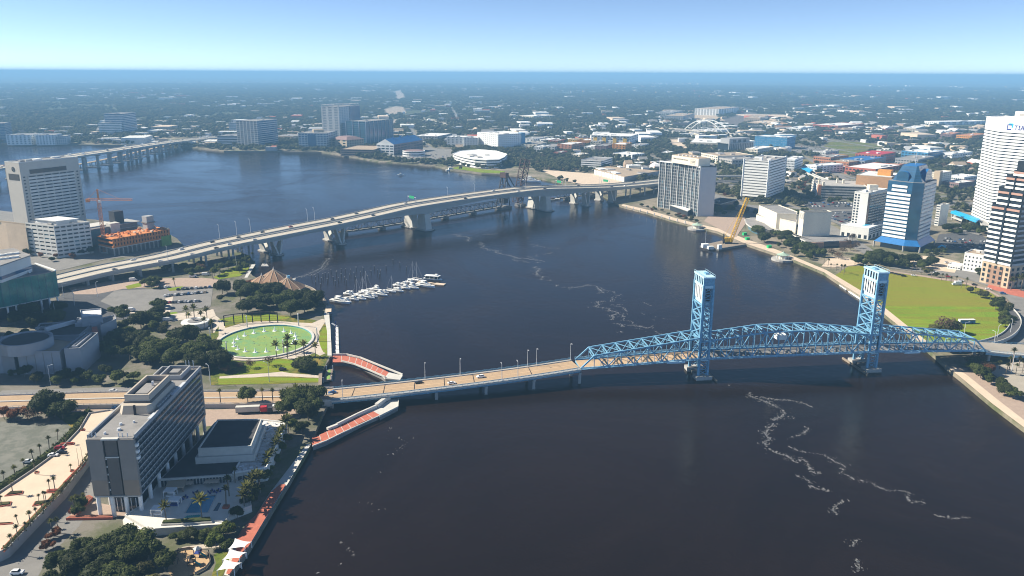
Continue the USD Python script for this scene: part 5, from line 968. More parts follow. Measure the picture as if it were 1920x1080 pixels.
# playground things
for i, (x, y, c1) in enumerate([(371, 1042, 'signblue'), (360, 1058, 'pile')]):
    p = g2(x, y, 2.6); t = T('play_structure', ('pale roofed climbing frame on the sandy playground', 'dark climbing frame on the sandy playground')[i], 'play structure', (*p, 2.6)); 
    for a in (-1, 1):
        for b in (-1, 1): t.part('post', MB().box((p[0] + a, p[1] + b, 2.6), (0.2, 0.2, 3)), M[c1])
    t.part('platform', MB().box((*p, 3.9), (2.2, 2.2, 0.15)), M[c1]); t.part('roof', MB().cone((*p, 5.6), 1.7, 0.1, 1.0, 4), M['lconc' if i == 0 else 'pile']); t.part('slide', MB().beam((p[0] + 1, p[1], 4.0), (p[0] + 3.4, p[1] - 0.6, 2.7), 0.7, 0.12), M['teal'])
for i, (x, y) in enumerate([(341, 1041), (384, 1040), (327, 1055)]):
    p = g2(x, y, 2.6); t = T('swing_frame', f'small play frame on the sandy playground, {("by the left edge of the fenced square", "at the right rim", "nearest the shaded left rim")[i]}', 'play frame', (*p, 2.6)); t.part('bar', MB().beam((p[0] - 1.5, p[1], 4.8), (p[0] + 1.5, p[1], 4.8), 0.12), M['pile']); [t.part('leg', MB().beam((p[0] + s * 1.5, p[1] + q, 2.6), (p[0] + s * 1.5, p[1], 4.8), 0.12), M['pile']) for s in (-1, 1) for q in (-0.8, 0.8)]
pf = T('playground_fence', 'low curved dark fence round the sandy playground', 'fence', (*g2(390, 1055), 2.5)); ring = at([(322, 1042), (335, 1033), (355, 1030), (379, 1033), (393, 1042), (395, 1055), (386, 1067), (366, 1078)], 2.5)
for a, b in zip(ring[:-1], ring[1:]): pf.part('panel', MB().beam((*a, 3.1), (*b, 3.1), 0.08, 1.0), M['wood'])
for a in ring: pf.part('post', MB().box((*a, 2.5), (0.18, 0.18, 1.3)), M['wood'])
# ---------------------------------------------------------------- south bank: museum, glass office, tower, construction site, pavilion
def ccw(q): q = np.asarray(q, float)[:, :2]; return q if signed(q) > 0 else q[::-1]
def top_q(px, z): return ccw(at(px, z))
mus = T('museum', 'large windowless grey museum with a round drum and stepped roofs', 'museum', (*g2(150, 700), 2.5)); mw = mat('museum_wall', (0.29, 0.30, 0.32), 0.85, 0.06, 0.1)
def vol(t, px, z, wall, roof, z0=2.5, par=0.9, name='wall', units=0):
    q = top_q(px, z); t.part(name, MB().prism(q, z0, z), wall if not isinstance(wall, str) else M[wall]); qi = inset(q, 0.5)
    t.part('parapet', MB().poly(Polygon(q).difference(Polygon(qi)), z + par, z - 0.2), wall if not isinstance(wall, str) else M[wall]); t.part('roof', MB().flat(qi, z + 0.03), M[roof]); NOTREE.append(Polygon(q).buffer(2)); return q
vol(mus, [(0, 657), (24, 660), (44, 635), (85, 630), (60, 622), (0, 634), (-90, 650), (-80, 662)], 17, mw, 'roofg'); vol(mus, [(32, 662), (112, 661), (140, 640), (78, 634), (50, 640)], 16, mw, 'rooft')
q = vol(mus, [(120, 656), (150, 655), (184, 626), (160, 624)], 17.5, mw, 'roofg'); cq_ = Polygon(inset(q, 3)); mus.part('court_well', MB().poly(cq_, 17.62), M['roofd'])
mus.part('court_frame', MB().poly(cq_.difference(cq_.buffer(-0.8)), 18.6, 17.6), mw)
c = G(50, 648, 17)[:2]; mus.part('drum', MB().cone((*c, 15), 14.5, 14.5, 6.0, 36), mw); mus.part('drum_roof', MB().cone((*c, 21.0), 12.5, 11.5, 0.5, 36), M['roofd']); mus.part('drum_rim', MB().poly(Point(*c).buffer(14.5).difference(Point(*c).buffer(13.4)), 21.9, 20.9), mw)
vol(mus, [(85, 632), (150, 630), (170, 612), (140, 604), (75, 608), (68, 618)], 13, mw, 'roofd'); vol(mus, [(140, 608), (188, 606), (186, 595), (145, 597)], 15, mw, 'roofw'); vol(mus, [(152, 597), (192, 594), (190, 580), (150, 583)], 19, mw, 'roofw'); vol(mus, [(188, 612), (218, 600), (216, 592), (190, 598)], 14, mw, 'roofg')
q = top_q([(172, 622), (184, 621), (182, 612), (172, 613)], 15); mus.part('red_tower_block', MB().prism(q, 2.5, 15), M['redbrick'])
for k in range(10): p = G(72 + k * 7, 618 - k * 1.2, 13.1); mus.part('roof_duct', MB().box((p[0], p[1], 13.06), (3.4, 1.5, 1.6), 0.3 * k), M['greywall'])
mus.part('link_duct', MB().beam(G(85, 618, 15), G(140, 603, 15), 2.2), M['alu'])
for k in range(6): p = lerp(g2(32, 662, 16), g2(112, 661, 16), k / 5.0); mus.part('wall_joint', MB().box((p[0], p[1] - 0.02, 2.5), (0.25, 0.12, 13.4)), M['dconc'])
gl = T('glass_office', 'green glass office on tall white columns with a white plant block on top', 'office building', (*g2(70, 590), 2.5))
gq = ccw([G(-60, 535, 32)[:2], G(0, 527, 32)[:2], G(104, 508, 32)[:2], G(66, 494, 32)[:2], G(-60, 505, 32)[:2]])
nfl = 5; z0_, z1_ = 12.0, 31.5
for f in range(nfl):
    z = z0_ + f * (z1_ - z0_) / nfl; gl.part('floor_edge', MB().prism(grow(gq, 0.15), z, z + 0.7), M['gglass'] if f else M['lconc']); gl.part('glazed_storey', MB().prism(gq, z + 0.7, z + (z1_ - z0_) / nfl, False, False), M['gglass'])
for i in range(len(gq)):
    a, b, u, nn, ln = side_frame(gq, i)
    if ln < 12: continue
    for k in range(int(ln / 5) + 1): c = a + u * min(k * 5, ln); gl.part('mullion', MB().box((*c, z0_), (0.22, 0.4, z1_ - z0_), math.atan2(u[1], u[0])), M['tglass'])
for k in range(7): c = lerp(G(0, 527, 32), G(104, 508, 32), (k + 0.3) / 6.6)[:2]; gl.part('column', MB().cone((*(c + np.array([-0.5, 1.0])), 2.5), 0.7, 0.7, 9.5, 10, False), M['white'])
gl.part('undercroft', MB().prism(inset(gq, 5), 2.5, 12), M['glass']); gl.part('roof', MB().prism(grow(gq, 0.3), 31.5, 32.2), M['roofg']); gl.part('low_beam', MB().beam(G(10, 585, 6), G(40, 575, 6), 1.0, 1.6), M['white'])
pq = ccw([G(-60, 505, 44)[:2], G(0, 500, 44)[:2], G(58, 480, 44)[:2], G(26, 467, 44)[:2], G(-60, 476, 44)[:2]]); gl.part('plant_block', MB().prism(inset(pq, 0.5), 32.2, 44), M['offwhite']); gl.part('plant_roof', MB().prism(pq, 44, 44.8), M['roofg']); gl.part('plant_band', MB().prism(inset(pq, 0.3), 34.5, 36.8), M['bglass'])
for k in range(8): p = G(2 + (k % 4) * 9, 486 - (k // 4) * 7 - (k % 4) * 1.2, 45); gl.part('roof_unit', MB().box((p[0], p[1], 44.8), (4.5, 2.2, 1.2), 0.5), M['roofw'])
gl.part('roof_terrace_edge', MB().beam(G(46, 507, 33), G(56, 511, 33), 1.2, 0.8), M['white']); gl.part('roof_edge', MB().beam(G(66, 494, 33), G(104, 507, 33), 1.0, 1.0), M['white']); NOTREE.append(Polygon(gq).buffer(3))
# the tower whose shadow lies over the museum: it stands outside the picture on the left
ow = T('office_tower', 'tall plain office tower outside the left edge whose shadow covers the museum', 'tower', (-425, 505, 2.5)); storeys(ow, ccw([(-470, 446), (-408, 446), (-408, 526), (-470, 526)]), 2.5, 128, 30, 'offwhite', 'glass', 0.45, seed=4)

# the pale tower with a low wing, left
lt = T('pale_tower', 'tall pale office tower with a blank sunlit flank and emblem sign near the left edge', 'tower', (*g2(105, 480), 2.5))
tz = 83.0; A_, B_, C_ = G(24, 304, tz)[:2], G(35, 306, tz)[:2], G(146, 295, tz)[:2]; u = unit(C_ - B_); v = np.array([-u[1], u[0]]); w_ = np.linalg.norm(C_ - B_); d_ = 24.0
tqx = np.array([B_, C_, C_ + v * d_, B_ + v * d_]); tw_ = mat('pale_tower_wall', (0.49, 0.455, 0.40), 0.8, 0.05, 0.1)
lt.part('body', MB().prism(tqx, 2.5, tz), tw_); ya = math.atan2(u[1], u[0]); mid = (B_ + C_) / 2 - v * 0.02
fr = lambda s, d=0.0: B_ + u * w_ * s - v * d
lt.part('top_recess', MB().box((*fr(0.46, 0.05), tz - 12.5), (w_ * 0.62, 0.2, 4.6), ya), M['glass'])
nf_ = 15; zt_, zb_ = tz - 14.5, 16.0; fh_ = (zt_ - zb_) / nf_
for f in range(nf_):
    z = zb_ + f * fh_
    lt.part('spandrel', MB().box((*fr(0.5, 0.45), z), (w_ * 0.78, 0.9, fh_ * 0.62), ya), M['offwhite'])
    for k in range(6): lt.part('window', MB().box((*fr(0.17 + 0.132 * k, 0.08), z + fh_ * 0.62), (w_ * 0.118, 0.2, fh_ * 0.38), ya), M['glass'])
    for s in (0.05, 0.95): lt.part('side_window', MB().box((*fr(s, 0.1), z + fh_ * 0.62), (w_ * 0.03, 0.24, fh_ * 0.36), ya), M['glass'])
for k in range(7): lt.part('mullion', MB().box((*fr(0.11 + 0.13 * k, 0.5), zb_), (0.5, 1.05, zt_ - zb_ + 0.4), ya), M['offwhite'])
roof_kit(lt, tqx, tz, 'offwhite', 'roofg', 1.0, 4, 8); lt.part('roof_plant', MB().box((*fr(0.35, -8), tz), (10, 8, 2.0), ya), M['roofw'])
# sign on the sunlit flank: an emblem over a dark plate with lettering
fl = lambda t_, z: np.array([*(B_ + v * d_ * t_ - u * 0.15), z])
ring = trimesh.creation.annulus(1.9, 2.6, 0.25, sections=24); rm = np.eye(4); rm[:3, 0] = -np.array([*v, 0]) * -1; rm[:3, 0] = [*(-v), 0]; rm[:3, 1] = [0, 0, 1]; rm[:3, 2] = [*(-u), 0]; rm[:3, 3] = fl(0.45, tz - 7); ring.apply_transform(rm)
lt.part('emblem', (np.array(ring.vertices), np.array(ring.faces)), M['signdark']); lt.part('emblem', MB().beam(fl(0.52, tz - 8.5), fl(0.38, tz - 5.5), 0.5), M['signdark']); lt.part('sign_plate', MB().box((*(B_ + v * d_ * 0.48 - u * 0.1), tz - 18.5), (d_ * 0.72, 0.25, 6.5), ya + math.pi / 2), M['signdark'])
# wings
A2, B2, C2_ = G(47, 428, 33)[:2], G(101, 426, 33)[:2], G(168, 418, 33)[:2]; bz = 33.0
A2 = G(47, 420, bz)[:2]; wq_ = ccw([A2, B2, C2_, A2 + (C2_ - B2)]); 
ws = T('pale_office_wing', 'lower pale office block with rows of dark windows in front of the tower', 'office building', (*B2, 2.5)); Lq = len(wq_)
si = [i for i in range(4) if side_frame(wq_, i)[3][1] < 0.2]
bays_ = [None] * 4
for i in range(4):
    nn = side_frame(wq_, i)[3]; bays_[i] = 5 if nn[1] < -0.1 and nn[0] < 0.1 else 6 if nn[0] > 0.3 or nn[1] < -0.1 else None
storeys(ws, wq_, 2.5, bz, 8, 'offwhite', 'glass', 0.40, bays_, 0.80, roof='roofg', units=5, seed=5, depth=0.6)
uq = inset(wq_, 6); ws.part('top_storey', MB().prism(uq, bz, bz + 4), M['offwhite']); ws.part('top_roof', MB().prism(grow(uq, 0.8), bz + 4, bz + 4.8), M['roofw'])
bw_ = T('blank_wing', 'blank sandy windowless wing beside the pale tower', 'building', (*g2(50, 470), 2.5)); bq_ = ccw([G(10, 417, 33)[:2], G(47, 421, 33)[:2], G(47, 421, 33)[:2] + v * 26, G(10, 417, 33)[:2] + v * 26]); bw_.part('wall', MB().prism(bq_, 2.5, 33), M['tan']); roof_kit(bw_, bq_, 33, 'tanwall', 'roofg', units=2, seed=7)
# construction site
cs = T('construction_building', 'half-built orange formwork building with concrete columns beside the river bridge', 'construction site', (*g2(250, 468), 2.5))
cA, cB, cC = g2(203, 470, 2.5), g2(214, 480, 2.5), g2(322, 459, 2.5); cu = unit(cC - cB); cv = np.array([-cu[1], cu[0]]); cl_ = np.linalg.norm(cC - cB); cw_ = 26.0; cy = math.atan2(cu[1], cu[0])
cp = lambda a, b: cB + cu * a + cv * b
cq2 = lambda a0, a1, b0, b1: ccw([cp(a0, b0), cp(a1, b0), cp(a1, b1), cp(a0, b1)])
for k in range(14):
    for b in (0.5, cw_ / 2, cw_ - 0.5): cs.part('column', MB().box((*cp(1 + k * (cl_ - 2) / 13, b), 2.5), (1.0, 1.0, 7.0), cy), M['conc'])
cs.part('slab', MB().prism(cq2(0, cl_, 0, cw_), 9.5, 10.2), M['lconc'])
cs.part('core_wall', MB().prism(cq2(3, cl_ - 3, 3, cw_ - 3), 2.5, 9.5), M['dconc'])
for f in range(2):
    z = 10.2 + f * 4.2
    cs.part('formwork_band', MB().prism(cq2(0.2, cl_ - 0.2, 0.2, cw_ - 0.2), z, z + 1.5), M['formor'])
    for k in range(20): cs.part('formwork_panel', MB().box((*cp(1.6 + k * (cl_ - 3.2) / 19, 0.5), z + 1.5), (cl_ / 19 * 0.55, 0.5, 2.7), cy), M['formor'])
    cs.part('inner_dark', MB().prism(cq2(1.2, cl_ - 1.2, 1.2, cw_ - 1.2), z + 1.5, z + 4.2), M['glass'])
cs.part('top_slab', MB().prism(cq2(0, cl_, 0, cw_), 18.6, 19.2), M['formor']); rr = random.Random(2)
for k in range(60): cs.part('shoring', MB().box((*cp(rr.uniform(1, cl_ - 1), rr.uniform(0.6, cw_ - 1)), 19.2), (rr.uniform(1, 4), rr.uniform(0.5, 2), rr.uniform(0.5, 2.0)), cy + rr.choice((0, 1.57))), M[rr.choice(('formor', 'craneor', 'tan', 'formor'))])
cs.part('green_sheathing', MB().prism(cq2(cl_ - 11, cl_ + 0.25, -0.25, 8), 2.6, 13), M['ygreen']); cs.part('stair_core', MB().prism(cq2(cl_ - 16, cl_ - 8, 14, 22), 10, 33), M['greywall']); cs.part('core_cap', MB().prism(cq2(cl_ - 17, cl_ - 7, 13, 23), 26, 27), M['dconc']); NOTREE.append(Polygon(cq2(-2, cl_ + 2, -2, cw_ + 2)))
c2 = T('construction_block', 'second grey half-built block with dark stair core behind the orange one', 'construction site', (*cp(10, 45), 2.5)); c2.part('lower_block', MB().prism(cq2(-12, 30, 40, 66), 2.5, 24), M['dconc']); c2.part('netting', MB().prism(cq2(-8, 18, 39.6, 39.95), 4, 23), mat('teal_netting', (0.06, 0.13, 0.15), 0.9, 0.3)); c2.part('pale_core', MB().prism(cq2(22, 32, 38, 46), 2.5, 27), M['lconc']); c2.part('dark_core', MB().prism(cq2(32, 42, 46, 56), 2.5, 37), M['dsteel'])
for f in range(5): c2.part('slab', MB().prism(cq2(31, 56, 40, 64), 6 + f * 4.5, 6.6 + f * 4.5), M['conc'])
c2.part('inner_wall', MB().prism(cq2(33, 54, 42.5, 62), 2.5, 24), M['dconc']); c2.part('pale_deck', MB().prism(cq2(4, 32, 47, 66), 24.02, 25.2), M['lconc']); NOTREE.append(Polygon(cq2(-12, 56, 38, 66)))
tcb = g2(198, 474); tc_ = T('tower_crane', 'orange tower crane with long pale jib over the construction site', 'crane', (*tcb, 2.5))
def lattice(t, p, q, w, m, n, name='mast'):
    p, q = np.asarray(p, float), np.asarray(q, float); d = unit(q - p); a = unit(np.cross(d, [0, 0, 1.0] if abs(d[2]) < 0.9 else [1.0, 0, 0])); b = np.cross(a, d); cs_ = [(a + b) * w / 2, (a - b) * w / 2, (-a - b) * w / 2, (-a + b) * w / 2]
    for c in cs_: t.part(name + '_chord', MB().beam(p + c, q + c, w * 0.14), M[m])
    mb = MB()
    for k in range(n):
        s, e = lerp(p, q, k / n), lerp(p, q, (k + 1) / n)
        for i in range(4): mb.beam(s + cs_[i], e + cs_[(i + 1) % 4], w * 0.09)
    t.part(name + '_lacing', mb, M[m])
ct = 55.0; top = np.array([*tcb, ct]); jd = unit(np.array([*(G(268, 372, 60)[:2] - tcb), 0])) 
lattice(tc_, (*tcb, 2.5), top, 2.4, 'craneor', 18, 'mast'); tc_.part('cab', MB().box((tcb[0] + 1.6, tcb[1] - 1.2, ct - 2), (2.0, 2.0, 2.6)), M['white']); tc_.part('tower_top', MB().beam(top, top + [0, 0, 11], 1.2), M['craneor'])
lattice(tc_, top + [0, 0, 1], top + jd * 42 + [0, 0, 3], 1.5, 'craneor', 20, 'jib'); lattice(tc_, top + [0, 0, 1], top - jd * 15 + [0, 0, 0], 1.6, 'craneor', 7, 'counter_jib'); tc_.part('counterweight', MB().box(top - jd * 14 - [0, 0, 2.5], (3, 2.4, 3.0)), M['craneor']); tc_.part('pendant', MB().beam(top + [0, 0, 11], top + jd * 26 + [0, 0, 3.2], 0.16), M['craneor']); tc_.part('pendant', MB().beam(top + [0, 0, 11], top - jd * 13 + [0, 0, 1], 0.16), M['craneor']); tc_.part('base', MB().box((*tcb, 2.4), (6, 6, 1.2)), M['conc'])
# pavilion with brown cone roofs
def cone_roof(t, c, r, ze, zt, n=14, nm='roof_slope'):
    for k in range(n):
        a0, a1 = 2 * math.pi * k / n, 2 * math.pi * (k + 1) / n; p = [np.array([c[0] + r * math.cos(a), c[1] + r * math.sin(a), ze]) for a in (a0, a1)]; ap = np.array([*c[:2], zt])
        t.part(nm, MB().add([p[0], p[1], ap, p[0] - [0, 0, 0.4], p[1] - [0, 0, 0.4], ap - [0, 0, 0.4]], [(0, 1, 2), (3, 5, 4), (0, 4, 1), (0, 3, 4)]), M['roofbrown'])
        t.part('hip_ridge', MB().beam(p[0] + [0, 0, 0.08], ap + [0, 0, 0.1], 0.28), M['tan'])
for i, (x, y, r, h, lab) in enumerate([(514, 524, 15, 9, 'brown shingled cone roof with white finial, the tallest of the riverside restaurant roofs'), (539, 538, 14.5, 8, 'brown shingled cone roof nearest the white canopy at the riverside restaurant'), (491, 527, 9.5, 5, 'small low brown cone roof at the left end of the riverside restaurant')]):
    c = g2(x, y, 6); t = T('restaurant_pavilion', lab, 'pavilion', (*c, 2.5)); cone_roof(t, c, r, 6.0, 6 + h, 12 if r > 10 else 8); t.part('wall', MB().cone((*c, 2.5), r - 2, r - 2, 3.6, 24), M['gglass']); t.part('finial', MB().cone((*c, 6 + h - 0.4), 0.5, 0.15, 2.6, 8), M['white']); NOTREE.append(Point(*c).buffer(r + 1))
    if i == 1: t.part('vent_turret', MB().cone((c[0] + 1, c[1] + 2, 6 + h - 2), 1.2, 1.2, 3.2, 8), M['blue'])
cq_ = at([(549, 550), (567, 556), (580, 548), (561, 543)], 7); cc = ccw(cq_); t = T('white_canopy', 'white ribbed rectangular canopy on posts beside the brown cone roofs', 'canopy', (*cc[0], 2.5)); t.part('canopy_roof', MB().prism(cc, 7, 7.3), M['sail'])
for k in range(4): a, b = lerp(cc[0], cc[1], (k + 0.5) / 4), lerp(cc[3], cc[2], (k + 0.5) / 4); t.part('rib', MB().beam((*a, 7.36), (*b, 7.36), 0.25), M['white'])
for c in inset(cc, 0.5): t.part('post', MB().box((*c, 2.5), (0.3, 0.3, 4.5)), M['white'])
p = g2(549, 524, 5); t = T('kiosk', 'small white kiosk on the waterside deck beside the cone roofs', 'kiosk', (*p, 2.5)); t.part('body', MB().box((*p, 2.5), (4, 3, 2.6)), M['white']); t.part('roof', MB().box((*p, 5.1), (4.6, 3.6, 0.3)), M['lconc']); t.part('window', MB().box((p[0], p[1] - 1.55, 3.5), (2.4, 0.1, 1.1)), M['glass'])
wd = T('timber_boardwalk', 'weathered boardwalk edge with railing round the restaurant waterfront', 'boardwalk', G(575, 536, 2.5)); lnp = gs([(556, 530), (585, 541), (600, 553), (613, 572)], 2.7)
for a, b in zip(lnp[:-1], lnp[1:]): wd.part('deck', MB().beam((*a, 2.6), (*b, 2.6), 3.2, 0.4), M['wood']); wd.part('rail', MB().beam((*a, 3.7), (*b, 3.7), 0.15), M['lconc'])
fp = T('floating_platform', 'small pale floating platform off the jetty near the bridge piers', 'platform', G(496, 498, 0)); g = Polygon(at([(489, 499), (504, 499), (500, 494), (492, 494)], 0.7)); fp.part('deck', MB().poly(g, 0.7, -0.3), M['conc']); fp.part('bollard', MB().cone((*g2(496, 496, 0.7), 0.7), 0.4, 0.3, 1.0, 6), M['lconc'])
# car park by the restaurant
rows = [((307, 569), (372, 566), 12, ['white', 'white', 'red', 'black', 'grey', 'white', 'black', 'silver', 'white', 'black', 'white', 'grey']), ((310, 556), (385, 549), 13, ['white', 'silver', 'grey', 'white', 'black', 'white', 'grey', 'blue', 'white', 'silver', 'black', 'white', 'tan']), ((334, 544), (402, 539), 9, ['black', 'grey', 'black', 'black', 'white', 'grey', 'black', 'blue', 'grey']), ((304, 541), (316, 539), 3, ['black', 'white', 'silver'])]
for r_, (a, b, n, cl) in enumerate(rows):
    p0, p1 = g2(*a), g2(*b); d = unit(p1 - p0)
    for k in range(n): q = lerp(p0, p1, k / (n - 1)); car((cl[k], k % 3 == 1), q, 2.75, math.atan2(d[1], d[0]) + 1.35, f'{cl[k]} car in the {nth(r_)} row of the restaurant car park, {nth(k)} from the left', 'cars in the restaurant car park')
for x, y, c, lab in [(362, 520, 'white', 'white van under the river bridge ramp at the edge of the brown lot'), (250, 527, 'white', 'white van at the foot of the bridge columns'), (386, 517, 'white', 'white truck in the shade by the bridge trees'), (315, 602, 'white', 'white van on the park drive beside the round pavilion'), (246, 584, 'white', 'white van leaving the empty grey lot')]: car(VAN, g2(x, y), 2.75, 0.3, lab, cat='van', name='van')
car(('blue', True), g2(80, 690, 2.6), 2.7, 0.6, 'blue car in the dark shade behind the museum trees')

# ---------------------------------------------------------------- boats, pontoon and mooring piles
def hull(Ln, w, h, bow=0.45):
    ring = lambda s: [(-s * w / 2 * 0.7, -0.2), (s * w / 2 * 0.7, -0.2), (s * w / 2, h), (-s * w / 2, h)]
    return loft([(-Ln / 2, ring(0.85)), (-Ln * 0.2, ring(1.0)), (Ln * 0.15, ring(0.95)), (Ln * 0.35, ring(0.6)), (Ln / 2, ring(0.06))])
def boat_kind(kind, Ln, w):
    t = T(kind + '_kind', None, None, proto=True); h = 1.1 if Ln < 14 else 1.7; t.part('hull', hull(Ln, w, h), M['hull']); t.part('deck', MB().prism([(-Ln * 0.45, -w * 0.4), (Ln * 0.2, -w * 0.4), (Ln * 0.36, -w * 0.2), (Ln * 0.36, w * 0.2), (Ln * 0.2, w * 0.4), (-Ln * 0.45, w * 0.4)], h, h + 0.05), M['lconc'])
    if kind == 'sailboat':
        t.part('cabin', loft([(-Ln * 0.1, [(-w * .3, h), (w * .3, h), (w * .25, h + .6), (-w * .25, h + .6)]), (Ln * 0.2, [(-w * .22, h), (w * .22, h), (w * .16, h + .45), (-w * .16, h + .45)])]), M['white']); t.part('mast', MB().cone((Ln * 0.08, 0, h), 0.13, 0.08, Ln * 1.25, 6), M['alu']); t.part('boom', MB().beam((Ln * 0.08, 0, h + 1.6), (-Ln * 0.36, 0, h + 1.7), 0.3), M['sail']); t.part('forestay', MB().beam((Ln * 0.48, 0, h), (Ln * 0.08, 0, h + Ln * 1.2), 0.05), M['alu']); t.part('backstay', MB().beam((-Ln * 0.48, 0, h), (Ln * 0.08, 0, h + Ln * 1.22), 0.05), M['alu'])
    else:
        t.part('cabin', loft([(-Ln * 0.25, [(-w * .4, h), (w * .4, h), (w * .36, h + 1.7), (-w * .36, h + 1.7)]), (Ln * 0.1, [(-w * .38, h), (w * .38, h), (w * .34, h + 1.7), (-w * .34, h + 1.7)]), (Ln * 0.26, [(-w * .25, h), (w * .25, h), (w * .22, h + .5), (-w * .22, h + .5)])]), M['white']); t.part('window_band', MB().box((-Ln * 0.08, 0, h + 0.8), (Ln * 0.33, w * 0.78, 0.55)), M['glass']); t.part('flybridge', MB().box((-Ln * 0.1, 0, h + 1.7), (Ln * 0.26, w * 0.6, 0.5)), M['white'])
        if Ln > 12: t.part('hardtop', MB().box((-Ln * 0.1, 0, h + 3.2), (Ln * 0.24, w * 0.6, 0.15)), M['white']); [t.part('post', MB().box((-Ln * 0.1 + a * Ln * .1, b * w * .25, h + 2.1), (0.12, 0.12, 1.1)), M['alu']) for a in (-1, 1) for b in (-1, 1)]
    return t
SB, SB2, MBt, MB2, YT = boat_kind('sailboat', 10.5, 3.3), boat_kind('sailboat', 13, 3.8), boat_kind('motorboat', 9.5, 3.4), boat_kind('motorboat', 12.5, 4.0), boat_kind('motor_yacht', 19, 5.2)
D0, D1 = g2(630, 560, 0.6), g2(832, 528, 0.6); dd = unit(D1 - D0); dn_ = np.array([-dd[1], dd[0]]); DL = np.linalg.norm(D1 - D0)
pt = T('pontoon', 'long narrow marina pontoon with finger piers', 'pontoon', (*D0, 0)); pt.part('walkway', MB().beam((*(D0 - dd * 4), 0.5), (*(D0 + dd * (DL - 8)), 0.5), 2.4, 0.5), M['conc']); pt.part('end_platform', MB().beam((*(D0 + dd * (DL - 20) + dn_ * 11), 0.45), (*(D0 + dd * (DL - 4) - dn_ * 9), 0.45), 5.5, 0.6), M['tan'])
LND = [(638, 567, -1, 'yacht'), (652, 552, 1, 'motor'), (650, 566, -1, 'motor'), (658, 551, 1, 'small'), (664, 562, -1, 'motor'), (671, 554, 1, 'sail'), (678, 561, -1, 'motor'), (682, 549, 1, 'sail'), (691, 558, -1, 'motor2'), (689, 547, 1, 'sail2'), (701, 556, -1, 'small'), (704, 544, 1, 'motor2'), (715, 553, -1, 'motor2'), (722, 549, -1, 'small'), (733, 547, -1, 'sail'), (742, 545, -1, 'small'), (745, 536, 1, 'motor'), (748, 546, -1, 'motor'), (757, 533, 1, 'small'), (761, 541, -1, 'motor'), (768, 530, 1, 'motor'), (774, 540, -1, 'motor2'), (776, 526, 1, 'sail2'), (783, 527, 1, 'sail2'), (798, 537, -1, 'yacht'), (811, 524, 1, 'ferry')]
K = dict(yacht=YT, motor=MBt, motor2=MB2, small=MBt, sail=SB, sail2=SB2, ferry=None); cntb = {}
for i, (x, y, s, k) in enumerate(LND):
    if k == 'ferry': continue
    p = g2(x, y, 0); yaw = math.atan2(*(-dn_ * 1 + dd * 0.55)[::-1]) + (0 if s < 0 else math.pi); nm, ct_ = ('sailboat', 'sailboat') if 'sail' in k else ('motor_yacht', 'yacht') if k == 'yacht' else ('motorboat', 'motorboat'); cntb[nm] = cntb.get(nm, -1) + 1
    lab = {'motor_yacht': ['big white motor yacht moored nearest the bank', 'big white motor yacht moored at the outer end of the pontoon'], }.get(nm, [f'white {nm} on the {"near" if s < 0 else "far"} side of the marina pontoon, {nth(cntb[nm])} {nm} from the bank'] * 40)[cntb[nm]]
    copy_of(K[k], nm, lab, ct_, (*p, 0), yaw, 0.8 if k == 'small' else 1.0, group='boats at the marina pontoon')
p = g2(812, 524, 0); fy = math.atan2(*(dn_ * -1 + dd * 0.2)[::-1]) + 0.5; fr_ = T('river_ferry', 'white roofed river ferry at the outer end of the pontoon', 'ferry', (*p, 0)); co, si = math.cos(fy), math.sin(fy); rot = lambda d: (d[0] @ np.array([[co, si, 0], [-si, co, 0], [0, 0, 1]]) + [*p, 0], d[1])
fr_.part('hull', rot(hull(17, 6, 1.2)), M['hull']); fr_.part('roof', rot(MB().box((-0.5, 0, 3.4), (13.5, 5.6, 0.35)).done()), M['white']); fr_.part('cabin', rot(MB().box((-0.5, 0, 1.2), (12.5, 5.0, 2.2)).done()), M['glass']); [fr_.part('post', rot(MB().box((a, b, 1.2), (0.4, 0.3, 2.2)).done()), M['white']) for a in (-6, -2, 2, 5.5) for b in (-2.6, 2.6)]
fr_.part('pilot_house', rot(MB().box((3, 0, 3.75), (2.2, 2.4, 1.3)).done()), M['white'])
PK = T('mooring_pile_kind', None, None, proto=True); PK.part('pile', MB().cone((0, 0, -2), 0.3, 0.26, 7.0, 7), M['pile']); PK.part('pile_cap', MB().cone((0, 0, 5.0), 0.32, 0.05, 0.4, 7), M['white'])
rr = random.Random(9); PILES = [(592, 536), (585, 525), (597, 522), (603, 530), (610, 519), (614, 532), (621, 514), (625, 528), (631, 518), (635, 531), (640, 522), (646, 528), (648, 513), (656, 524), (658, 515), (664, 520), (668, 509), (676, 518), (681, 511), (686, 520), (696, 516), (702, 507), (708, 514), (714, 517), (724, 506), (737, 497), (750, 502), (762, 508), (712, 522), (640, 512), (616, 522), (601, 540), (592, 528), (606, 524), (629, 537), (650, 535), (667, 529), (690, 527)]
for i, (x, y) in enumerate(sorted(PILES)): copy_of(PK, 'mooring_pile', f'dark pale-capped mooring pile in open water, {nth(i)} from the restaurant side', 'mooring pile', (*g2(x, y, 0), 0), 0, (1, 1, 0.8 + 0.3 * rr.random()), group='bare mooring piles beside the pontoon')
sp = g2(752, 329, 0); copy_of(MBt, 'motorboat', 'white motorboat with a long wake crossing the wide river', 'motorboat', (*sp, 0), 0.05, 1.3); sp = g2(846, 319.5, 0); copy_of(MB2, 'motorboat', 'white boat moored at the bank below the round striped building', 'motorboat', (*sp, 0), 0.3, 1.6); sp = g2(995, 341, 0); copy_of(YT, 'motor_yacht', 'large white vessel seen past the raised railway bridge leaf', 'ship', (*sp, 0), -0.3, 1.9)
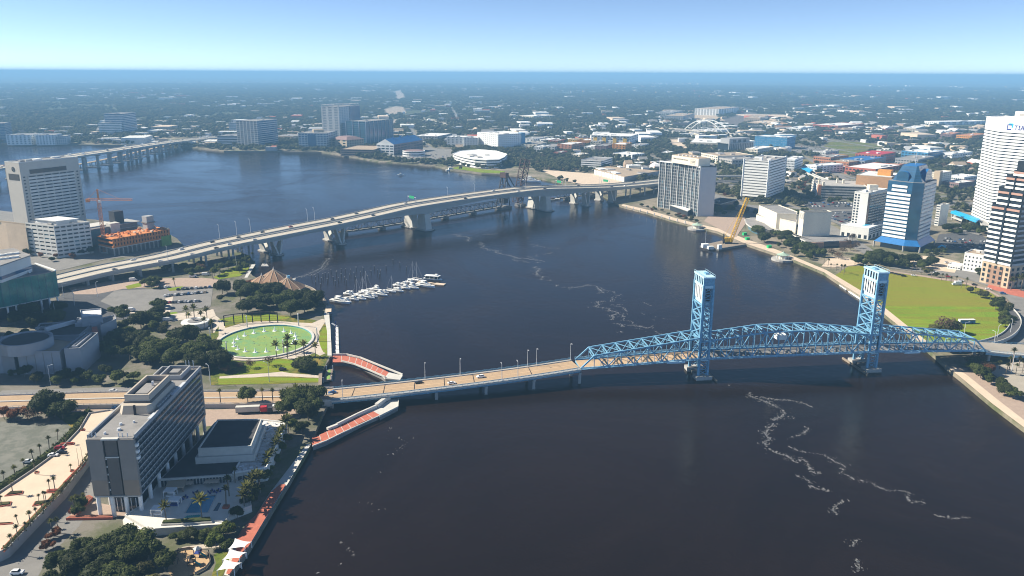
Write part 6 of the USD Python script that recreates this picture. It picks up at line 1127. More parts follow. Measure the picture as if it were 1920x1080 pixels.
# ---------------------------------------------------------------- downtown on the north bank
def rect_top(A, B, C, z): return rect(A, B, C, z)
def lab_text(t, text, h, origin, u, m, up=(0, 0, 1), depth=0.12, bold=True, name='letter'):
    g = meshkit.text_mesh(text, h, depth, bold); R_ = np.eye(4); R_[:3, 0] = unit([*u, 0]); R_[:3, 1] = up; R_[:3, 2] = np.cross(R_[:3, 0], R_[:3, 1]); R_[:3, 3] = origin
    parts = g.split(only_watertight=False)
    for gg in (parts if len(parts) < 40 else [g]): gg.apply_transform(R_); t.part(name, (np.array(gg.vertices), np.array(gg.faces)), M[m])
    return g.bounds[1][0]
# railway company block
cz = height_at(g2(1311, 405), 313)
cs_q = ccw([g2(1238, 302, cz), g2(1285, 307.5, cz), g2(1314, 313.5, cz), g2(1344, 313.5, cz), g2(1338, 306, cz), g2(1270, 296, cz)])
cb = T('finned_office', 'broad office slab with white vertical fins and a lettered cream roof block', 'office building', (*g2(1311, 405), 2.5))
i0 = [i for i in range(6) if np.allclose(cs_q[i], g2(1238, 302, cz), atol=0.1) ][0]; bays = [None] * 6
bays[i0] = 12; bays[(i0 + 1) % 6] = 8
for k in (2, 3, 4, 5): bays[(i0 + k) % 6] = 0
lat = mat('office_lattice_grey', (0.20, 0.21, 0.21), 0.7, 0.05)
M['lattice'] = lat
storeys(cb, cs_q, 2.5, cz - 1.2, 15, 'lattice', 'glass', 0.70, bays, 0.74, roof='roofg', depth=0.5, units=0)
fm_ = mat('blank_end_wall', (0.42, 0.43, 0.45), 0.8, 0.04, 0.1, streak=True)
a, b, u, nn, ln = side_frame(cs_q, (i0 + 2) % 6); cb.part('end_wall', MB().box((*((a + b) / 2 + nn * 0.15), 2.5), (ln, 0.4, cz - 3), math.atan2(u[1], u[0])), fm_)
for s_, n in ((i0, 4 + 1), ((i0 + 1) % 6, 4 + 1)):
    a, b, u, nn, ln = side_frame(cs_q, s_)
    for k in range(n): cb.part('fin', MB().box((*(a + u * ln * k / (n - 1) + nn * 0.3), 2.5), (0.7, 1.2, cz - 2.6), math.atan2(u[1], u[0])), M['offwhite'])
    cb.part('cornice', MB().box((*((a + b) / 2 + nn * 0.3), cz - 0.9), (ln + 0.6, 1.2, 1.6), math.atan2(u[1], u[0])), M['white'])
ph = ccw([g2(1259, 305, cz), g2(1309, 313.0, cz), g2(1331, 312.0, cz), g2(1283, 301, cz)]); cb.part('roof_block', MB().prism(ph, cz + 0.4, cz + 10), M['cream']); cb.part('roof_block_cap', MB().prism(inset(ph, 0.6), cz + 10, cz + 10.3), M['rooft'])
for k in range(6): p = lerp(ph[0], ph[2], 0.2 + 0.1 * k); cb.part('roof_unit', MB().box((*p, cz + 10.3), (2.6, 1.6, 1.2), 0.4), M['roofw'])
j = [i for i in range(4) if np.allclose(ph[i], g2(1259, 305, cz), atol=0.1)][0]; a, b, u, nn, ln = side_frame(ph, j); o = a + u * ln * 0.06 + nn * 0.05
lab_text(cb, 'How tomorrow moves', 2.1, (*o, cz + 5.4), u, 'signdark', bold=False); o2 = a + u * ln * 0.72 + nn * 0.05
lab_text(cb, 'CSX', 2.3, (*(o2 + u * 1.4), cz + 4.4), u, 'signdark')
for d0, d1, h0, h1 in ((0, 9.0, 2.6, 2.9), (0, 9.0, 7.9, 8.2), (0, 0.35, 2.6, 8.2), (8.65, 9.0, 2.6, 8.2)): cb.part('logo_frame', MB().box((*(o2 + u * (d0 + d1) / 2 - u * 0.3), cz + h0), (d1 - d0, 0.12, h1 - h0), math.atan2(u[1], u[0])), M['signdark'])
def lowblock(name, lab, cat, q, z, wall='glass', roof='roofw', sides=None, nf=1, n=6, gl='glass', units=2, z0=2.5, seed=1):
    t = T(name, lab, cat, (*q[0], 2.5)); t.part('wall', MB().prism(q, z0, z), M[wall]); roof_kit(t, q, z + 0.02, wall if wall != 'glass' else 'lconc', roof, 0.8, units, seed)
    for i in (sides or []): slab_windows(t, q, i, z0 + 0.5, z - 0.6, n, nf, gl)
    return t
lb = lowblock('entrance_pavilion', 'low glazed pavilion with flat white roof at the foot of the finned slab', 'pavilion', ccw(gs([(1256, 394), (1289, 406), (1298, 400), (1264, 388)])), 9, 'glass', 'roofw', units=0)
lowblock('glass_annex', 'low dark glazed annex behind the blank end of the finned slab', 'building', rect((1342, 386), (1350, 397), (1382, 388)), 12, 'glass', 'roofd')
# white office with thin dark stripes
wz = height_at(g2(1438, 376), 300); wq2 = rect_top((1407, 294.5), (1443, 300.5), (1475, 292), wz); wo = T('striped_office', 'square white office tower with thin dark window stripes behind the yellow crane', 'office building', (*g2(1438, 376), 2.5)); wo.part('lobby', MB().prism(inset(wq2, 4), 2.5, 8), M['glass'])
for c in wq2: wo.part('corner_pier', MB().box((*(c * 0.985 + wq2.mean(0) * 0.015), 2.5), (2.2, 2.2, wz - 2.6)), M['white'])
storeys(wo, wq2, 7.0, wz - 2.5, 13, 'white', 'glass', 0.30, None, roof='roofg', depth=0.35, units=4, seed=12); wc = wq2[0] + (wq2[3] - wq2[0]) * 0.5; wo.part('sign_block', MB().box((*(wc + (wq2[1] - wq2[0]) * 0.1), wz - 2), (11, 4, 5), math.atan2(*(wq2[3] - wq2[0])[::-1])), M['white']); wo.part('sign_panel', MB().box((*(wc - (wq2[1] - wq2[0]) * 0.0), wz - 0.5), (7, 0.3, 2.2), math.atan2(*(wq2[3] - wq2[0])[::-1])), M['lconc'])
# theatre
th_ = T('theatre', 'cream theatre complex with tall blank stage tower and curved colonnaded lobby', 'theatre', (*g2(1505, 452), 2.5)); thw = M['cream']
def tvol(px, z, z0, wall, roof, nm, par=0.8, q=None):
    q = top_q(px, z) if q is None else q; th_.part(nm, MB().prism(q, z0, z), M[wall]); qi = inset(q, 0.5); th_.part('parapet', MB().poly(Polygon(q).difference(Polygon(qi)), z + par, z - 0.2), M[wall]); th_.part('roof', MB().flat(qi, z + 0.03), M[roof]); NOTREE.append(Polygon(q).buffer(3)); return q
sz = 35.0; sq = tvol(None, sz, 2.5, 'cream', 'roofd', 'stage_tower', q=rect_top((1494, 396), (1508, 399), (1560, 398), sz)); 
for k in range(7): c = lerp(sq[0], sq[3], 0.08 + 0.14 * k); th_.part('louvre', MB().box((*(c - (sq[1] - sq[0]) * 0.004), sz - 7), (1.0, 0.5, 6.4), math.atan2(*(sq[3] - sq[0])[::-1])), M['lconc'])
tvol([(1423, 386), (1457, 401), (1494, 403), (1495, 398), (1460, 385)], 25, 2.5, 'cream', 'roofg', 'hall'); tvol([(1448, 408), (1493, 418), (1496, 403), (1460, 400)], 19, 2.5, 'cream', 'roofg', 'foyer_block'); tvol([(1418, 404), (1448, 414), (1450, 405), (1424, 397)], 15, 2.5, 'cream', 'roofg', 'side_block')
lpx = [(1396, 411), (1398, 418), (1405, 424), (1418, 429), (1436, 432), (1450, 429), (1462, 430), (1480, 437), (1497, 446), (1510, 452), (1530, 453), (1593, 450), (1590, 443), (1560, 440), (1494, 440), (1448, 428), (1420, 408), (1408, 408)]
lq = top_q(lpx, 9.5); th_.part('lobby_roof', MB().prism(lq, 8.6, 9.5), M['lconc']); th_.part('lobby_roof_top', MB().flat(inset(lq, 1.0), 9.53), M['roofg']); lin = Polygon(lq).buffer(0).buffer(-3.5); big = lambda g: max(g.geoms, key=lambda x: x.area) if hasattr(g, "geoms") else g; th_.part('lobby_glass', MB().poly(lin, 8.5, 2.5), M['tglass']); NOTREE.append(Polygon(lq).buffer(2))
ring_ = LineString(gs(lpx[:11], 9.5)); 
for k in range(26): c = big(Polygon(lq).buffer(0).buffer(-0.9)).exterior; pt_ = ring_.interpolate(k / 25, normalized=True); q = np.array(c.interpolate(c.project(pt_)).coords[0]); th_.part('column', MB().cone((*q, 2.5), 0.5, 0.5, 6.1, 8, False), M['white'])
a, b = g2(1520, 466), g2(1594, 462); th_.part('brick_end', MB().beam((*lerp(a, b, 0.7), 5.5), (*lerp(a, b, 1.0), 5.5), 3, 6.2), M['brown']); th_.part('brick_end', MB().beam((*lerp(a, b, 0.0), 5.5), (*lerp(a, b, 0.3), 5.5), 3, 6.2), M['brown']); th_.part('picture_window', MB().beam((*lerp(a, b, 0.31), 6.2), (*lerp(a, b, 0.69), 6.2), 2.2, 4.0), M['glass'])
# car park
gz = height_at(g2(1536, 374), 349); gq2 = rect_top((1500, 337), (1535, 349), (1627, 352), gz); gp = T('multi_storey_car_park', 'long multi-storey car park with grey decks and white stair fins', 'car park', (*g2(1536, 374), 2.5)); storeys(gp, gq2, 2.5, gz, 5, 'lconc', 'glass', 0.42, None, roof='conc', depth=0.9, units=0, par=0.9)
for s, d in ((0.05, 0.3), (0.1, 0.02), (0.48, 0.6), (0.6, 0.55), (0.02, 0.75)): c = gq2[0] + (gq2[1] - gq2[0]) * s + (gq2[3] - gq2[0]) * d; gp.part('stair_fin', MB().prism([c + unit(gq2[1] - gq2[0]) * x + unit(gq2[3] - gq2[0]) * y for x, y in ((-1.2, -2.5), (1.2, -2.5), (1.2, 2.5), (-1.2, 2.5))], gz, gz + 6.5), M['cream'])
gp.part('orange_stair', MB().prism([gq2[0] + unit(gq2[1] - gq2[0]) * x + unit(gq2[3] - gq2[0]) * y for x, y in ((-0.5, -0.5), (4, -0.5), (4, 6), (-0.5, 6))], 2.6, gz + 1.5), M['rooforange']); gp.part('corner_fin', MB().prism([gq2[0] + unit(gq2[3] - gq2[0]) * y + unit(gq2[1] - gq2[0]) * x for x, y in ((-0.8, 7), (0.6, 7), (0.6, 14), (-0.8, 14))], 2.6, gz + 1.0), M['offwhite'])
# apartment hotel with balconies
az = 50.0; aq = rect_top((1612, 358), (1629, 363), (1665, 355), az); ah = T('balcony_tower', 'white apartment tower with a brown stripe and rows of balconies beside the blue-roofed tower', 'apartment tower', (*aq[0], 2.5)); ah.part('body', MB().prism(aq, 2.5, az), M['offwhite']); roof_kit(ah, aq, az, 'offwhite', 'roofw', 0.9, 3, 4)
a, b, u, nn, ln = side_frame(aq, 0); yw = math.atan2(u[1], u[0]); ah.part('brown_stripe', MB().box((*(a + u * 2.6 + nn * 0.1), 12), (4.6, 0.5, az - 13), yw), M['brown'])
for f in range(12):
    z = 12 + f * (az - 13) / 12; ah.part('recess', MB().box((*(a + u * (5.2 + (ln - 5.6) / 2) + nn * 0.05), z), (ln - 5.8, 0.2, 2.0), yw), M['glass'])
    for k in range(7): c = a + u * (5.4 + (k + 0.5) * (ln - 5.6) / 7); mb = MB().prism([c + u * x + nn * y for x, y in ((-2.4, 0.1), (2.4, 0.1), (1.7, 1.5), (-1.7, 1.5))], z - 1.0, z + 0.15); ah.part('balcony', mb, M['lconc'])
a, b, u, nn, ln = side_frame(aq, 3)
for f in range(12):
    for k in (0.12, 0.34): ah.part('window', MB().box((*(a + u * ln * k + nn * 0.05), 12.5 + f * (az - 13) / 12), (2.0, 0.2, 1.7), math.atan2(u[1], u[0])), M['glass'])
ah.part('lift_head', MB().box((*lerp(aq[0], aq[2], 0.62), az), (10, 7, 6)), M['cream'])
pq_ = rect((1607, 432), (1627, 450), (1662, 438)); ap_ = T('podium_block', 'white stepped podium with a turquoise roof pool at the foot of the balcony tower', 'building', (*pq_[0], 2.5)); ap_.part('wall', MB().prism(pq_, 2.5, 15), M['offwhite']); roof_kit(ap_, pq_, 15, 'white', 'roofw', 0.9, 2, 9); ap_.part('roof_pool', MB().box((*lerp(pq_[0], pq_[2], 0.35), 15.0), (9, 5, 0.4), 0.4), M['bluecan'])
for i in (0, 3): slab_windows(ap_, pq_, i, 3, 7.5, 5, 1, 'glass', 0.5, 0.9)
for f in range(3): slab_windows(ap_, pq_, 0, 8 + f * 2.3, 9.6 + f * 2.3, 9, 1, 'glass', 0.85, 0.6)
# blue-roofed tower
bz_ = height_at(g2(1732, 470), 343); B8 = [g2(1666, 338, bz_), g2(1712, 343, bz_), g2(1734, 344, bz_), g2(1757, 337, bz_)]; B8 += [B8[3] + (B8[0] - B8[1]) * 0.85, B8[0] + (B8[3] - B8[2]) * 0.85]; b8 = ccw(B8); bt_ = T('blue_roofed_tower', 'white banded tower with chamfered blue glass corners and a blue glass mansard crown', 'office tower', (*g2(1732, 470), 2.5))
bt_.part('glass_core', MB().prism(b8, 2.5, bz_), M['bglass']); bt_.part('core_roof', MB().prism(inset(b8, 0.4), bz_, bz_ + 0.3), M['roofg'])
k0 = [i for i in range(6) if np.allclose(b8[i], B8[0], atol=0.1)][0]; NOTREE.append(Polygon(b8).buffer(9))
for s_ in (k0, (k0 + 2) % 6):
    a, b, u, nn, ln = side_frame(b8, s_); n = 14; z0 = 14.5
    for f in range(n):
        z = z0 + f * (bz_ - z0 - 2) / n; nar = f >= n - 2 and s_ == k0; L_ = ln * (0.62 if nar else 0.96); bt_.part('white_band', MB().box((*((a + b) / 2 + nn * 0.25), z), (L_, 0.7, (bz_ - z0) / n * 0.56), math.atan2(u[1], u[0])), M['white'])
crn = inset(b8, 3.0); bt_.part('crown', MB().prism(crn, bz_ + 0.3, bz_ + 15.5, q1=inset(b8, 9.5)), M['bglass']); bt_.part('crown_roof', MB().prism(inset(b8, 10), bz_ + 15.5, bz_ + 16.2), M['roofblue'])
for k in range(1, 6): bt_.part('crown_rib', MB().poly(Polygon(inset(b8, 3.0 + k * 6.5 / 6 - 0.05)).difference(Polygon(inset(b8, 3.0 + k * 6.5 / 6 + 0.5))), bz_ + 0.3 + k * 15.2 / 6, bz_ + 0.1 + k * 15.2 / 6), M['roofblue'])
for s_ in (k0, (k0 + 2) % 6):
    a, b, u, nn, ln = side_frame(b8, s_); c = (a + b) / 2 - nn * 4.0; arc = [c + 0 * u]; ths = np.linspace(0, math.pi, 13); v = []; r_ = ln * 0.24
    pts = [(r_, 0.5)] + [(r_ * math.cos(t_), 6.5 + r_ * 0.62 * math.sin(t_)) for t_ in ths] + [(-r_, 0.5)]; front = np.array([[*(c + u * x + nn * 1.2), bz_ + y] for x, y in pts]); back = front - np.array([*(nn * 9), 0]); n_ = len(pts); f = [(i, (i + 1) % n_, n_ + (i + 1) % n_) for i in range(n_)] + [(i, n_ + (i + 1) % n_, n_ + i) for i in range(n_)]
    bt_.part('arched_dormer', (np.vstack([front, back]), np.array(f)), M['roofblue']); bt_.part('arched_window', (front, np.array([(0, i, i + 1) for i in range(1, n_ - 1)])), M['bglass'])
bt_.part('skirt_roof', MB().prism(inset(b8, -5.5), 8.5, 13.8, q1=inset(b8, -0.3)), M['roofblue']); bt_.part('mast', MB().beam((*crn.mean(0), bz_ + 16), (*crn.mean(0), bz_ + 30), 0.4), M['alu'])
for c in inset(b8, -5): bt_.part('column', MB().box((*c, 2.5), (1.3, 1.3, 6.0)), M['conc'])
pf_ = g2(1705, 470); t = T('plaza_sculpture', 'small red and white sculpture on the plaza below the blue-roofed tower', 'sculpture', (*pf_, 2.5)); t.part('base', MB().box((*pf_, 2.5), (4, 3, 0.8)), M['white']); t.part('figure', MB().beam((*pf_, 3.2), (pf_[0] + 1.4, pf_[1], 8), 1.4, 0.8), M['roofred']); t.part('fin', MB().beam((pf_[0] - 1, pf_[1], 3.2), (pf_[0] + 0.3, pf_[1], 6), 1.0, 0.6), M['white'])
ar_ = g2(1772, 471); t = T('blue_arch', 'blue curved arch sculpture in the shade right of the blue-roofed tower', 'sculpture', (*ar_, 2.5)); tt = np.linspace(0.3, math.pi, 9)
for a, b in zip(tt[:-1], tt[1:]): t.part('segment', MB().beam((ar_[0] - 4 + 4.5 * math.cos(a), ar_[1], 2.5 + 6 * math.sin(a)), (ar_[0] - 4 + 4.5 * math.cos(b), ar_[1], 2.5 + 6 * math.sin(b)), 1.2), M['bluecan'])
# tall striped tower at the right edge
tz_ = height_at(g2(1828, 408), 219); TQ = [g2(1850, 219, tz_), g2(1879, 223, tz_), g2(1990, 229, tz_)]; away = unit(np.array([-(TQ[2] - TQ[1])[1], (TQ[2] - TQ[1])[0]])); TQ += [TQ[2] + away * 40, TQ[0] + away * 34]; tq2 = ccw(TQ)
ti = T('striped_skyscraper', 'tallest white skyscraper with dark horizontal stripes and a lettered blank top', 'skyscraper', (*g2(1828, 408), 2.5)); storeys(ti, tq2, 2.5, tz_ - 15, 31, 'white', 'glass', 0.34, None, depth=0.5, cap=False)
ti.part('top_band', MB().prism(tq2, tz_ - 14.6, tz_), M['white']); roof_kit(ti, tq2, tz_ + 0.02, 'white', 'roofw', 0.8, 0); pc = lerp(TQ[1], TQ[2], 0.5) + away * 14; ti.part('roof_house', MB().box((*pc, tz_), (46, 16, 9), math.atan2(*(TQ[2] - TQ[1])[::-1])), M['white']); ti.part('louvre', MB().box((*(pc - away * 8.1 - unit(TQ[2] - TQ[1]) * 14), tz_ + 4), (7, 0.3, 3), math.atan2(*(TQ[2] - TQ[1])[::-1])), M['conc'])
u = unit(TQ[2] - TQ[1]); so = TQ[1] + u * 7.5 - away * 0.06; k_ = lab_text(ti, 'TIAA', 5.0, (*(so + u * 8.2), tz_ - 11.5), u, 'signblue')
for x0, x1, y0, y1, m in ((0, 5.2, 0, 6.4, 'signblue'), (1.2, 5.4, 1.4, 5.0, 'white'), (5.4, 7.0, 2.8, 7.6, 'bluecan'), (1.8, 5.4, 6.4, 7.6, 'bluecan')): ti.part('logo_cube', MB().box((*(so + u * (x0 + x1) / 2 - away * (0.2 if m == 'white' else 0.05)), tz_ - 12 + y0), (x1 - x0, 0.15, y1 - y0), math.atan2(u[1], u[0])), M[m])
# dark stepped tower at the right edge
dq0 = rect((1855, 526), (1888, 542), (1975, 528)); dz = height_at(dq0[0], 303); du, dv = dq0[1] - dq0[0], dq0[3] - dq0[0]; ds = T('stepped_tower', 'dark stepped tower with white bands and a brown arcaded base at the right edge', 'skyscraper', (*dq0[0], 2.5))
tiers = [(22, 72, 0, 1.0), (72, 86, 0, 0.86), (86, 97, 0, 0.66), (97, dz - 9, 0.0, 0.44)]
dw = mat('stepped_tower_blank', (0.05, 0.055, 0.06), 0.4)
for z0, z1, v0, v1 in tiers:
    q = ccw([dq0[0] + dv * v0, dq0[0] + du + dv * v0, dq0[0] + du + dv * v1, dq0[0] + dv * v1]); nf = max(2, round((z1 - z0) / 4.2)); storeys(ds, q, z0, z1, nf, 'glass', 'glass', 0.5, None, depth=0.15, roof='roofd', units=0, par=0.6)
    a, b = dq0[0] + dv * v1, dq0[0] + dv * v0; uu = unit(b - a); nn = np.array([uu[1], -uu[0]]); ln = np.linalg.norm(b - a)
    for f in range(nf):
        z = z0 + f * (z1 - z0) / nf + 0.1
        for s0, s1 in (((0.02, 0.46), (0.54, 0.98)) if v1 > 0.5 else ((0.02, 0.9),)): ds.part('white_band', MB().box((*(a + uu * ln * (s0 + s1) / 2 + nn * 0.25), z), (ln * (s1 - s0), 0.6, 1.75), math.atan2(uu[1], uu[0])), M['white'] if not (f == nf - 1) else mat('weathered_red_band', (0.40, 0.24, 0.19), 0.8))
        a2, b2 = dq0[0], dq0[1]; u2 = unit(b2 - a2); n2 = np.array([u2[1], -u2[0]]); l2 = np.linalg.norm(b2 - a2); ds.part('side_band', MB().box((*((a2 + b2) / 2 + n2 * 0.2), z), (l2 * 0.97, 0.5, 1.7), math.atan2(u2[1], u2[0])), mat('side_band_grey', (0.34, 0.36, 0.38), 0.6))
    if v1 > 0.5: ds.part('centre_slot', MB().box((*((a + b) / 2 + nn * 0.5), z0), (ln * 0.06, 1.0, z1 - z0), math.atan2(uu[1], uu[0])), M['glass'])
q = ccw([dq0[0], dq0[0] + du, dq0[0] + du + dv * 0.36, dq0[0] + dv * 0.36]); ds.part('crown', MB().prism(q, dz - 9, dz), M['glass']); roof_kit(ds, dq0 if signed(dq0) > 0 else dq0[::-1], 22.0, 'tanwall', 'rooft', 0.3, 0)
ds.part('base_wall', MB().prism(dq0, 2.5, 21.9), M['tanwall'])
for i in (0, 3):
    a, b, uu, nn, ln = side_frame(dq0, i)
    if i == 3: ds.part('brown_centre', MB().box((*((a + b) / 2 + nn * 0.2), 2.5), (ln * 0.5, 0.6, 17), math.atan2(uu[1], uu[0])), M['brown'])
    for f in range(4):
        for k in range(5 if i == 3 else 9):
            n_ = 5 if i == 3 else 9; c = a + uu * ln * (k + 0.5) / n_ + nn * (0.55 if i == 3 and 1 <= k <= 3 else 0.08); ds.part('window', MB().box((*c, 4.6 + f * 4.3), (ln / n_ * 0.42, 0.3, 2.6), math.atan2(uu[1], uu[0])), M['glass'])
lwq = rect((1817, 501), (1845, 514), (1859, 507)); lw = T('white_low_office', 'white four-storey office with small square windows beside the stepped tower', 'office building', (*lwq[0], 2.5)); lw.part('wall', MB().prism(lwq, 2.5, 19), M['white']); roof_kit(lw, lwq, 19.02, 'white', 'rooft', 0.8, 3, 3); slab_windows(lw, lwq, 3, 3.5, 18, 6, 4, 'glass', 0.38, 0.42); slab_windows(lw, lwq, 0, 3.5, 18, 3, 4, 'glass', 0.38, 0.42)
hq = rect((1786, 497), (1800, 507), (1806, 503)); t = lowblock('white_hut', 'small long white hut beside the street trees near the lawn', 'hut', hq, 6, 'white', 'roofw', [3], 1, 5, units=0)
# tan brick block, right-hand small tower, beige block
bk = rect_top((1630, 320), (1672, 333), (1690, 326), 36); t = T('tan_brick_block', 'windowless tan brick block with an orange upper box behind the balcony tower', 'building', (*bk[0], 2.5)); t.part('wall', MB().prism(bk, 2.5, 36), M['tanbrick']); roof_kit(t, bk, 36.02, 'lconc', 'roofw', 1.0, 2, 3); c = bk[0] + (bk[3] - bk[0]) * 0.3 + (bk[1] - bk[0]) * 0.4; t.part('upper_box', MB().box((*c, 36), (18, 14, 8), math.atan2(*(bk[3] - bk[0])[::-1])), M['orange'])
sm = rect_top((1751, 387), (1764, 387), (1780, 384), 26); t = T('small_striped_block', 'small grey block with dark stripes and a blank white end right of the blue-roofed tower', 'office building', (*sm[0], 2.5)); storeys(t, sm, 2.5, 26, 8, 'offwhite', 'glass', 0.45, [0, None, None, None], units=2)
be = rect_top((1733, 326), (1762, 326), (1785, 322), 27); t = T('beige_block', 'beige apartment block with a tan corner tower behind the blue crown', 'apartment building', (*be[0], 2.5)); storeys(t, be, 2.5, 27, 8, 'cream', 'glass', 0.4, [6, None, None, 8], 0.5, roof='roofw', units=4); t.part('corner_tower', MB().prism([be[0] + unit(be[1] - be[0]) * x + unit(be[3] - be[0]) * y for x, y in ((-1, -1), (8, -1), (8, 8), (-1, 8))], 2.5, 31), M['tanwall'])
# blue canopy of the elevated station, guideway
for i, (px, lab) in enumerate([([(1782, 398), (1791, 394), (1838, 410), (1830, 416)], 'bright blue station roof between the blue-roofed tower and the tallest tower'), ([(1502, 315), (1509, 311), (1524, 318), (1518, 323)], 'bright blue station canopy at the end of the guideway behind the white striped tower')]):
    q = ccw(at(px, 12)); t = T('station_canopy', lab, 'station', (*q[0], 2.5)); a, b = (q[0] + q[3]) / 2, (q[1] + q[2]) / 2
    if np.linalg.norm(q[1] - q[0]) < np.linalg.norm(q[2] - q[1]): a, b = (q[0] + q[1]) / 2, (q[2] + q[3]) / 2; q = np.roll(q, -1, 0) 
    t.part('roof', MB().prism(q, 11, 12), M['bluecan']); t.part('ridge', MB().beam((*((q[0] + q[3]) / 2), 12.2), (*((q[1] + q[2]) / 2), 12.2), 5, 0.8), M['bluecan']); t.part('platform', MB().prism(inset(q, 2), 5.5, 6.5), M['lconc'])
    for c in inset(q, 2.5): t.part('column', MB().box((*c, 2.5), (1.2, 1.2, 8.5)), M['conc'])
def guideway(name, lab, nodes, w, m='lconc', step=7, piers='conc'):
    C_ = profile([G(*a) for a in nodes], 40); t = T(name, lab, 'guideway', C_[0]); t.part('deck', ribbon(C_, -w / 2, w / 2, -1.3, 0), M[m])
    for d in (-w / 2, w / 2 - 0.4): t.part('parapet', ribbon(C_, d, d + 0.4, 0, 0.9), M[m])
    t.part('track', ribbon_top(C_, -w / 2 + 0.5, w / 2 - 0.5, 0.03), M['conc'])
    for k in range(2, 39, step): t.part('column', MB().box((C_[k][0], C_[k][1], 2.3), (1.8, 1.8, max(C_[k][2] - 3.6, 0.5))), M[piers])
    NOTREE.append(LineString(C_[:, :2]).buffer(w)); return t
guideway('guideway', 'pale elevated guideway running from the blue canopy towards the car park', [(1510, 320, 9), (1530, 330, 9), (1560, 341, 9)], 7); guideway('guideway', 'curved pale elevated guideway under the tallest tower by the blue station roof', [(1836, 412, 9), (1850, 424, 9), (1868, 432, 9), (1900, 438, 9)], 9); guideway('flyover', 'grey flyover on columns between the finned slab and the white striped tower', [(1240, 341, 14), (1345, 330, 10), (1420, 331, 9), (1480, 340, 6)], 12, 'conc'); guideway('flyover', 'second lower flyover behind the finned slab near the low glazed annex', [(1230, 352, 12), (1345, 340, 8), (1410, 342, 6), (1450, 352, 4)], 10, 'conc')
# print works and its office
pz2 = height_at(g2(1171, 341), 332); ppq = ccw(at([(1114, 318), (1171, 332), (1236, 321), (1137, 312)], pz2)); t = T('print_works', 'wide tan-roofed works building with white ribbed wall beside the bridge ramp', 'works', (*ppq[0], 2.5)); t.part('wall', MB().prism(ppq, 2.5, pz2), M['greywall']); roof_kit(t, ppq, pz2 + 0.02, 'tanwall', 'rooft', 0.6, 9, 5, 'dconc')
for i in range(4):
    a, b, u, nn, ln = side_frame(ppq, i)
    if nn[0] < -0.3 and nn[1] < 0.3 or (abs(P((*a, 0))[0] - 1114) < 4):
        for k in range(11): t.part('rib_panel', MB().box((*(a + u * ln * (k + 0.5) / 11 + nn * 0.25), 2.5), (ln / 11 * 0.78, 0.6, pz2 - 3), math.atan2(u[1], u[0])), M['white'])
so_ = rect((1102, 313), (1126, 319), (1148, 312)); soz = height_at(so_[0], 303); t = T('small_striped_office', 'small white office with three dark stripes above the tan-roofed works', 'office building', (*so_[0], 2.5)); storeys(t, so_, 2.5, soz, 4, 'white', 'glass', 0.45, None, roof='roofg', units=2, depth=0.8)
# barge with crane, riverside pavilions, kiosks
bq = [G(1312, 464, 0)[:2], G(1348, 470, 0)[:2], G(1403, 461, 0)[:2], G(1365, 452, 0)[:2]]; bq = ccw(bq); bg2 = T('crane_barge', 'flat work barge with white deckhouse moored at the north riverwalk', 'barge', (*bq[0], 0)); bg2.part('hull', MB().prism(bq, -0.5, 2.2), M['dconc']); bg2.part('deck', MB().flat(inset(bq, 0.8), 2.24), M['wood']); p = G(1322, 464, 2.2); bg2.part('deckhouse', MB().box((p[0], p[1], 2.24), (7, 5, 4), 0.2), M['white']); p = G(1332, 467, 2.2); bg2.part('deckhouse', MB().box((p[0], p[1], 2.24), (6, 4, 3), 0.2), M['offwhite']); p = G(1349, 467, 2.2); bg2.part('deckhouse', MB().box((p[0], p[1], 2.24), (4, 3, 4.5), 0.2), M['white']); p = G(1322, 464, 2); bg2.part('mast', MB().beam((p[0], p[1], 6), (p[0], p[1], 20), 0.3), M['alu']); p = G(1356, 457, 2); bg2.part('spud', MB().beam((p[0], p[1], -1), (p[0], p[1], 13), 1.2), M['pile'])
rr = random.Random(4)
for k in range(14): p = lerp(bq[0], bq[2], rr.uniform(0.25, 0.9)) + np.array([rr.uniform(-5, 5), rr.uniform(-3, 3)]); 
cbp = G(1364, 456, 2.3); yc = T('crawler_crane', 'yellow lattice boom crane standing on the barge', 'crane', (cbp[0], cbp[1], 2.3)); bd = unit(np.array([1.0, 0.12, 0])); yb = math.atan2(bd[1], bd[0]); yc.part('crawler', MB().box((*(cbp[:2] + np.array([-bd[1], bd[0]]) * 2.6), 2.26), (8, 1.4, 1.6), yb), M['dsteel']); yc.part('crawler', MB().box((*(cbp[:2] - np.array([-bd[1], bd[0]]) * 2.6), 2.26), (8, 1.4, 1.6), yb), M['dsteel']); yc.part('house', MB().box((cbp[0], cbp[1], 3.9), (8, 4.4, 4.2), yb), M['craney']); yc.part('cab', MB().box((*(cbp[:2] + bd[:2] * 3 + np.array([bd[1], -bd[0]]) * 3), 4.2), (2.4, 1.8, 2.6), yb), M['craney']); yc.part('counterweight', MB().box((*(cbp[:2] - bd[:2] * 4.6), 4.2), (1.6, 4.2, 3), yb), M['dsteel'])
bt0 = np.array([*(cbp[:2] + bd[:2] * 3.4), 5.0]); btip = bt0 + bd * 15 + np.array([0, 0, 46.0])
lattice(yc, bt0, btip, 3.0, 'craney', 16, 'boom'); yc.part('pendant', MB().beam((*(cbp[:2] - bd[:2] * 3), 12), btip, 0.2), M['craney']); yc.part('gantry', MB().beam((*(cbp[:2] - bd[:2] * 1), 8), (*(cbp[:2] - bd[:2] * 3), 12.2), 0.6), M['craney']); yc.part('hoist_line', MB().beam(btip, btip * [1, 1, 0] + [0, 0, 18], 0.18), M['dsteel'])
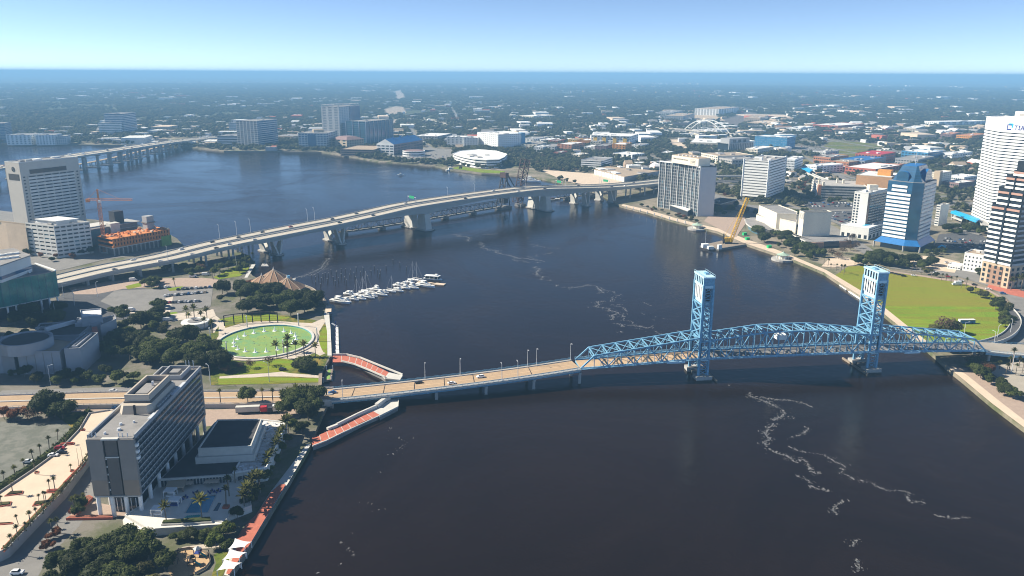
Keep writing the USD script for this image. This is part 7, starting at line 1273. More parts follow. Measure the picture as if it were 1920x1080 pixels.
for i, (x, y, lab) in enumerate([(1307, 427, 'pale green domed pavilion on a round jetty below the finned slab'), (1468, 484, 'pale green roofed pavilion on a jetty by the theatre trees')]):
    c = g2(x, y, 2); t = T('jetty_pavilion', lab, 'pavilion', (*c, 0)); t.part('jetty', MB().cone((*c, -1), 11, 11, 2.8, 20), M['conc']); t.part('roof', MB().cone((*c, 5.6), 6.5, 1.4, 1.8, 10), mat('verdigris_roof', (0.32, 0.42, 0.33), 0.8)); t.part('lantern', MB().cone((*c, 7.4), 1.6, 0.3, 1.2, 10), mat('verdigris_roof', (0.32, 0.42, 0.33))); t.part('wall', MB().cone((*c, 1.8), 4.4, 4.4, 3.8, 12), M['cream']); [t.part('post', MB().box((c[0] + 6 * math.cos(k), c[1] + 6 * math.sin(k), 1.8), (0.4, 0.4, 3.8)), M['white']) for k in np.arange(8) * 0.785]
for i, (x, y, lab) in enumerate([(1396, 441, 'bright green portable kiosk beneath the theatre lobby, nearest the crane'), (1401, 450, 'bright green tent box on the riverwalk below the theatre trees'), (1442, 465, 'bright green container box on the grass by the river path')]): c = g2(x, y); t = T('green_kiosk', lab, 'kiosk', (*c, 2.5)); t.part('body', MB().box((*c, 2.5), (4.2, 3.2, 2.6), 0.3), M['green2']); t.part('roof', MB().box((*c, 5.1), (4.6, 3.6, 0.3), 0.3), M['green2']); t.part('door', MB().box((c[0] - 1, c[1] - 1.75, 2.5), (1.2, 0.3, 2.0), 0.3), M['white'])
for i, (p0, p1) in enumerate([((1576, 533), (1590, 543)), ((1594, 546), (1618, 562))]): a, b = g2(*p0, 0.8), g2(*p1, 0.8); t = T('landing_stage', f'white floating landing stage strip along the lawn seawall, {("farther", "nearer")[i]} one', 'landing stage', (*a, 0)); t.part('deck', MB().beam((*a, 0.6), (*b, 0.6), 3.4, 0.8), M['white']); [t.part('pile', MB().box((*lerp(a, b, k), -1), (0.4, 0.4, 3.6)), M['offwhite']) for k in (0.1, 0.5, 0.9)]
# lawn things
for kd, x, y, yaw, lab, nm in [(BOXTRUCK, 1794, 535, 3.2, 'white box truck parked on the far edge of the big lawn', 'truck'), (('black', True), 1694, 519, -0.2, 'dark car parked on the lawn beside a low white car', 'car'), (('white', False), 1713, 518, -0.4, 'low white car parked on the lawn edge', 'car')]: car(kd, g2(x, y), 2.9, yaw, lab, cat=nm, name=nm if nm == 'truck' else 'parked_car')
bp = g2(1812, 607); t = T('bus', 'blue and white bus standing on the lawn', 'bus', (*bp, 2.8)); t.part('lower_body', MB().box((bp[0], bp[1], 3.2), (11.5, 2.5, 1.6), 0.05), M['roofblue']); t.part('window_band', MB().box((bp[0], bp[1], 4.8), (11.3, 2.45, 0.7), 0.05), M['glass']); t.part('roof', MB().box((bp[0], bp[1], 5.5), (11.5, 2.5, 0.4), 0.05), M['white']); t.part('front_panel', MB().box((bp[0] - 5.6, bp[1] - 0.28, 3.3), (0.5, 2.52, 2.2), 0.05), M['white'])
for x in (-4, 3.6):
    for s in (-1.05, 1.05): t.part('wheel', MB().box((bp[0] + x, bp[1] + s, 2.8), (1.0, 0.35, 0.9)), M['tyre'])
tb = T('picnic_structures', 'row of low dark timber benches on the far edge of the lawn', 'bench row', (*g2(1670, 512), 2.7)); [tb.part('bench', MB().box((*g2(1664 + k * 7, 511 + k * 1.6), 2.7), (4, 2, 0.9), 0.3), M['pile']) for k in range(4)]
for i, (x, y) in enumerate([(1806, 636), (1868, 642), (1893, 632), (1862, 655), (1896, 700)]): copy_of(LAMP2, 'street_lamp', f'tall lamp post by the lawn end of the bridge, {nth(i)} from the trusses' if i < 4 else 'lamp post in the small car park below the bridge end', 'lamp post', (*g2(x, y), 2.5), 0.6 * i, group='lamp posts at the north bridge end')
for i, (x, y) in enumerate([(95, 722), (120, 560), (140, 573), (183, 557), (105, 600), (395, 722), (505, 716), (444, 504), (460, 492), (316, 505)]): copy_of(LAMP2, 'street_lamp', f'slim lamp post on the south bank, {["beside the approach road in front of the museum", "on the shaded street near the glass office", "second on the shaded street", "at the edge of the empty lot", "by the museum drive", "beside the hotel roof on the park side", "on the park lawn above the road", "in the trees by the jetty", "tall one at the jetty end", "beside the river bridge ramp"][i]}', 'lamp post', (*g2(x, y), 2.5), 0.5 * i)
for i in range(10): p = lerp(g2(1175, 391), g2(1300, 424), i / 9); t = T('riverwalk_bollard_lamp', f'short white lamp pillar on the riverwalk wall, {nth(i)} from the river bridge', 'lamp pillar', (*p, 2.5), 'white lamp pillars along the north riverwalk'); t.part('pillar', MB().box((*p, 2.5), (0.8, 0.8, 3.2)), M['white']); t.part('cap', MB().box((*p, 5.7), (1.2, 1.2, 0.4)), M['white'])
# ---------------------------------------------------------------- the farther bank and the city behind
pale = mat('far_pale_wall', (0.50, 0.50, 0.49), 0.8, 0.05); M['pale'] = pale; M['greyblue'] = mat('far_grey_blue_wall', (0.22, 0.26, 0.30), 0.7, 0.06); M['brownwall'] = mat('far_brown_wall', (0.34, 0.24, 0.18), 0.85, 0.08); M['mauve'] = mat('far_mauve_brick', (0.24, 0.16, 0.15), 0.85, 0.08); M['bluewall'] = mat('far_blue_panels', (0.05, 0.20, 0.36), 0.5, 0.3, 0.25)
def tower(name, lab, cat, A, B, C, ytop, nf, wall, gl, hr=0.5, bays=None, wr=0.6, roof='roofg', units=2, seed=1, depth=0.6, solo=220):
    q = rect(A, B, C); z = height_at(g2(*B), ytop); t = T(name, lab, cat, (*q[0], 2.5)); storeys(t, q, 2.5, z, nf, wall, gl, hr, bays, wr, roof=roof, units=units, seed=seed, depth=depth, solo=solo); return t, q, z
t, q, z = tower('slab_tower', 'tallest slab tower on the far shore with an open crown', 'tower', (632, 257), (638, 262), (676, 256), 201, 20, 'pale', 'greyblue', 0.45, [9, None, None, 3], 0.6); fr2 = Polygon(q).difference(Polygon(inset(q, 2.5))); t.part('crown_frame', MB().poly(fr2, z + 6, z + 4.4), M['pale']); [t.part('crown_post', MB().box((*c, z), (2, 2, 5)), M['pale']) for c in inset(q, 1.2)]
a_, b_ = lerp(q[0], q[1], 0.5), lerp(q[0], q[1], 1.02); nn_ = side_frame(q, 0)[3]; t.part('dark_bay', MB().prism([a_ + nn_ * 0.6, b_ + nn_ * 0.6, b_ - nn_ * 10, a_ - nn_ * 10], 2.5, z - 1), M['bglass'])
tower('blue_annex', 'lower blue banded block leaning against the tallest far tower', 'office building', (660, 258), (663, 262), (683, 258), 232, 9, 'greyblue', 'bglass', 0.5)
t, q, z = tower('fin_tower', 'glass tower with white vertical fins right of the tallest far tower', 'office tower', (682, 270), (687, 276), (738, 269), 229, 12, 'tglass', 'bglass', 0.6, units=3)
for k in range(8): c = lerp(q[0], q[1], k / 7); t.part('fin', MB().box((*(c + side_frame(q, 0)[3] * 0.3), 2.5), (2.2 if k in (2, 3) else 1.0, 1.4, z - 2), math.atan2(*(q[1] - q[0])[::-1])), M['pale'])
for k in range(4): c = lerp(q[0], q[3], k / 3); t.part('fin', MB().box((*c, 2.5), (1.4, 1.4, z - 1)), M['white'])
t, q, z = tower('stone_office', 'small stone office with a low red hipped roof in front of the fin tower', 'office building', (646, 277), (651, 282), (683, 279), 264, 4, 'tanwall', 'glass', 0.5, [7, None, None, 3], 0.5); t.part('hip_roof', MB().prism(inset(q, -1), z + 1.4, z + 8, q1=inset(q, 14)), M['mauve'])
t, q, z = tower('terraced_car_park', 'low brown terraced car park at the water below the fin tower', 'car park', (672, 284), (700, 294), (728, 286), 282, 3, 'brownwall', 'glass', 0.4, None, roof='rooft', units=0, depth=1.2)
q = rect((727, 287), (739, 292), (793, 282)); z = height_at(g2(739, 292), 271); t = T('blue_gabled_block', 'long brick block with a bright blue gabled roof on the far shore', 'building', (*q[0], 2.5)); t.part('wall', MB().prism(q, 2.5, z), M['mauve']); NOTREE.append(Polygon(q).buffer(3)); m0, m1 = (q[0] + q[3]) / 2, (q[1] + q[2]) / 2; hr_ = z + 11
t.part('roof', MB().add([(*q[0], z), (*q[1], z), (*q[2], z), (*q[3], z), (*m0, hr_), (*m1, hr_)], [(0, 1, 5), (0, 5, 4), (2, 3, 4), (2, 4, 5)]), M['roofblue']); t.part('gable', MB().add([(*q[0], z), (*m0, hr_), (*q[3], z)], [(0, 1, 2)]), M['white']); t.part('gable', MB().add([(*q[1], z), (*q[2], z), (*m1, hr_)], [(0, 1, 2)]), M['mauve']); t.part('gable_front', MB().prism([q[0] * 0.998 + q[1] * 0.002, q[3] * 0.998 + q[2] * 0.002, q[3] - unit(q[1] - q[0]) * 0.5, q[0] - unit(q[1] - q[0]) * 0.5], 2.6, z), M['white'])
for i in (0, 3): slab_windows(t, q, i, 3, z - 1, 9 if i == 0 else 4, 4, 'glass', 0.7, 0.4, 0.7)
for k in (0.25, 0.5, 0.75): t.part('roof_dormer', MB().box((*lerp(m0, m1, k), hr_ - 2), (4, 3, 4)), M['roofblue'])
c = g2(776, 292); rr_ = np.linalg.norm(g2(797, 291) - g2(755, 291)) / 2; t = T('round_low_building', 'low round white two-storey building beside the blue gabled block', 'building', (*c, 2.5)); NOTREE.append(Point(*c).buffer(rr_ + 3))
for f in range(2): t.part('white_band', MB().cone((*c, 2.5 + f * 5), rr_, rr_, 2.8, 30), M['white']); t.part('window_band', MB().cone((*c, 5.3 + f * 5), rr_ - 1.5, rr_ - 1.5, 2.2, 30, False), M['glass'])
t.part('roof', MB().cone((*c, 12.5), rr_, rr_, 1.2, 30), M['white']); t.part('roof_top', MB().cone((*c, 13.7), rr_ - 2, rr_ - 6, 1.0, 30), M['mauve'])
tower('glass_office_block', 'dark blue glass office block with a white gridded end near the motorway bridge', 'office tower', (465, 273), (485, 277), (523, 271), 228, 13, 'pale', 'bglass', 0.62, [None, None, None, 6], 0.78, seed=3); tower('low_white_office', 'low white banded office between the motorway bridge and the dark glass block', 'office building', (430, 270), (450, 275), (468, 271), 256, 4, 'pale', 'glass', 0.4); tower('small_pale_tower', 'small pale tower peeping out behind the dark glass block', 'tower', (441, 248), (448, 250), (466, 247), 231, 6, 'pale', 'greyblue', 0.4)
t, q, z = tower('twin_wing_office', 'white and blue office with two wings and a roof house on the far shore', 'office building', (576, 276), (613, 281), (634, 274), 251, 7, 'pale', 'bglass', 0.55, [5, None, None, 9], 0.7); a, b = q[0], q[3]; t.part('blue_recess', MB().prism([lerp(a, b, 0.38) - side_frame(q, 3)[3] * -0.7, lerp(a, b, 0.66) - side_frame(q, 3)[3] * -0.7, lerp(a, b, 0.66) - side_frame(q, 3)[3] * 6, lerp(a, b, 0.38) - side_frame(q, 3)[3] * 6], 2.6, z - 1.5), M['bglass']); t.part('roof_house', MB().box((*q.mean(0), z), (24, 16, 7), 0.4), M['tanwall'])
# round striped building
ro = at([(849, 303), (858, 307), (872, 311), (890, 314.5), (912, 316), (936, 315), (946, 310), (951, 304), (930, 297), (895, 294), (862, 297)], 2.5); ro = ccw(ro); rz = height_at(g2(912, 316), 301); t = T('curved_striped_office', 'low curved white office with three white stripes by the water', 'office building', (*ro[0], 2.5)); storeys(t, ro, 2.5, rz, 3, "white", "glass", 0.42, None, roof="roofw", units=4, depth=1.5, seed=3)
t, q, z = tower('big_white_block', 'big white residential block with a lit side full of windows and a grey side', 'apartment block', (901, 276), (934, 282), (984, 279), 253, 8, 'white', 'glass', 0.42, [14, None, None, 11], 0.42, roof='roofw', units=5, solo=300); t.part('blue_end', MB().prism([lerp(q[0], q[1], 0.86) + side_frame(q, 0)[3] * 0.7, q[1] + side_frame(q, 0)[3] * 0.7, q[1] - side_frame(q, 0)[3] * 12, lerp(q[0], q[1], 0.86) - side_frame(q, 0)[3] * 12], 2.6, z + 2.5), M['bluewall'])
for i, (A, B, C, y) in enumerate([((850, 272), (876, 277), (884, 274), 258), ((879, 274), (896, 278), (903, 275), 259)]): tower('white_panelled_block', ('white panelled block left of the big white residential block', 'narrow white panelled block tucked against the big residential block')[i], 'apartment block', A, B, C, y, 6, 'white', 'tglass', 0.4, [2, None, None, 5], 0.4, roof='roofw')
# the colourful apartment quarter
QT = [((988, 278), (1006, 282), (1025, 277), 272, 'cream', 3, 'cream low block at the left end of the colourful quarter'), ((1008, 284), (1018, 287), (1030, 283), 277, 'white', 2, 'white cube with three dark windows facing the water'), ((1026, 282), (1040, 286), (1057, 281), 276, 'pale', 3, 'pale green glazed block with flat roof in the colourful quarter'), ((1058, 282), (1071, 286), (1096, 281), 272, 'rooforange', 4, 'orange fronted block with a dark side in the middle of the quarter'), ((1074, 270), (1082, 273), (1094, 270), 263, 'yellow', 3, 'yellow block with tall windows behind the orange one'), ((1096, 271), (1104, 274), (1112, 271), 264, 'orange', 3, 'orange block with balcony bays right of the yellow one'), ((1112, 274), (1126, 277), (1134, 273), 267, 'cream', 3, 'cream block between orange and white blocks'), ((1104, 281), (1120, 285), (1132, 281), 277, 'white', 2, 'low white block in the middle of the quarter'), ((1124, 283), (1136, 287), (1150, 282), 275, 'mauve', 3, 'dark gabled block in shade in the quarter'), ((1160, 282), (1172, 287), (1184, 283), 272, 'orange', 4, 'orange block with white frames at the right of the quarter'), ((1186, 278), (1200, 281), (1216, 277), 274, 'white', 2, 'low white row at the right end of the quarter'), ((1163, 294), (1185, 299), (1208, 296), 291, 'white', 1, 'long low white roof behind the small striped office'), ((1042, 291), (1052, 293), (1064, 290), 287, 'redbrick', 1, 'low red roofed shop in front of the quarter'), ((1074, 294), (1090, 296), (1104, 293), 291, 'cream', 1, 'low cream shops in front of the quarter'), ((1034, 270), (1046, 272), (1060, 269), 265, 'redbrick', 2, 'small red and white block at the back of the quarter'), ((1020, 268), (1032, 270), (1044, 267), 263, 'white', 2, 'white roofs behind the red and white block'), ((984, 268), (1000, 271), (1020, 267), 262, 'white', 2, 'row of white roofs right of the big residential block'), ((1140, 268), (1150, 270), (1162, 268), 263, 'white', 2, 'white block with dark roof just below the tall yellow panelled block')]
for i, (A, B, C, y, w, nf, lab) in enumerate(QT): tower('apartment_block', lab, 'apartment block', A, B, C, y, nf, w, 'glass', 0.45, [5, None, None, 4], 0.5, roof='roofw' if i % 2 else 'roofg', units=2, seed=i)
t, q, z = tower('yellow_panelled_block', 'long white block with tall yellow panels and flat overhanging roofs', 'apartment block', (1115, 271), (1180, 276), (1196, 270), 257, 4, 'white', 'glass', 0.4, [5, None, None, 12], 0.5, roof='roofw')
a, b, u, nn, ln = side_frame(q, 3)
for s in (0.12, 0.35, 0.62, 0.88): t.part('yellow_panel', MB().box((*(a + u * ln * s + nn * 0.9), 5), (9, 0.6, z - 7), math.atan2(u[1], u[0])), M['yellow']); t.part('overhanging_roof', MB().box((*(a + u * ln * s - nn * 6), z + 1.5), (20, 18, 0.8), math.atan2(u[1], u[0])), M['white'])
# farther middle distance
q = rect((1295, 274), (1362, 278), (1366, 270)); t = lowblock('convention_hall', 'wide low hall with a cream flat roof by the old station', 'hall', q, 14, 'cream', 'roofw', [3], 1, 12)
t, q, z = tower('old_station', 'grey old station with a columned front and three arched windows', 'station', (1362, 284), (1366, 288), (1411, 285), 270, 1, 'greywall', 'glass', 0.7, [14, None, None, None], 0.55, roof='roofg', depth=2.0); t.part('attic', MB().prism(inset(q, 6), z, z + 11), M['greywall']); a, b, u, nn, ln = side_frame(inset(q, 6), 0); [t.part('arched_window', MB().box((*(a + u * ln * s + nn * 0.2), z + 2), (9, 0.5, 6), math.atan2(u[1], u[0])), M['glass']) for s in (0.25, 0.5, 0.75)]
t, q, z = tower('blue_panelled_office', 'bright blue panelled office block beyond the station', 'office building', (1433, 273), (1474, 280), (1490, 277), 259, 5, 'bluewall', 'pale', 0.3, [4, None, None, 16], 0.45, roof='roofw', seed=6)
LOWS = [((1332, 300), (1345, 307), (1412, 305), 293, 'cream', 'rooft', 'low cream civic building with stepped white walls behind the finned slab'), ((1362, 308), (1372, 313), (1418, 311), 300, 'conc', 'roofg', 'low grey civic building with long dark window left of the white striped tower'), ((1412, 288), (1420, 292), (1450, 287), 280, 'cream', 'roofw', 'low cream hall with stepped roof above the white striped tower'), ((1474, 321), (1488, 325), (1504, 318), 300, 'white', 'roofw', 'white and blue block right of the white striped tower'), ((1518, 322), (1530, 326), (1580, 322), 312, 'white', 'roofw', 'long low white office with a row of square windows behind the car park'), ((1538, 291), (1548, 295), (1572, 292), 285, 'pale', 'roofg', 'pale glazed block in the dry field'), ((1540, 303), (1556, 308), (1590, 303), 296, 'rooforange', 'roofg', 'low orange shops with awnings in the dry field'), ((1574, 310), (1590, 316), (1630, 310), 305, 'rooforange', 'rooft', 'low orange and brown row behind the tan brick block'), ((1596, 306), (1620, 314), (1660, 306), 302, 'greyblue', 'roofblue', 'blue roofed shed below the red roofs'), ((1604, 322), (1640, 331), (1690, 322), 318, 'redbrick', 'roofw', 'long white roofed brick shed behind the tan brick block'), ((1614, 300), (1650, 306), (1678, 300), 291, 'redbrick', 'roofred', 'red metal roofed hall in the grassy field'), ((1690, 305), (1720, 311), (1750, 304), 300, 'greywall', 'roofg', 'grey low roofs right of the red hall'), ((1702, 297), (1738, 303), (1766, 299), 287, 'bluewall', 'roofw', 'blue glazed office with a cream roof among the trees'), ((1768, 298), (1784, 301), (1822, 297), 289, 'white', 'roofw', 'white long block right of the blue glazed office'), ((1790, 340), (1806, 346), (1830, 342), 333, 'white', 'roofw', 'white roofed row right of the beige block'), ((1782, 352), (1796, 358), (1826, 354), 344, 'mauve', 'roofw', 'dark brick block with white roof below the white row'), ((1808, 262), (1820, 266), (1848, 262), 255, 'orange', 'rooforange', 'orange tile roofed school near the tallest tower'), ((1774, 258), (1784, 262), (1800, 258), 252, 'mauve', 'rooforange', 'brown brick school left of the orange roofed one'), ((1315, 214), (1347, 217), (1384, 212), 205, 'white', 'rooft', 'big white warehouse with a blue shaded side'), ((1244, 216), (1262, 219), (1280, 215), 211, 'pale', 'roofg', 'pale factory left of the big white warehouse'), ((1258, 224), (1280, 228), (1302, 222), 218, 'greywall', 'rooft', 'tan sheds in front of the big white warehouse'), ((1404, 228), (1424, 232), (1440, 226), 222, 'tan', 'rooft', 'curved tan roofed shed by the rail yard'), ((1410, 234), (1440, 237), (1468, 233), 231, 'tanwall', 'tan', 'long tan roof below the curved shed'), ((1484, 246), (1500, 249), (1524, 245), 241, 'white', 'roofw', 'white roofed low shops at the edge of the woods'), ((1540, 240), (1570, 244), (1620, 240), 236, 'redbrick', 'roofw', 'brick and white rows at the edge of the woods'), ((1704, 246), (1716, 250), (1734, 245), 241, 'cream', 'roofw', 'cream church-like hall with white roof'), ((1728, 233), (1760, 235), (1850, 233), 229, 'white', 'roofw', 'very long white warehouse row far right'), ((980, 222), (1000, 224), (1040, 222), 218, 'cream', 'roofw', 'cream hall beyond the motorway'), ((790, 262), (820, 266), (848, 260), 256, 'greywall', 'roofw', 'grey shed with white roof between highway and round building'), ((520, 262), (550, 264), (576, 260), 256, 'tan', 'roofg', 'tan low building behind the far shore trees'), ((1246, 290), (1254, 293), (1262, 290), 287, 'white', 'roofw', 'tiny white hut beside the tan field')]
for i, (A, B, C, y, w, rf, lab) in enumerate(LOWS):
    q = rect(A, B, C); z = height_at(g2(*B), y); lowblock('low_building', lab, 'building', q, z, w, rf, [0, 3], max(1, int((z - 2.5) / 4.5)), 8, units=3, seed=i)
tower('far_left_tower', 'dark blue tower cut by the left edge on the far shore', 'tower', (-30, 262), (14, 268), (26, 264), 232, 12, 'greyblue', 'bglass', 0.5)
t, q, z = tower('distant_tower', 'grey blue tower standing in the woods beyond the motorway bridge', 'tower', (218, 249), (234, 252), (259, 248), 214, 12, 'pale', 'bglass', 0.5); tower('distant_block', 'white block with blue face beside the distant grey blue tower', 'office building', (203, 249), (228, 253), (238, 250), 231, 7, 'white', 'tglass', 0.5)
for i, (A, B, C, y) in enumerate([((38, 268), (60, 272), (82, 268), 254), ((82, 269), (104, 272), (118, 268), 254), ((112, 268), (126, 271), (134, 268), 256)]): tower('shore_apartments', ['left white apartment row on the far left shore', 'middle white apartment row on the far left shore', 'right blue-grey apartment row on the far left shore'][i], 'apartment block', A, B, C, y, 5, 'white' if i < 2 else 'pale', 'tglass', 0.5, [6, None, None, 6], 0.5, units=2)
# arched bridge on the highway
AB = [G(1288, 243.5, 9), G(1362, 250, 9)]; ab = T('arch_bridge', 'pale tied-arch bridge carrying the highway over the rail yard', 'bridge', AB[0]); d_ = AB[1] - AB[0]; side = unit(np.array([-d_[1], d_[0], 0]))
ab.part('deck', MB().beam(AB[0] - d_ * 0.8, AB[1] + d_ * 0.7, 26, 2.0), M['acroad'])
for s in (-13, 13):
    pts = [AB[0] + d_ * k + side * s + [0, 0, 34 * 4 * k * (1 - k)] for k in np.linspace(0, 1, 17)]
    for a, b in zip(pts[:-1], pts[1:]): ab.part('arch_segment', MB().beam(a, b, 2.0), M['offwhite'])
    for k in range(2, 15): ab.part('hanger', MB().beam(pts[k], [pts[k][0], pts[k][1], 9], 0.7), M['offwhite'])
for k in range(-5, 24, 3): p = AB[0] + d_ * k / 14; [ab.part('column', MB().box((*(p + side * s)[:2], 2), (3, 3, 6.2)), M['conc']) for s in (-10, 10)]

# ---------------------------------------------------------------- low houses and sheds of the streets behind: single things near, one mass far
BLT = unary_union([g.buffer(4) for g in NOTREE if g.is_valid]); PB = prep(BLT); hr2 = random.Random(21)
WALLS = ['white', 'cream', 'offwhite', 'tanwall', 'greywall', 'redbrick', 'pale', 'brownwall']; ROOFS = ['roofw', 'roofg', 'rooft', 'roofg', 'roofw', 'roofd', 'rooft', 'roofbrown']
ZONES = [('in the blocks behind the finned slab', [(1150, 322), (1236, 330), (1240, 300), (1330, 296), (1300, 286), (1200, 300)], 12), ('right of the white striped tower', [(1470, 345), (1640, 335), (1600, 300), (1480, 300)], 40), ('around the rail yard', [(1200, 258), (1440, 262), (1540, 246), (1400, 205), (1240, 212)], 80), ('between the woods and the tallest tower', [(1480, 290), (1830, 330), (1845, 240), (1560, 232)], 90), ('behind the colourful quarter', [(830, 285), (1180, 292), (1190, 252), (860, 246)], 40), ('on the far shore behind the towers', [(400, 272), (640, 268), (800, 252), (700, 226), (420, 258)], 22), ('on the far left shore', [(0, 258), (200, 258), (420, 255), (340, 240), (0, 240)], 20)]
SMALL = []; nH = 0
for zn, px, n in ZONES:
    pg = Polygon(gs(px)).intersection(NORTH); x0, y0, x1, y1 = pg.bounds; k = 0; tries = 0; todo = []
    while k < n and tries < 4000:
        tries += 1; p = np.array([hr2.uniform(x0, x1), hr2.uniform(y0, y1)])
        if not pg.contains(Point(*p)): continue
        sc = 1 + max(0, (p[1] - 1200) / 2200); w, d, h = hr2.uniform(12, 34) * sc, hr2.uniform(9, 20) * sc, hr2.choice((4, 5, 6, 8, 10))
        ya = 0.12 + hr2.choice((0, 1.57)) + hr2.uniform(-0.1, 0.1); q = np.array([[p[0] + (x * math.cos(ya) - y * math.sin(ya)), p[1] + x * math.sin(ya) + y * math.cos(ya)] for x, y in ((-w / 2, -d / 2), (w / 2, -d / 2), (w / 2, d / 2), (-w / 2, d / 2))])
        pq = Polygon(q)
        if PB.intersects(pq) or any(pq.intersects(o) for o in SMALL[-60:]): continue
        todo.append((P((*p, 2.5))[0], tuple(p), q, ya, w, d, h, sc)); SMALL.append(pq); NOTREE.append(pq.buffer(3)); k += 1
    for o_, (_, p, q, ya, w, d, h, sc) in enumerate(sorted(todo, key=lambda e: e[0])):
        i = hr2.randrange(8); wl, rf = WALLS[i], ROOFS[hr2.randrange(8)]; rn = {'roofw': 'white', 'roofg': 'grey', 'rooft': 'tan', 'roofd': 'dark', 'roofbrown': 'brown'}[rf]; wn_ = {'white': 'white', 'cream': 'cream', 'offwhite': 'off-white', 'tanwall': 'tan', 'greywall': 'grey', 'redbrick': 'brick', 'pale': 'pale', 'brownwall': 'brown'}[wl]
        t = T('low_building', f'{wn_} building with {rn} roof {zn}, {nth(o_)} from the left', 'building', (*p, 2.5), f'small low buildings {zn}'); t.part('wall', MB().prism(q, 2.5, 2.5 + h), M[wl])
        if hr2.random() < 0.3:
            m0, m1 = (q[0] + q[3]) / 2, (q[1] + q[2]) / 2; z = 2.5 + h; e = 3.5 + d * 0.12; t.part('roof', MB().add([(*q[0], z), (*q[1], z), (*q[2], z), (*q[3], z), (*m0, z + e), (*m1, z + e)], [(0, 1, 5), (0, 5, 4), (2, 3, 4), (2, 4, 5), (0, 4, 3), (1, 2, 5)]), M[rf])
        else:
            t.part('roof', MB().prism(inset(q, 0.6), 2.5 + h, 2.9 + h), M[rf]); t.part('rooftop_unit', MB().box((*lerp(q[0], q[2], hr2.uniform(0.3, 0.7)), 2.9 + h), (3 * sc, 2 * sc, 1.6), ya), M[hr2.choice(('roofw', 'conc', 'roofg'))])
        slab_windows(t, q, 0, 3, 2.5 + h, 5, 1, 'glass', 0.55, 0.45, 0.3) if nH % 2 == 0 else t.part('door_strip', MB().box((*((q[0] + q[1]) / 2 - unit(q[3] - q[0]) * 0.1), 2.5), (w * 0.6, 0.3, 2.8), ya), M['glass'])
        nH += 1
fb = {k: MB() for k in ('roofw', 'offwhite', 'tan', 'greywall', 'redbrick')}; nf_ = 0
crs = np.random.default_rng(8); 
while nf_ < 1300:
    d = 1900 * (8.0 ** crs.random()); a = crs.uniform(-0.62, 0.62); p = np.array([d * math.sin(a), d * math.cos(a)]); dens = meshkit.noise(np.array([p[0] / 900, p[1] / 900, 3.3])) 
    if dens < 0.54 and crs.random() > 0.06: continue
    if PB.intersects(Point(*p)) or not NORTH.contains(Point(*p)): continue
    big_ = crs.random() ** 8; s = 6 + 7 * crs.random() + 45 * big_ + d * 0.0016; w, dd2, h = s * 1.6, s * (0.6 + 0.5 * crs.random()), 5 + 5 * crs.random() + big_ * 6 + d * 0.0006
    fb[crs.choice(['roofw', 'offwhite', 'tan', 'greywall', 'redbrick'], p=[0.42, 0.2, 0.14, 0.16, 0.08])].box((*p, 2.5), (w, dd2, h), crs.choice([0.1, 1.67]) + crs.normal() * 0.1); nf_ += 1
fbt = T('distant_buildings', 'countless tiny roofs of the suburbs scattered through the far woods', 'buildings', (0, 4000, 0), kind='stuff')
for k, mb in fb.items():
    if mb.v: fbt.part('roofs_and_walls', mb, M[k])
# rows of parked cars in the city lots
def lot(px, n0, n1, zone, seed, fill=0.7):
    rr = random.Random(seed); a, b, c, d = [g2(*p) for p in px]; k = 0
    for i in range(n0):
        for j in range(n1):
            if rr.random() > fill: continue
            p = lerp(lerp(a, b, (j + 0.5) / n1), lerp(d, c, (j + 0.5) / n1), (i + 0.5) / n0); col = rr.choice(['white', 'white', 'black', 'grey', 'silver', 'grey', 'red', 'blue']); u = unit(b - a)
            car((col, rr.random() < 0.4), p, 3.15, math.atan2(u[1], u[0]) + 1.57, f'{col} car parked {zone}, {nth(i)} row, {nth(j)} space', f'cars parked {zone}')
lot([(1556, 412), (1604, 432), (1610, 404), (1572, 394)], 4, 8, 'in the lot left of the balcony tower', 1); lot([(1505, 390), (1600, 389), (1600, 381), (1520, 380)], 3, 14, 'in front of the long car park', 2); lot([(1760, 464), (1846, 476), (1850, 452), (1772, 446)], 4, 12, 'in the shaded lot left of the stepped tower', 3); lot([(724, 298), (812, 304), (845, 292), (740, 284)], 5, 11, 'in the lot beside the round white building', 4, 0.75); lot([(1492, 285), (1530, 287), (1538, 279), (1496, 273)], 3, 8, 'in the lot beyond the blue panelled office', 5); lot([(1704, 488), (1790, 508), (1796, 496), (1740, 482)], 2, 8, 'on the sandy lot below the blue-roofed tower', 6, 0.35); lot([(1862, 716), (1920, 706), (1905, 690), (1856, 696)], 1, 4, 'in the small lot at the bridge end', 7, 0.0)
for i in range(9): p = lerp(g2(1690, 494), g2(1880, 552), i / 8); c = ['white', 'black', 'grey', 'white', 'red', 'silver', 'black', 'white', 'blue'][i]; car((c, i % 2 == 0), p, 3.05, -0.45, f'{c} car on the street beyond the lawn, {nth(i)} from the blue-roofed tower', 'cars on the street by the lawn', name='car')
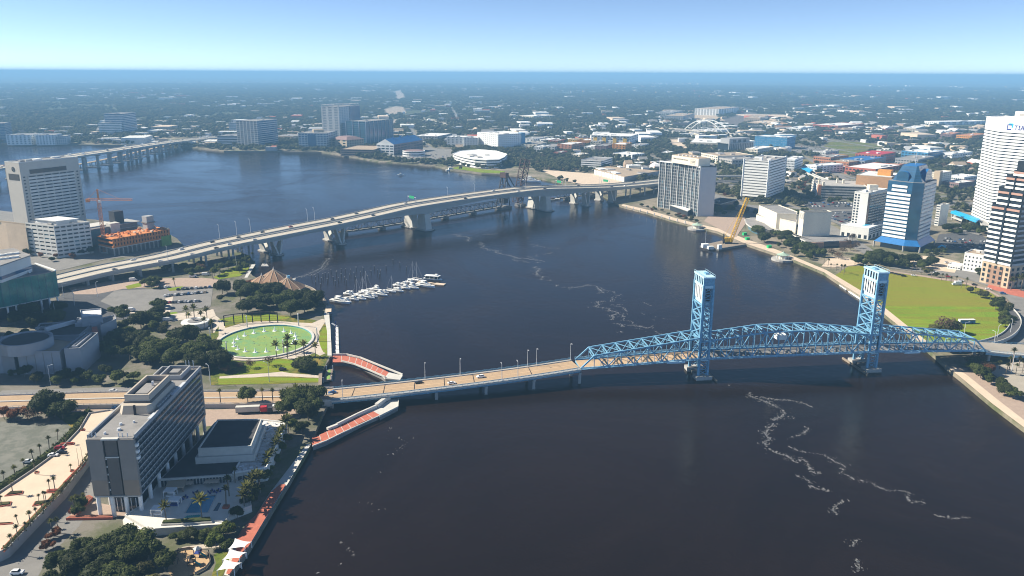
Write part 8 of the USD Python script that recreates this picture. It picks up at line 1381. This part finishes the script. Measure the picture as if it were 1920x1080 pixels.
# ---------------------------------------------------------------- trees, palms, hedges
import shapely
def leaf_cards(C, N, size, rs, squash=0.75):
    n = len(C); t = np.cross(N, rs.normal(size=(n, 3))); t /= np.linalg.norm(t, axis=1)[:, None]; b = np.cross(N, t); s = (size * (0.6 + 0.8 * rs.random(n)))[:, None] / 2
    v = np.stack([C - t * s, C - b * s * squash + N * s * 0.25, C + t * s, C + b * s * squash - N * s * 0.2], 1).reshape(-1, 3); i = np.arange(n)[:, None] * 4
    return v, np.vstack([i + [0, 1, 2], i + [0, 2, 3]])
def crown(seed, rad, z0, z1, nl, n, size, core=0.84, flat=0.8, sub=1):
    rs = np.random.default_rng(seed); L_ = []; mb = MB()
    for k in range(nl):
        a, r = rs.uniform(0, 2 * math.pi), rad * 0.62 * math.sqrt(rs.random()); z = z0 + (z1 - z0) * (0.3 + 0.45 * rs.random()) * (1.08 - 0.35 * r / rad); L_.append((np.array([r * math.cos(a), r * math.sin(a), z]), rad * rs.uniform(0.34, 0.56)))
    cs = np.array([c for c, _ in L_]); rr = np.array([r for _, r in L_]); P_ = []; N_ = []
    while len(P_) < n:
        k = rs.integers(nl); d = rs.normal(size=3); d[2] = d[2] * 0.9 + 0.25; d /= np.linalg.norm(d); p = cs[k] + d * rr[k] * [1, 1, flat] * rs.uniform(0.86, 1.1)
        if (np.linalg.norm((p - cs) / [1, 1, flat], axis=1) < rr * 0.80).any() or p[2] < z0 * 0.7: continue
        m = d + rs.normal(size=3) * 0.45; P_.append(p); N_.append(m / np.linalg.norm(m))
    v, f = leaf_cards(np.array(P_), np.array(N_), size, rs); mb.add(v, f)
    for c, r in L_:
        s = trimesh.creation.icosphere(sub, 1.0); w = np.array(s.vertices); w *= (core + 0.22 * (meshkit.noise(w * 2.2 + c) - 0.5))[:, None] * r * [1, 1, flat]; mb.add(w + c, s.faces)
    return mb, L_
def make_tree(name, seed, rad, h, leaf, nl=9, n=800, size=1.1, trunk=0.4, sparse=False):
    t = T(name, None, None, proto=True); mb, L_ = crown(seed, rad, h * 0.28, h, nl, n, size, 0.3 if sparse else 0.84); 
    tk = MB().cone((0, 0, -0.3), trunk, trunk * 0.6, h * 0.45, 7)
    for c, r in L_[:6]: tk.beam((0, 0, h * 0.35), c, trunk * 0.5)
    t.part('trunk', tk, M['bark']); t.part('crown', mb, L[leaf]); return t
def make_palm(name, seed, h, nf, fl, droop, leaf='palm', tr=0.24, up=0.5):
    rs = np.random.default_rng(seed); t = T(name, None, None, proto=True); lean = rs.normal(size=2) * 0.25; t.part('trunk', MB().beam((0, 0, -0.3), (*lean, h), tr * 1.7), M['bark']); mb = MB()
    for k in range(nf):
        a = 2.4 * k; e = up + (0.95 - 1.5 * k / nf); d = np.array([math.cos(a) * math.cos(e), math.sin(a) * math.cos(e), math.sin(e)]); p = np.array([*lean, h]); w = fl * 0.17
        sd = np.array([-math.sin(a), math.cos(a), 0]); pts = []
        for j in range(5): pts.append(p.copy()); p = p + d * fl / 4; d = unit(d - [0, 0, droop * (0.5 + 0.3 * j)])
        ws = [0.25, 0.9, 1.0, 0.75, 0.1]
        for j in range(4):
            for s in (-1, 1):
                a0, a1 = pts[j], pts[j + 1]; mb.quad(a0, a1, a1 + sd * s * w * ws[j + 1] - [0, 0, w * 0.5 * ws[j + 1]], a0 + sd * s * w * ws[j] - [0, 0, w * 0.5 * ws[j]])
    t.part('crown', mb, L[leaf]); s = trimesh.creation.icosphere(1, fl * 0.22); t.part('heart', (np.array(s.vertices) * [1, 1, 0.8] + [*lean, h + 0.1], np.array(s.faces)), L[leaf]); return t
OAK = [make_tree('oak_kind', s, 8.5, 11.5, 'oak', 13, 1500, 1.0) for s in (1, 2, 3)]
OAKM = [make_tree('green_tree_kind', s, 5.5, 9.0, 'mid', 9, 900, 0.85, 0.3) for s in (4, 5, 6)]
TB = [make_tree('bright_tree_kind', s, 4.2, 7.0, 'bright', 7, 700, 0.75, 0.22) for s in (7, 8)]
BUSH = [make_tree('bush_kind', s, 2.4, 2.6, 'bright' if s == 9 else 'mid', 6, 360, 0.55, 0.15) for s in (9, 10)]
BARE = [make_tree('bare_tree_kind', s, 5.0, 9.0, 'bare', 9, 700, 0.55, 0.25, sparse=True) for s in (11, 12)]
RUST = [make_tree('russet_tree_kind', 13, 4.6, 7.5, 'rust', 8, 700, 0.75, 0.22)]
OLIVE = [make_tree('olive_tree_kind', s, 4.5, 7.0, 'olive', 8, 700, 0.75, 0.22) for s in (14, 15)]
PALM = [make_palm('date_palm_kind', 1, 7.5, 20, 3.6, 0.22), make_palm('date_palm_kind', 2, 9.0, 20, 3.8, 0.22)]
CAB = [make_palm('cabbage_palm_kind', 3, 6.5, 26, 2.0, 0.3, 'palm', 0.22, 0.7), make_palm('cabbage_palm_kind', 4, 8.0, 26, 2.1, 0.3, 'palm', 0.22, 0.7)]
tr_ = random.Random(77); NT = [0]; TREEPTS = []
CLEAR = unary_union([g for g in NOTREE if g.is_valid])
def tree(kinds, xy, name, lab, cat='tree', group=None, s=1.0, z=2.5):
    k = tr_.choice(kinds); sc = s * tr_.uniform(0.82, 1.2); copy_of(k, name, lab, cat, (xy[0], xy[1], z), tr_.uniform(0, 6.28), (sc, sc, sc * tr_.uniform(0.9, 1.12)), group); NT[0] += 1; TREEPTS.append(xy)
def grove(px, n, kinds, name, lab, s=1.0, gap=5.0, avoid=True, z=2.5, cat='tree'):
    pg = Polygon(gs(px, z)).buffer(0); x0, y0, x1, y1 = pg.bounds; got = []; tries = 0
    while len(got) < n and tries < 3000:
        tries += 1; p = (tr_.uniform(x0, x1), tr_.uniform(y0, y1)); g = gap * (1 if tries < 1500 else 0.6)
        if not pg.contains(Point(p)) or any((p[0] - q[0]) ** 2 + (p[1] - q[1]) ** 2 < g * g for q in got): continue
        if avoid and CLEAR.contains(Point(p)): continue
        got.append(p)
    got.sort(key=lambda p: P((*p, z))[0])
    for i, p in enumerate(got): tree(kinds, p, name, f'{lab}, {nth(i)} from the left', cat, 'trees: ' + lab, s, z)
def row(px, kinds, name, labf, s=1.0, z=2.5, cat='palm', group=None):
    for i, q in enumerate(px): tree(kinds, g2(*q, z), name, labf(i), cat, group, s, z)
# south bank
grove([(70, 1120), (88, 1070), (118, 1035), (160, 1022), (160, 1070), (190, 1078), (190, 1035), (250, 1026), (280, 1050), (292, 1075), (300, 1120)], 12, OAK + OLIVE[:1] + OAKM[:1], 'oak_tree', 'big dark oak in the dense clump below the hotel plaza', 0.78, 6.5, avoid=False)
grove([(225, 1078), (240, 1045), (300, 1040), (318, 1058), (312, 1085)], 3, OAKM, 'oak_tree', 'dark tree shading the left rim of the playground', 1.0, 6, avoid=False)
row([(329, 1014), (343, 1012), (357, 1011), (371, 1010), (385, 1009), (399, 1006), (413, 1005), (425, 1004), (408, 1018), (388, 1016)], TB + OAKM, 'garden_tree', lambda i: f'bright green garden tree below the pool terrace wall, {nth(i)} from the left', 0.5, cat='tree', group='garden trees below the pool terrace')
row([(432, 990), (446, 974), (428, 1003), (405, 1026), (425, 1030)], BUSH + TB, 'garden_shrub', lambda i: f'leafy shrub at the river corner of the pool terrace, {nth(i)} of the clump', 0.8, cat='shrub')
RP = [(541, 812), (537, 822), (532, 831), (527, 840), (523, 849), (519, 857), (514, 866), (510, 874), (505, 884), (501, 893)] + [(486, 915), (481, 922), (477, 930), (473, 938), (469, 945), (464, 953), (459, 960), (488, 925)]
row(RP, PALM, 'palm_tree', lambda i: f'tall palm in the hedge-like row between hotel annex and riverwalk, {nth(i)} from the road', 0.85, group='palm row along the hotel river wall')
row([(545, 806), (538, 830), (528, 850), (518, 868), (508, 888), (496, 902), (482, 930), (470, 950)], TB, 'bamboo_clump', lambda i: f'dense bright green clump under the palm row by the riverwalk, {nth(i)} from the road', 0.75, cat='tree', group='clumps under the palm row')
grove([(528, 775), (545, 755), (575, 752), (603, 757), (590, 785), (570, 815), (552, 815), (545, 790)], 8, OAKM + OAK[:1], 'oak_tree', 'green tree on the corner between the hotel seawall and the road', 0.95, 5, avoid=False)
row([(557, 752), (568, 750), (577, 751), (588, 751), (532, 757), (540, 753)], PALM, 'palm_tree', lambda i: f'tall palm at the start of the tan viaduct beside the road, {nth(i)} in the row', 0.8)
row([(414, 757), (465, 757), (493, 756), (512, 758), (528, 756)], CAB + OAKM[:1], 'street_tree', lambda i: f'small round-headed tree on the near verge of the tan road, {nth(i)} from the hotel', 0.8, 4.3, cat='tree')
z6 = lambda x, y: (x / 2.842, 700 + y / 2.842)
row([z6(*q) for q in [(380, 527), (265, 628), (294, 626), (206, 690), (237, 688), (246, 684), (288, 682), (232, 740), (202, 775), (163, 812), (133, 843), (98, 803), (98, 886), (64, 918)]], CAB, 'palm_tree', lambda i: f'small palm on the hotel side of the tan deck, {nth(i)} from the hotel', 0.58, DZ + 0.4, group='palms on the tan parking deck')
row([z6(*q) for q in [(434, 302), (352, 376), (188, 535), (70, 642), (8, 700), (290, 428)]], CAB, 'palm_tree', lambda i: f'small palm in a red outer bed of the tan deck, {["farthest one", "beside the dark red car", "in the middle", "in the long bed", "at the left frame edge", "by the parked cars"][i]}', 0.6, DZ + 0.4)
row([z6(*q) for q in [(216, 442), (263, 400), (307, 355), (86, 565), (133, 510), (26, 598), (184, 478)]], CAB, 'palm_tree', lambda i: f'palm on the grey lot side of the hedge, {nth(i)} counted from the tall one', 0.8, group='palms outside the hedge')
row([z6(*q) for q in [(318, 852), (282, 865), (450, 690), (425, 705), (402, 720), (400, 760)]], CAB, 'palm_tree', lambda i: f'palm beside the hotel street, {nth(i)} from the viewer', 0.7)
row([(312, 976), (379, 973)], PALM, 'palm_tree', lambda i: ('date palm in the terrace planter nearer the hotel', 'date palm in the terrace planter nearer the river')[i], 0.85, ZD + 0.7)
row([(424, 948), (430, 930), (441, 905)], CAB, 'palm_tree', lambda i: f'slim palm on the shaded terrace by the annex, {nth(i)} from the terrace edge', 0.9, ZD)
row([(142, 956), (150, 950), (156, 945), (147, 963)], BUSH, 'shrub', lambda i: f'green shrub in the red brick planter by the hotel columns, {nth(i)} from the street', 1.0, 3.6, cat='shrub')
row([(100, 1028), (95, 1012), (86, 1030), (106, 1005)], RUST, 'red_shrub', lambda i: f'red-leaved shrub on the street edge by the big oaks, {nth(i)} of four', 0.45, cat='shrub')
row([(104, 782), (88, 778), (118, 785)], OAK, 'oak_tree', lambda i: ('big spreading oak beside the far end of the tan deck', 'smaller oak left of the spreading one at the grey lot', 'oak overlapping the hedge at the far end of the tan deck')[i], (0.95, 0.7, 0.6)[0] if True else 1, cat='tree')
row([(8, 786), (30, 790), (52, 786), (64, 790)], BARE + RUST, 'bare_tree', lambda i: f'brown bare tree on the verge of the grey lot, {nth(i)} from the left edge', 0.9, cat='tree')
row([(160, 782), (170, 778), (150, 792), (142, 800), (133, 808), (148, 786)], TB + BUSH, 'verge_shrub', lambda i: f'green shrub at the far end of the hedge by the road, {nth(i)} from the road', 0.6, cat='shrub')
hd_ = T('hedge', 'long clipped dark hedge between the grey lot and the tan deck', 'hedge', (*g2(60, 880), 2.5)); hl = LineString([tuple(np.array(p)) for p in gs([(-30, 946), (0, 918), (58, 880), (110, 841), (147, 802), (166, 774)], 3.0)]); rs_ = np.random.default_rng(5); hb2 = MB().poly(hl.buffer(1.0, cap_style=2), 5.4, 2.4)
pts_ = np.array([[*hl.interpolate(u_, normalized=True).coords[0]] for u_ in rs_.random(2600)]) + rs_.normal(size=(2600, 2)) * 0.6; zz = 3.0 + 2.9 * rs_.random(2600); nn_ = rs_.normal(size=(2600, 3)) + [0, 0, 0.6]; nn_ /= np.linalg.norm(nn_, axis=1)[:, None]; v, f = leaf_cards(np.c_[pts_, zz], nn_, 0.7, rs_); hd_.part('foliage', (v, f), L['oak']); hd_.part('inner_foliage', hb2, L['oak'])
h2 = T('hedge', 'planted strip of shrubs along the retaining wall of the tan deck', 'hedge', (*g2(60, 990), 2.5)); hl = LineString(gs([(8, 1034), (54, 986), (116, 924), (160, 866), (186, 818)], DZ)); pts_ = np.array([[*hl.interpolate(u_, normalized=True).coords[0]] for u_ in rs_.random(1200)]) + rs_.normal(size=(1200, 2)) * 0.5; nn_ = rs_.normal(size=(1200, 3)) + [0, 0, 0.8]; nn_ /= np.linalg.norm(nn_, axis=1)[:, None]; v, f = leaf_cards(np.c_[pts_, DZ + 0.5 + 0.8 * rs_.random(1200)], nn_, 0.7, rs_); h2.part('foliage', (v, f), L['olive'])
# the park
grove([(222, 640), (250, 612), (300, 605), (345, 618), (395, 642), (408, 665), (412, 690), (420, 712), (395, 716), (330, 690), (260, 690), (235, 672)], 26, OAK * 2 + OAKM[:2] + OLIVE[:1], 'oak_tree', 'big dark oak in the grove left of the round fountain', 0.9, 8)
grove([(388, 560), (420, 548), (470, 546), (520, 548), (545, 560), (552, 585), (500, 586), (450, 588), (400, 584)], 17, OAK * 2 + OAKM[:2] + OLIVE[:1], 'oak_tree', 'dark oak in the grove behind the fountain arbour', 0.85, 7.5, avoid=False)
grove([(540, 572), (575, 562), (600, 568), (608, 590), (590, 602), (555, 602), (535, 594)], 8, OAK * 2 + OAKM[:2], 'oak_tree', 'dark oak in the clump between white canopy and riverwalk', 0.85, 7, avoid=False)
row([(571, 690), (578, 697), (562, 695)], OAK, 'oak_tree', lambda i: ('dark oak standing alone on the lawn below the fountain', 'right companion of the lone oak below the fountain', 'left companion of the lone oak below the fountain')[i], 0.62, cat='tree')
row([(519, 672), (539, 672), (555, 668), (571, 669), (592, 670), (540, 660)], PALM, 'palm_tree', lambda i: f'date palm on the near rim of the round fountain, {nth(i)} from the left', 0.95)
row([(351, 601), (365, 599), (378, 602), (389, 601), (398, 625), (384, 618), (355, 606)], PALM, 'palm_tree', lambda i: f'palm beside the round pavilion on the park path, {nth(i)} of the group', 0.95)
grove([(20, 705), (60, 700), (150, 706), (240, 700), (262, 712), (240, 722), (120, 724), (30, 722)], 15, OAKM + OLIVE + TB, 'street_tree', 'round tree in the shaded strip between the museum and the road', 0.72, 6)
grove([(205, 690), (225, 650), (235, 620), (225, 612), (212, 640), (195, 690)], 6, OAKM, 'park_tree', 'tree against the shaded right wall of the museum', 0.9, 5, avoid=False)
grove([(250, 600), (300, 592), (316, 600), (306, 612), (258, 612)], 8, OAKM + OAK[:1], 'park_tree', 'tree beside the park drive above the oak grove', 0.7, 6, avoid=False)
row([(298, 574), (289, 577), (305, 578), (228, 590), (215, 592), (232, 600)], OAKM, 'lot_tree', lambda i: f'green tree on an island of the empty grey lot, {nth(i)} of six', 0.75, cat='tree')
grove([(10, 620), (30, 590), (110, 580), (130, 600), (80, 625), (20, 640)], 12, OAK[:2] + OAKM, 'park_tree', 'dark tree in the deep shade under the glass office', 0.75, 7, avoid=False)
grove([(265, 535), (290, 529), (302, 534), (285, 543)], 6, OAKM, 'lot_tree', 'green tree in the island between lot and brown drive', 0.7, 5, avoid=False)
grove([(290, 518), (330, 505), (380, 502), (430, 495), (466, 484), (474, 494), (462, 508), (440, 518), (400, 519), (340, 521)], 22, OAKM + TB + BARE[:1], 'bank_tree', 'tree in the green strip under the ramp of the concrete bridge', 0.75, 6, avoid=False)
row([(329, 538), (448, 508), (400, 524), (412, 522), (470, 500), (475, 490)], CAB, 'palm_tree', lambda i: f'palm near the restaurant drive and the jetty, {nth(i)} from the car park', 1.0)
grove([(430, 548), (470, 540), (500, 545), (540, 548), (560, 558), (540, 562), (480, 552)], 8, TB + RUST + OAKM, 'restaurant_tree', 'small tree hugging the restaurant roofs', 0.7, 5, avoid=False)
row([(472, 533), (482, 536), (490, 535), (466, 536)], RUST, 'russet_tree', lambda i: f'russet tree in front of the small cone roof, {nth(i)} from the left', 0.7, cat='tree')
grove([(40, 478), (90, 492), (130, 492), (168, 480), (180, 466), (150, 470), (100, 482)], 12, OAKM + RUST, 'bank_tree', 'low tree at the foot of the pale office wing', 0.7, 5, avoid=False)
row([(410, 690), (425, 700), (450, 692), (470, 690), (505, 686)], BARE, 'bare_tree', lambda i: f'bare brown thicket on the lawn below the fountain, {nth(i)} from the hotel', 0.55, cat='tree')
# north bank
grove([(1168, 380), (1240, 402), (1308, 420), (1318, 412), (1250, 398), (1180, 378)], 15, OLIVE + RUST + TB, 'riverwalk_tree', 'small yellowing tree on the riverwalk below the finned slab', 0.62, 5, avoid=False)
row([(1330, 398), (1345, 402), (1358, 404), (1370, 398), (1376, 388), (1350, 392)], OAK + OAKM, 'street_tree', lambda i: f'dark tree beside the blank end of the finned slab, {nth(i)} from the river', 0.75, cat='tree')
grove([(1400, 445), (1412, 434), (1445, 437), (1480, 447), (1510, 462), (1545, 478), (1530, 492), (1480, 478), (1430, 458)], 26, OAKM + OAK[:1] + TB, 'riverside_tree', 'green tree in the belt between the theatre and the river', 0.85, 6, avoid=False)
row([(1588, 462), (1598, 452), (1580, 476), (1594, 470), (1606, 466), (1572, 486), (1560, 482)], BARE + OAKM[:1], 'bare_tree', lambda i: f'bare brownish tree at the right end of the theatre, {nth(i)} from the water', 0.9, cat='tree')
grove([(1590, 490), (1620, 480), (1660, 488), (1700, 488), (1765, 500), (1755, 510), (1700, 505), (1640, 500), (1600, 502)], 22, OAKM + OAK[:2], 'lawn_tree', 'full green tree on the city edge of the big lawn', 0.85, 7, avoid=False)
row([(1552, 500), (1558, 505), (1568, 508), (1576, 512), (1545, 497), (1582, 515)], CAB, 'palm_tree', lambda i: f'palm on the river edge of the lawn near the theatre, {nth(i)} from the water pavilion', 0.85)
row([(1700 + 9.2 * k, 505 + 2.0 * k + (k % 2) * 3 + 0.09 * k * k) for k in range(20)], CAB + OLIVE[:1], 'palm_tree', lambda i: f'slim palm along the lawn street, {nth(i)} from the blue-roofed tower', 0.8, group='palms along the lawn street')
grove([(1860, 568), (1876, 562), (1894, 580), (1899, 612), (1884, 624), (1874, 600)], 11, OAKM + TB + OLIVE, 'lawn_tree', 'green tree on the lawn rim by the curved ramp', 0.75, 5, avoid=False)
tree(BARE, g2(1770, 625), 'spreading_tree', 'wide thin-leaved spreading tree on the lawn behind the trusses', s=1.7); tree(OLIVE, g2(1757, 627), 'spreading_tree', 'olive green tree beside the wide thin-leaved one on the lawn', s=1.3); tree(OLIVE, g2(1786, 627), 'spreading_tree', 'olive green tree under the lamp beside the blue bus', s=1.2)
grove([(1812, 690), (1832, 690), (1850, 708), (1890, 735), (1905, 752), (1880, 742), (1840, 712)], 15, TB + OAKM, 'park_tree', 'leafy tree in the planted strip below the bridge end', 0.8, 5, avoid=False)
row([(1818, 688), (1828, 694), (1836, 684), (1846, 700), (1855, 704)], BARE + RUST, 'bare_tree', lambda i: f'bare pinkish tree below the bridge end, {nth(i)} from the water', 0.75, cat='tree')
row([(1874, 693), (1892, 694), (1904, 704), (1910, 690), (1898, 684), (1916, 700), (1885, 702)], CAB, 'palm_tree', lambda i: f'yellowish palm in the small lot past the bridge end, {nth(i)} from the water', 0.95)
grove([(1340, 345), (1390, 350), (1400, 372), (1350, 372)], 10, OAKM + RUST, 'street_tree', 'street tree between the finned slab and the white striped tower', 0.75, 6, avoid=False)
grove([(1530, 378), (1560, 378), (1620, 372), (1618, 382), (1560, 386)], 10, OAKM + CAB[:1], 'street_tree', 'tree along the front of the long car park', 0.8, 6, avoid=False)
grove([(1480, 402), (1520, 398), (1530, 408), (1500, 412)], 5, OAKM, 'street_tree', 'green tree beside the stage tower', 0.9, 6, avoid=False)
grove([(1490, 348), (1515, 345), (1520, 360), (1495, 362)], 5, RUST, 'russet_tree', 'russet tree on the bank left of the long car park', 0.9, 5, avoid=False)
grove([(1760, 432), (1810, 428), (1850, 425), (1850, 445), (1780, 440)], 14, OAK + OAKM, 'street_tree', 'tree in the deep shade between the blue-roofed and tallest towers', 0.7, 6, avoid=False)
grove([(1730, 478), (1770, 482), (1775, 472), (1740, 468)], 7, OAKM, 'plaza_tree', 'tree in the shade below the blue skirt roof', 0.6, 5, avoid=False)
grove([(1825, 505), (1870, 530), (1880, 540), (1860, 532), (1830, 518)], 9, TB + OAKM, 'street_tree', 'bright tree in front of the white four-storey office', 0.6, 4, avoid=False)
row([(1895, 545), (1905, 541), (1914, 545)], PALM, 'palm_tree', lambda i: f'palm at the foot of the stepped tower, {nth(i)} from its corner', 1.1)
# woods and street trees behind: one mass
w_rs = np.random.default_rng(12)
def low_tree(nm, seed, rad, h, leaf, n=80): t = T(nm, None, None, proto=True); mb, _ = crown(seed, rad, h * 0.15, h, 6, n, 2.2, 0.86, 0.8); t.part('crown', mb, L[leaf]); return t
WK = [low_tree('wood_tree_kind', 21, 6.5, 10, 'wood'), low_tree('wood_tree_kind', 22, 5.5, 9, 'wood2'), low_tree('wood_tree_kind', 23, 6.0, 11, 'wood'), low_tree('wood_tree_kind', 24, 5.0, 8, 'bare', 60)]
NTOT = 110000; ang = w_rs.uniform(-0.66, 0.66, NTOT); dist = 850 * (13000 / 850) ** w_rs.random(NTOT); wx, wy = dist * np.sin(ang), dist * np.cos(ang)
q3 = np.c_[wx, wy, np.zeros(NTOT)]; nz = 0.6 * meshkit.noise(q3 / 420, 3) + 0.4 * meshkit.noise(q3 / 110, 4); urban = np.clip((2100 - dist) / 900, 0, 1) * np.clip((wx + 500) / 500, 0, 1); midc = np.clip((3300 - dist) / 1200, 0, 1) * np.clip((wx + 100) / 600, 0, 1)
thr = 0.26 + 0.24 * urban + 0.10 * midc; grovepx = [[(1180, 262), (1245, 255), (1262, 285), (1236, 318), (1180, 300)], [(870, 250), (1110, 250), (1190, 246), (1240, 256), (1180, 262), (1000, 262), (880, 258)], [(1010, 300), (1090, 300), (1098, 314), (1060, 322), (1000, 322)], [(1560, 262), (1640, 250), (1700, 262), (1690, 272), (1600, 272)], [(1275, 262), (1300, 268), (1336, 290), (1400, 296), (1340, 300), (1290, 285)], [(1690, 312), (1820, 312), (1840, 330), (1760, 330)], [(440, 278), (640, 284), (700, 296), (800, 310), (790, 300), (700, 286), (600, 276)], [(1210, 235), (1330, 240), (1400, 258), (1330, 262), (1220, 258)], [(1680, 285), (1840, 280), (1840, 300), (1700, 300)]]
for gp_ in grovepx: pg = Polygon(gs(gp_)).buffer(0); ins = shapely.contains_xy(pg, wx, wy); thr[ins] = 0.05
keep = nz > thr; keep &= w_rs.random(NTOT) < np.where(thr < 0.1, 1.0, np.where(urban > 0.4, 0.5, 0.9))
nN = NORTH.buffer(-6); shapely.prepare(nN); keep &= shapely.contains_xy(nN, wx, wy)
CL2 = unary_union([g for g in NOTREE if g.is_valid]).buffer(1.5); shapely.prepare(CL2); idx = np.where(keep)[0]; idx = idx[~shapely.contains_xy(CL2, wx[idx], wy[idx])]
sc = (0.8 + 0.5 * w_rs.random(len(idx))) * np.clip(dist[idx] / 2300, 1.0, 6.0) ** 0.85 * np.where(dist[idx] < 1500, 0.8, 1.0); szz = np.clip(dist[idx] / 2300, 1, 6) ** 0.25 * (0.85 + 0.4 * w_rs.random(len(idx))) * np.where(dist[idx] < 1500, 0.8, 1.0)
wp = UsdGeom.PointInstancer.Define(stage, '/World/woods'); tag(wp.GetPrim(), label='endless dark woods and street trees covering the suburbs up to the horizon', category='woods', kind='stuff')
wp.CreatePrototypesRel(); pk = UsdGeom.Scope.Define(stage, '/World/woods/kinds')
for i, k in enumerate(WK):
    x = UsdGeom.Xform.Define(stage, f'/World/woods/kinds/tree_{i:03d}'); x.GetPrim().GetReferences().AddInternalReference(k.path); wp.GetPrototypesRel().AddTarget(x.GetPath())
n_ = len(idx); wp.CreateProtoIndicesAttr(Vt.IntArray.FromNumpy(w_rs.choice(4, n_, p=[0.38, 0.27, 0.30, 0.05]).astype(np.int32))); wp.CreatePositionsAttr(Vt.Vec3fArray.FromNumpy(np.c_[wx[idx], wy[idx], np.full(n_, 2.4)].astype(np.float32))); wp.CreateScalesAttr(Vt.Vec3fArray.FromNumpy(np.c_[sc, sc, szz].astype(np.float32)))
aa = w_rs.uniform(0, 6.28, n_); wp.CreateOrientationsAttr(Vt.QuathArray([Gf.Quath(float(math.cos(a / 2)), 0, 0, float(math.sin(a / 2))) for a in aa]))
print('single trees', NT[0], 'woods', n_)
# ---------------------------------------------------------------- air
hb_ = MB().box((0, 11000, -3.0), (60000, 60000, 201.0))
haze_mat = usdkit.material(stage, '/World/Looks/haze', {'v': ('principled_volume', {'color': (0.30, 0.58, 0.84), 'density': HAZE_DENSITY, 'anisotropy': 0.0})}, [], volume='v.volume')
one('haze', hb_, haze_mat, kind='stuff')
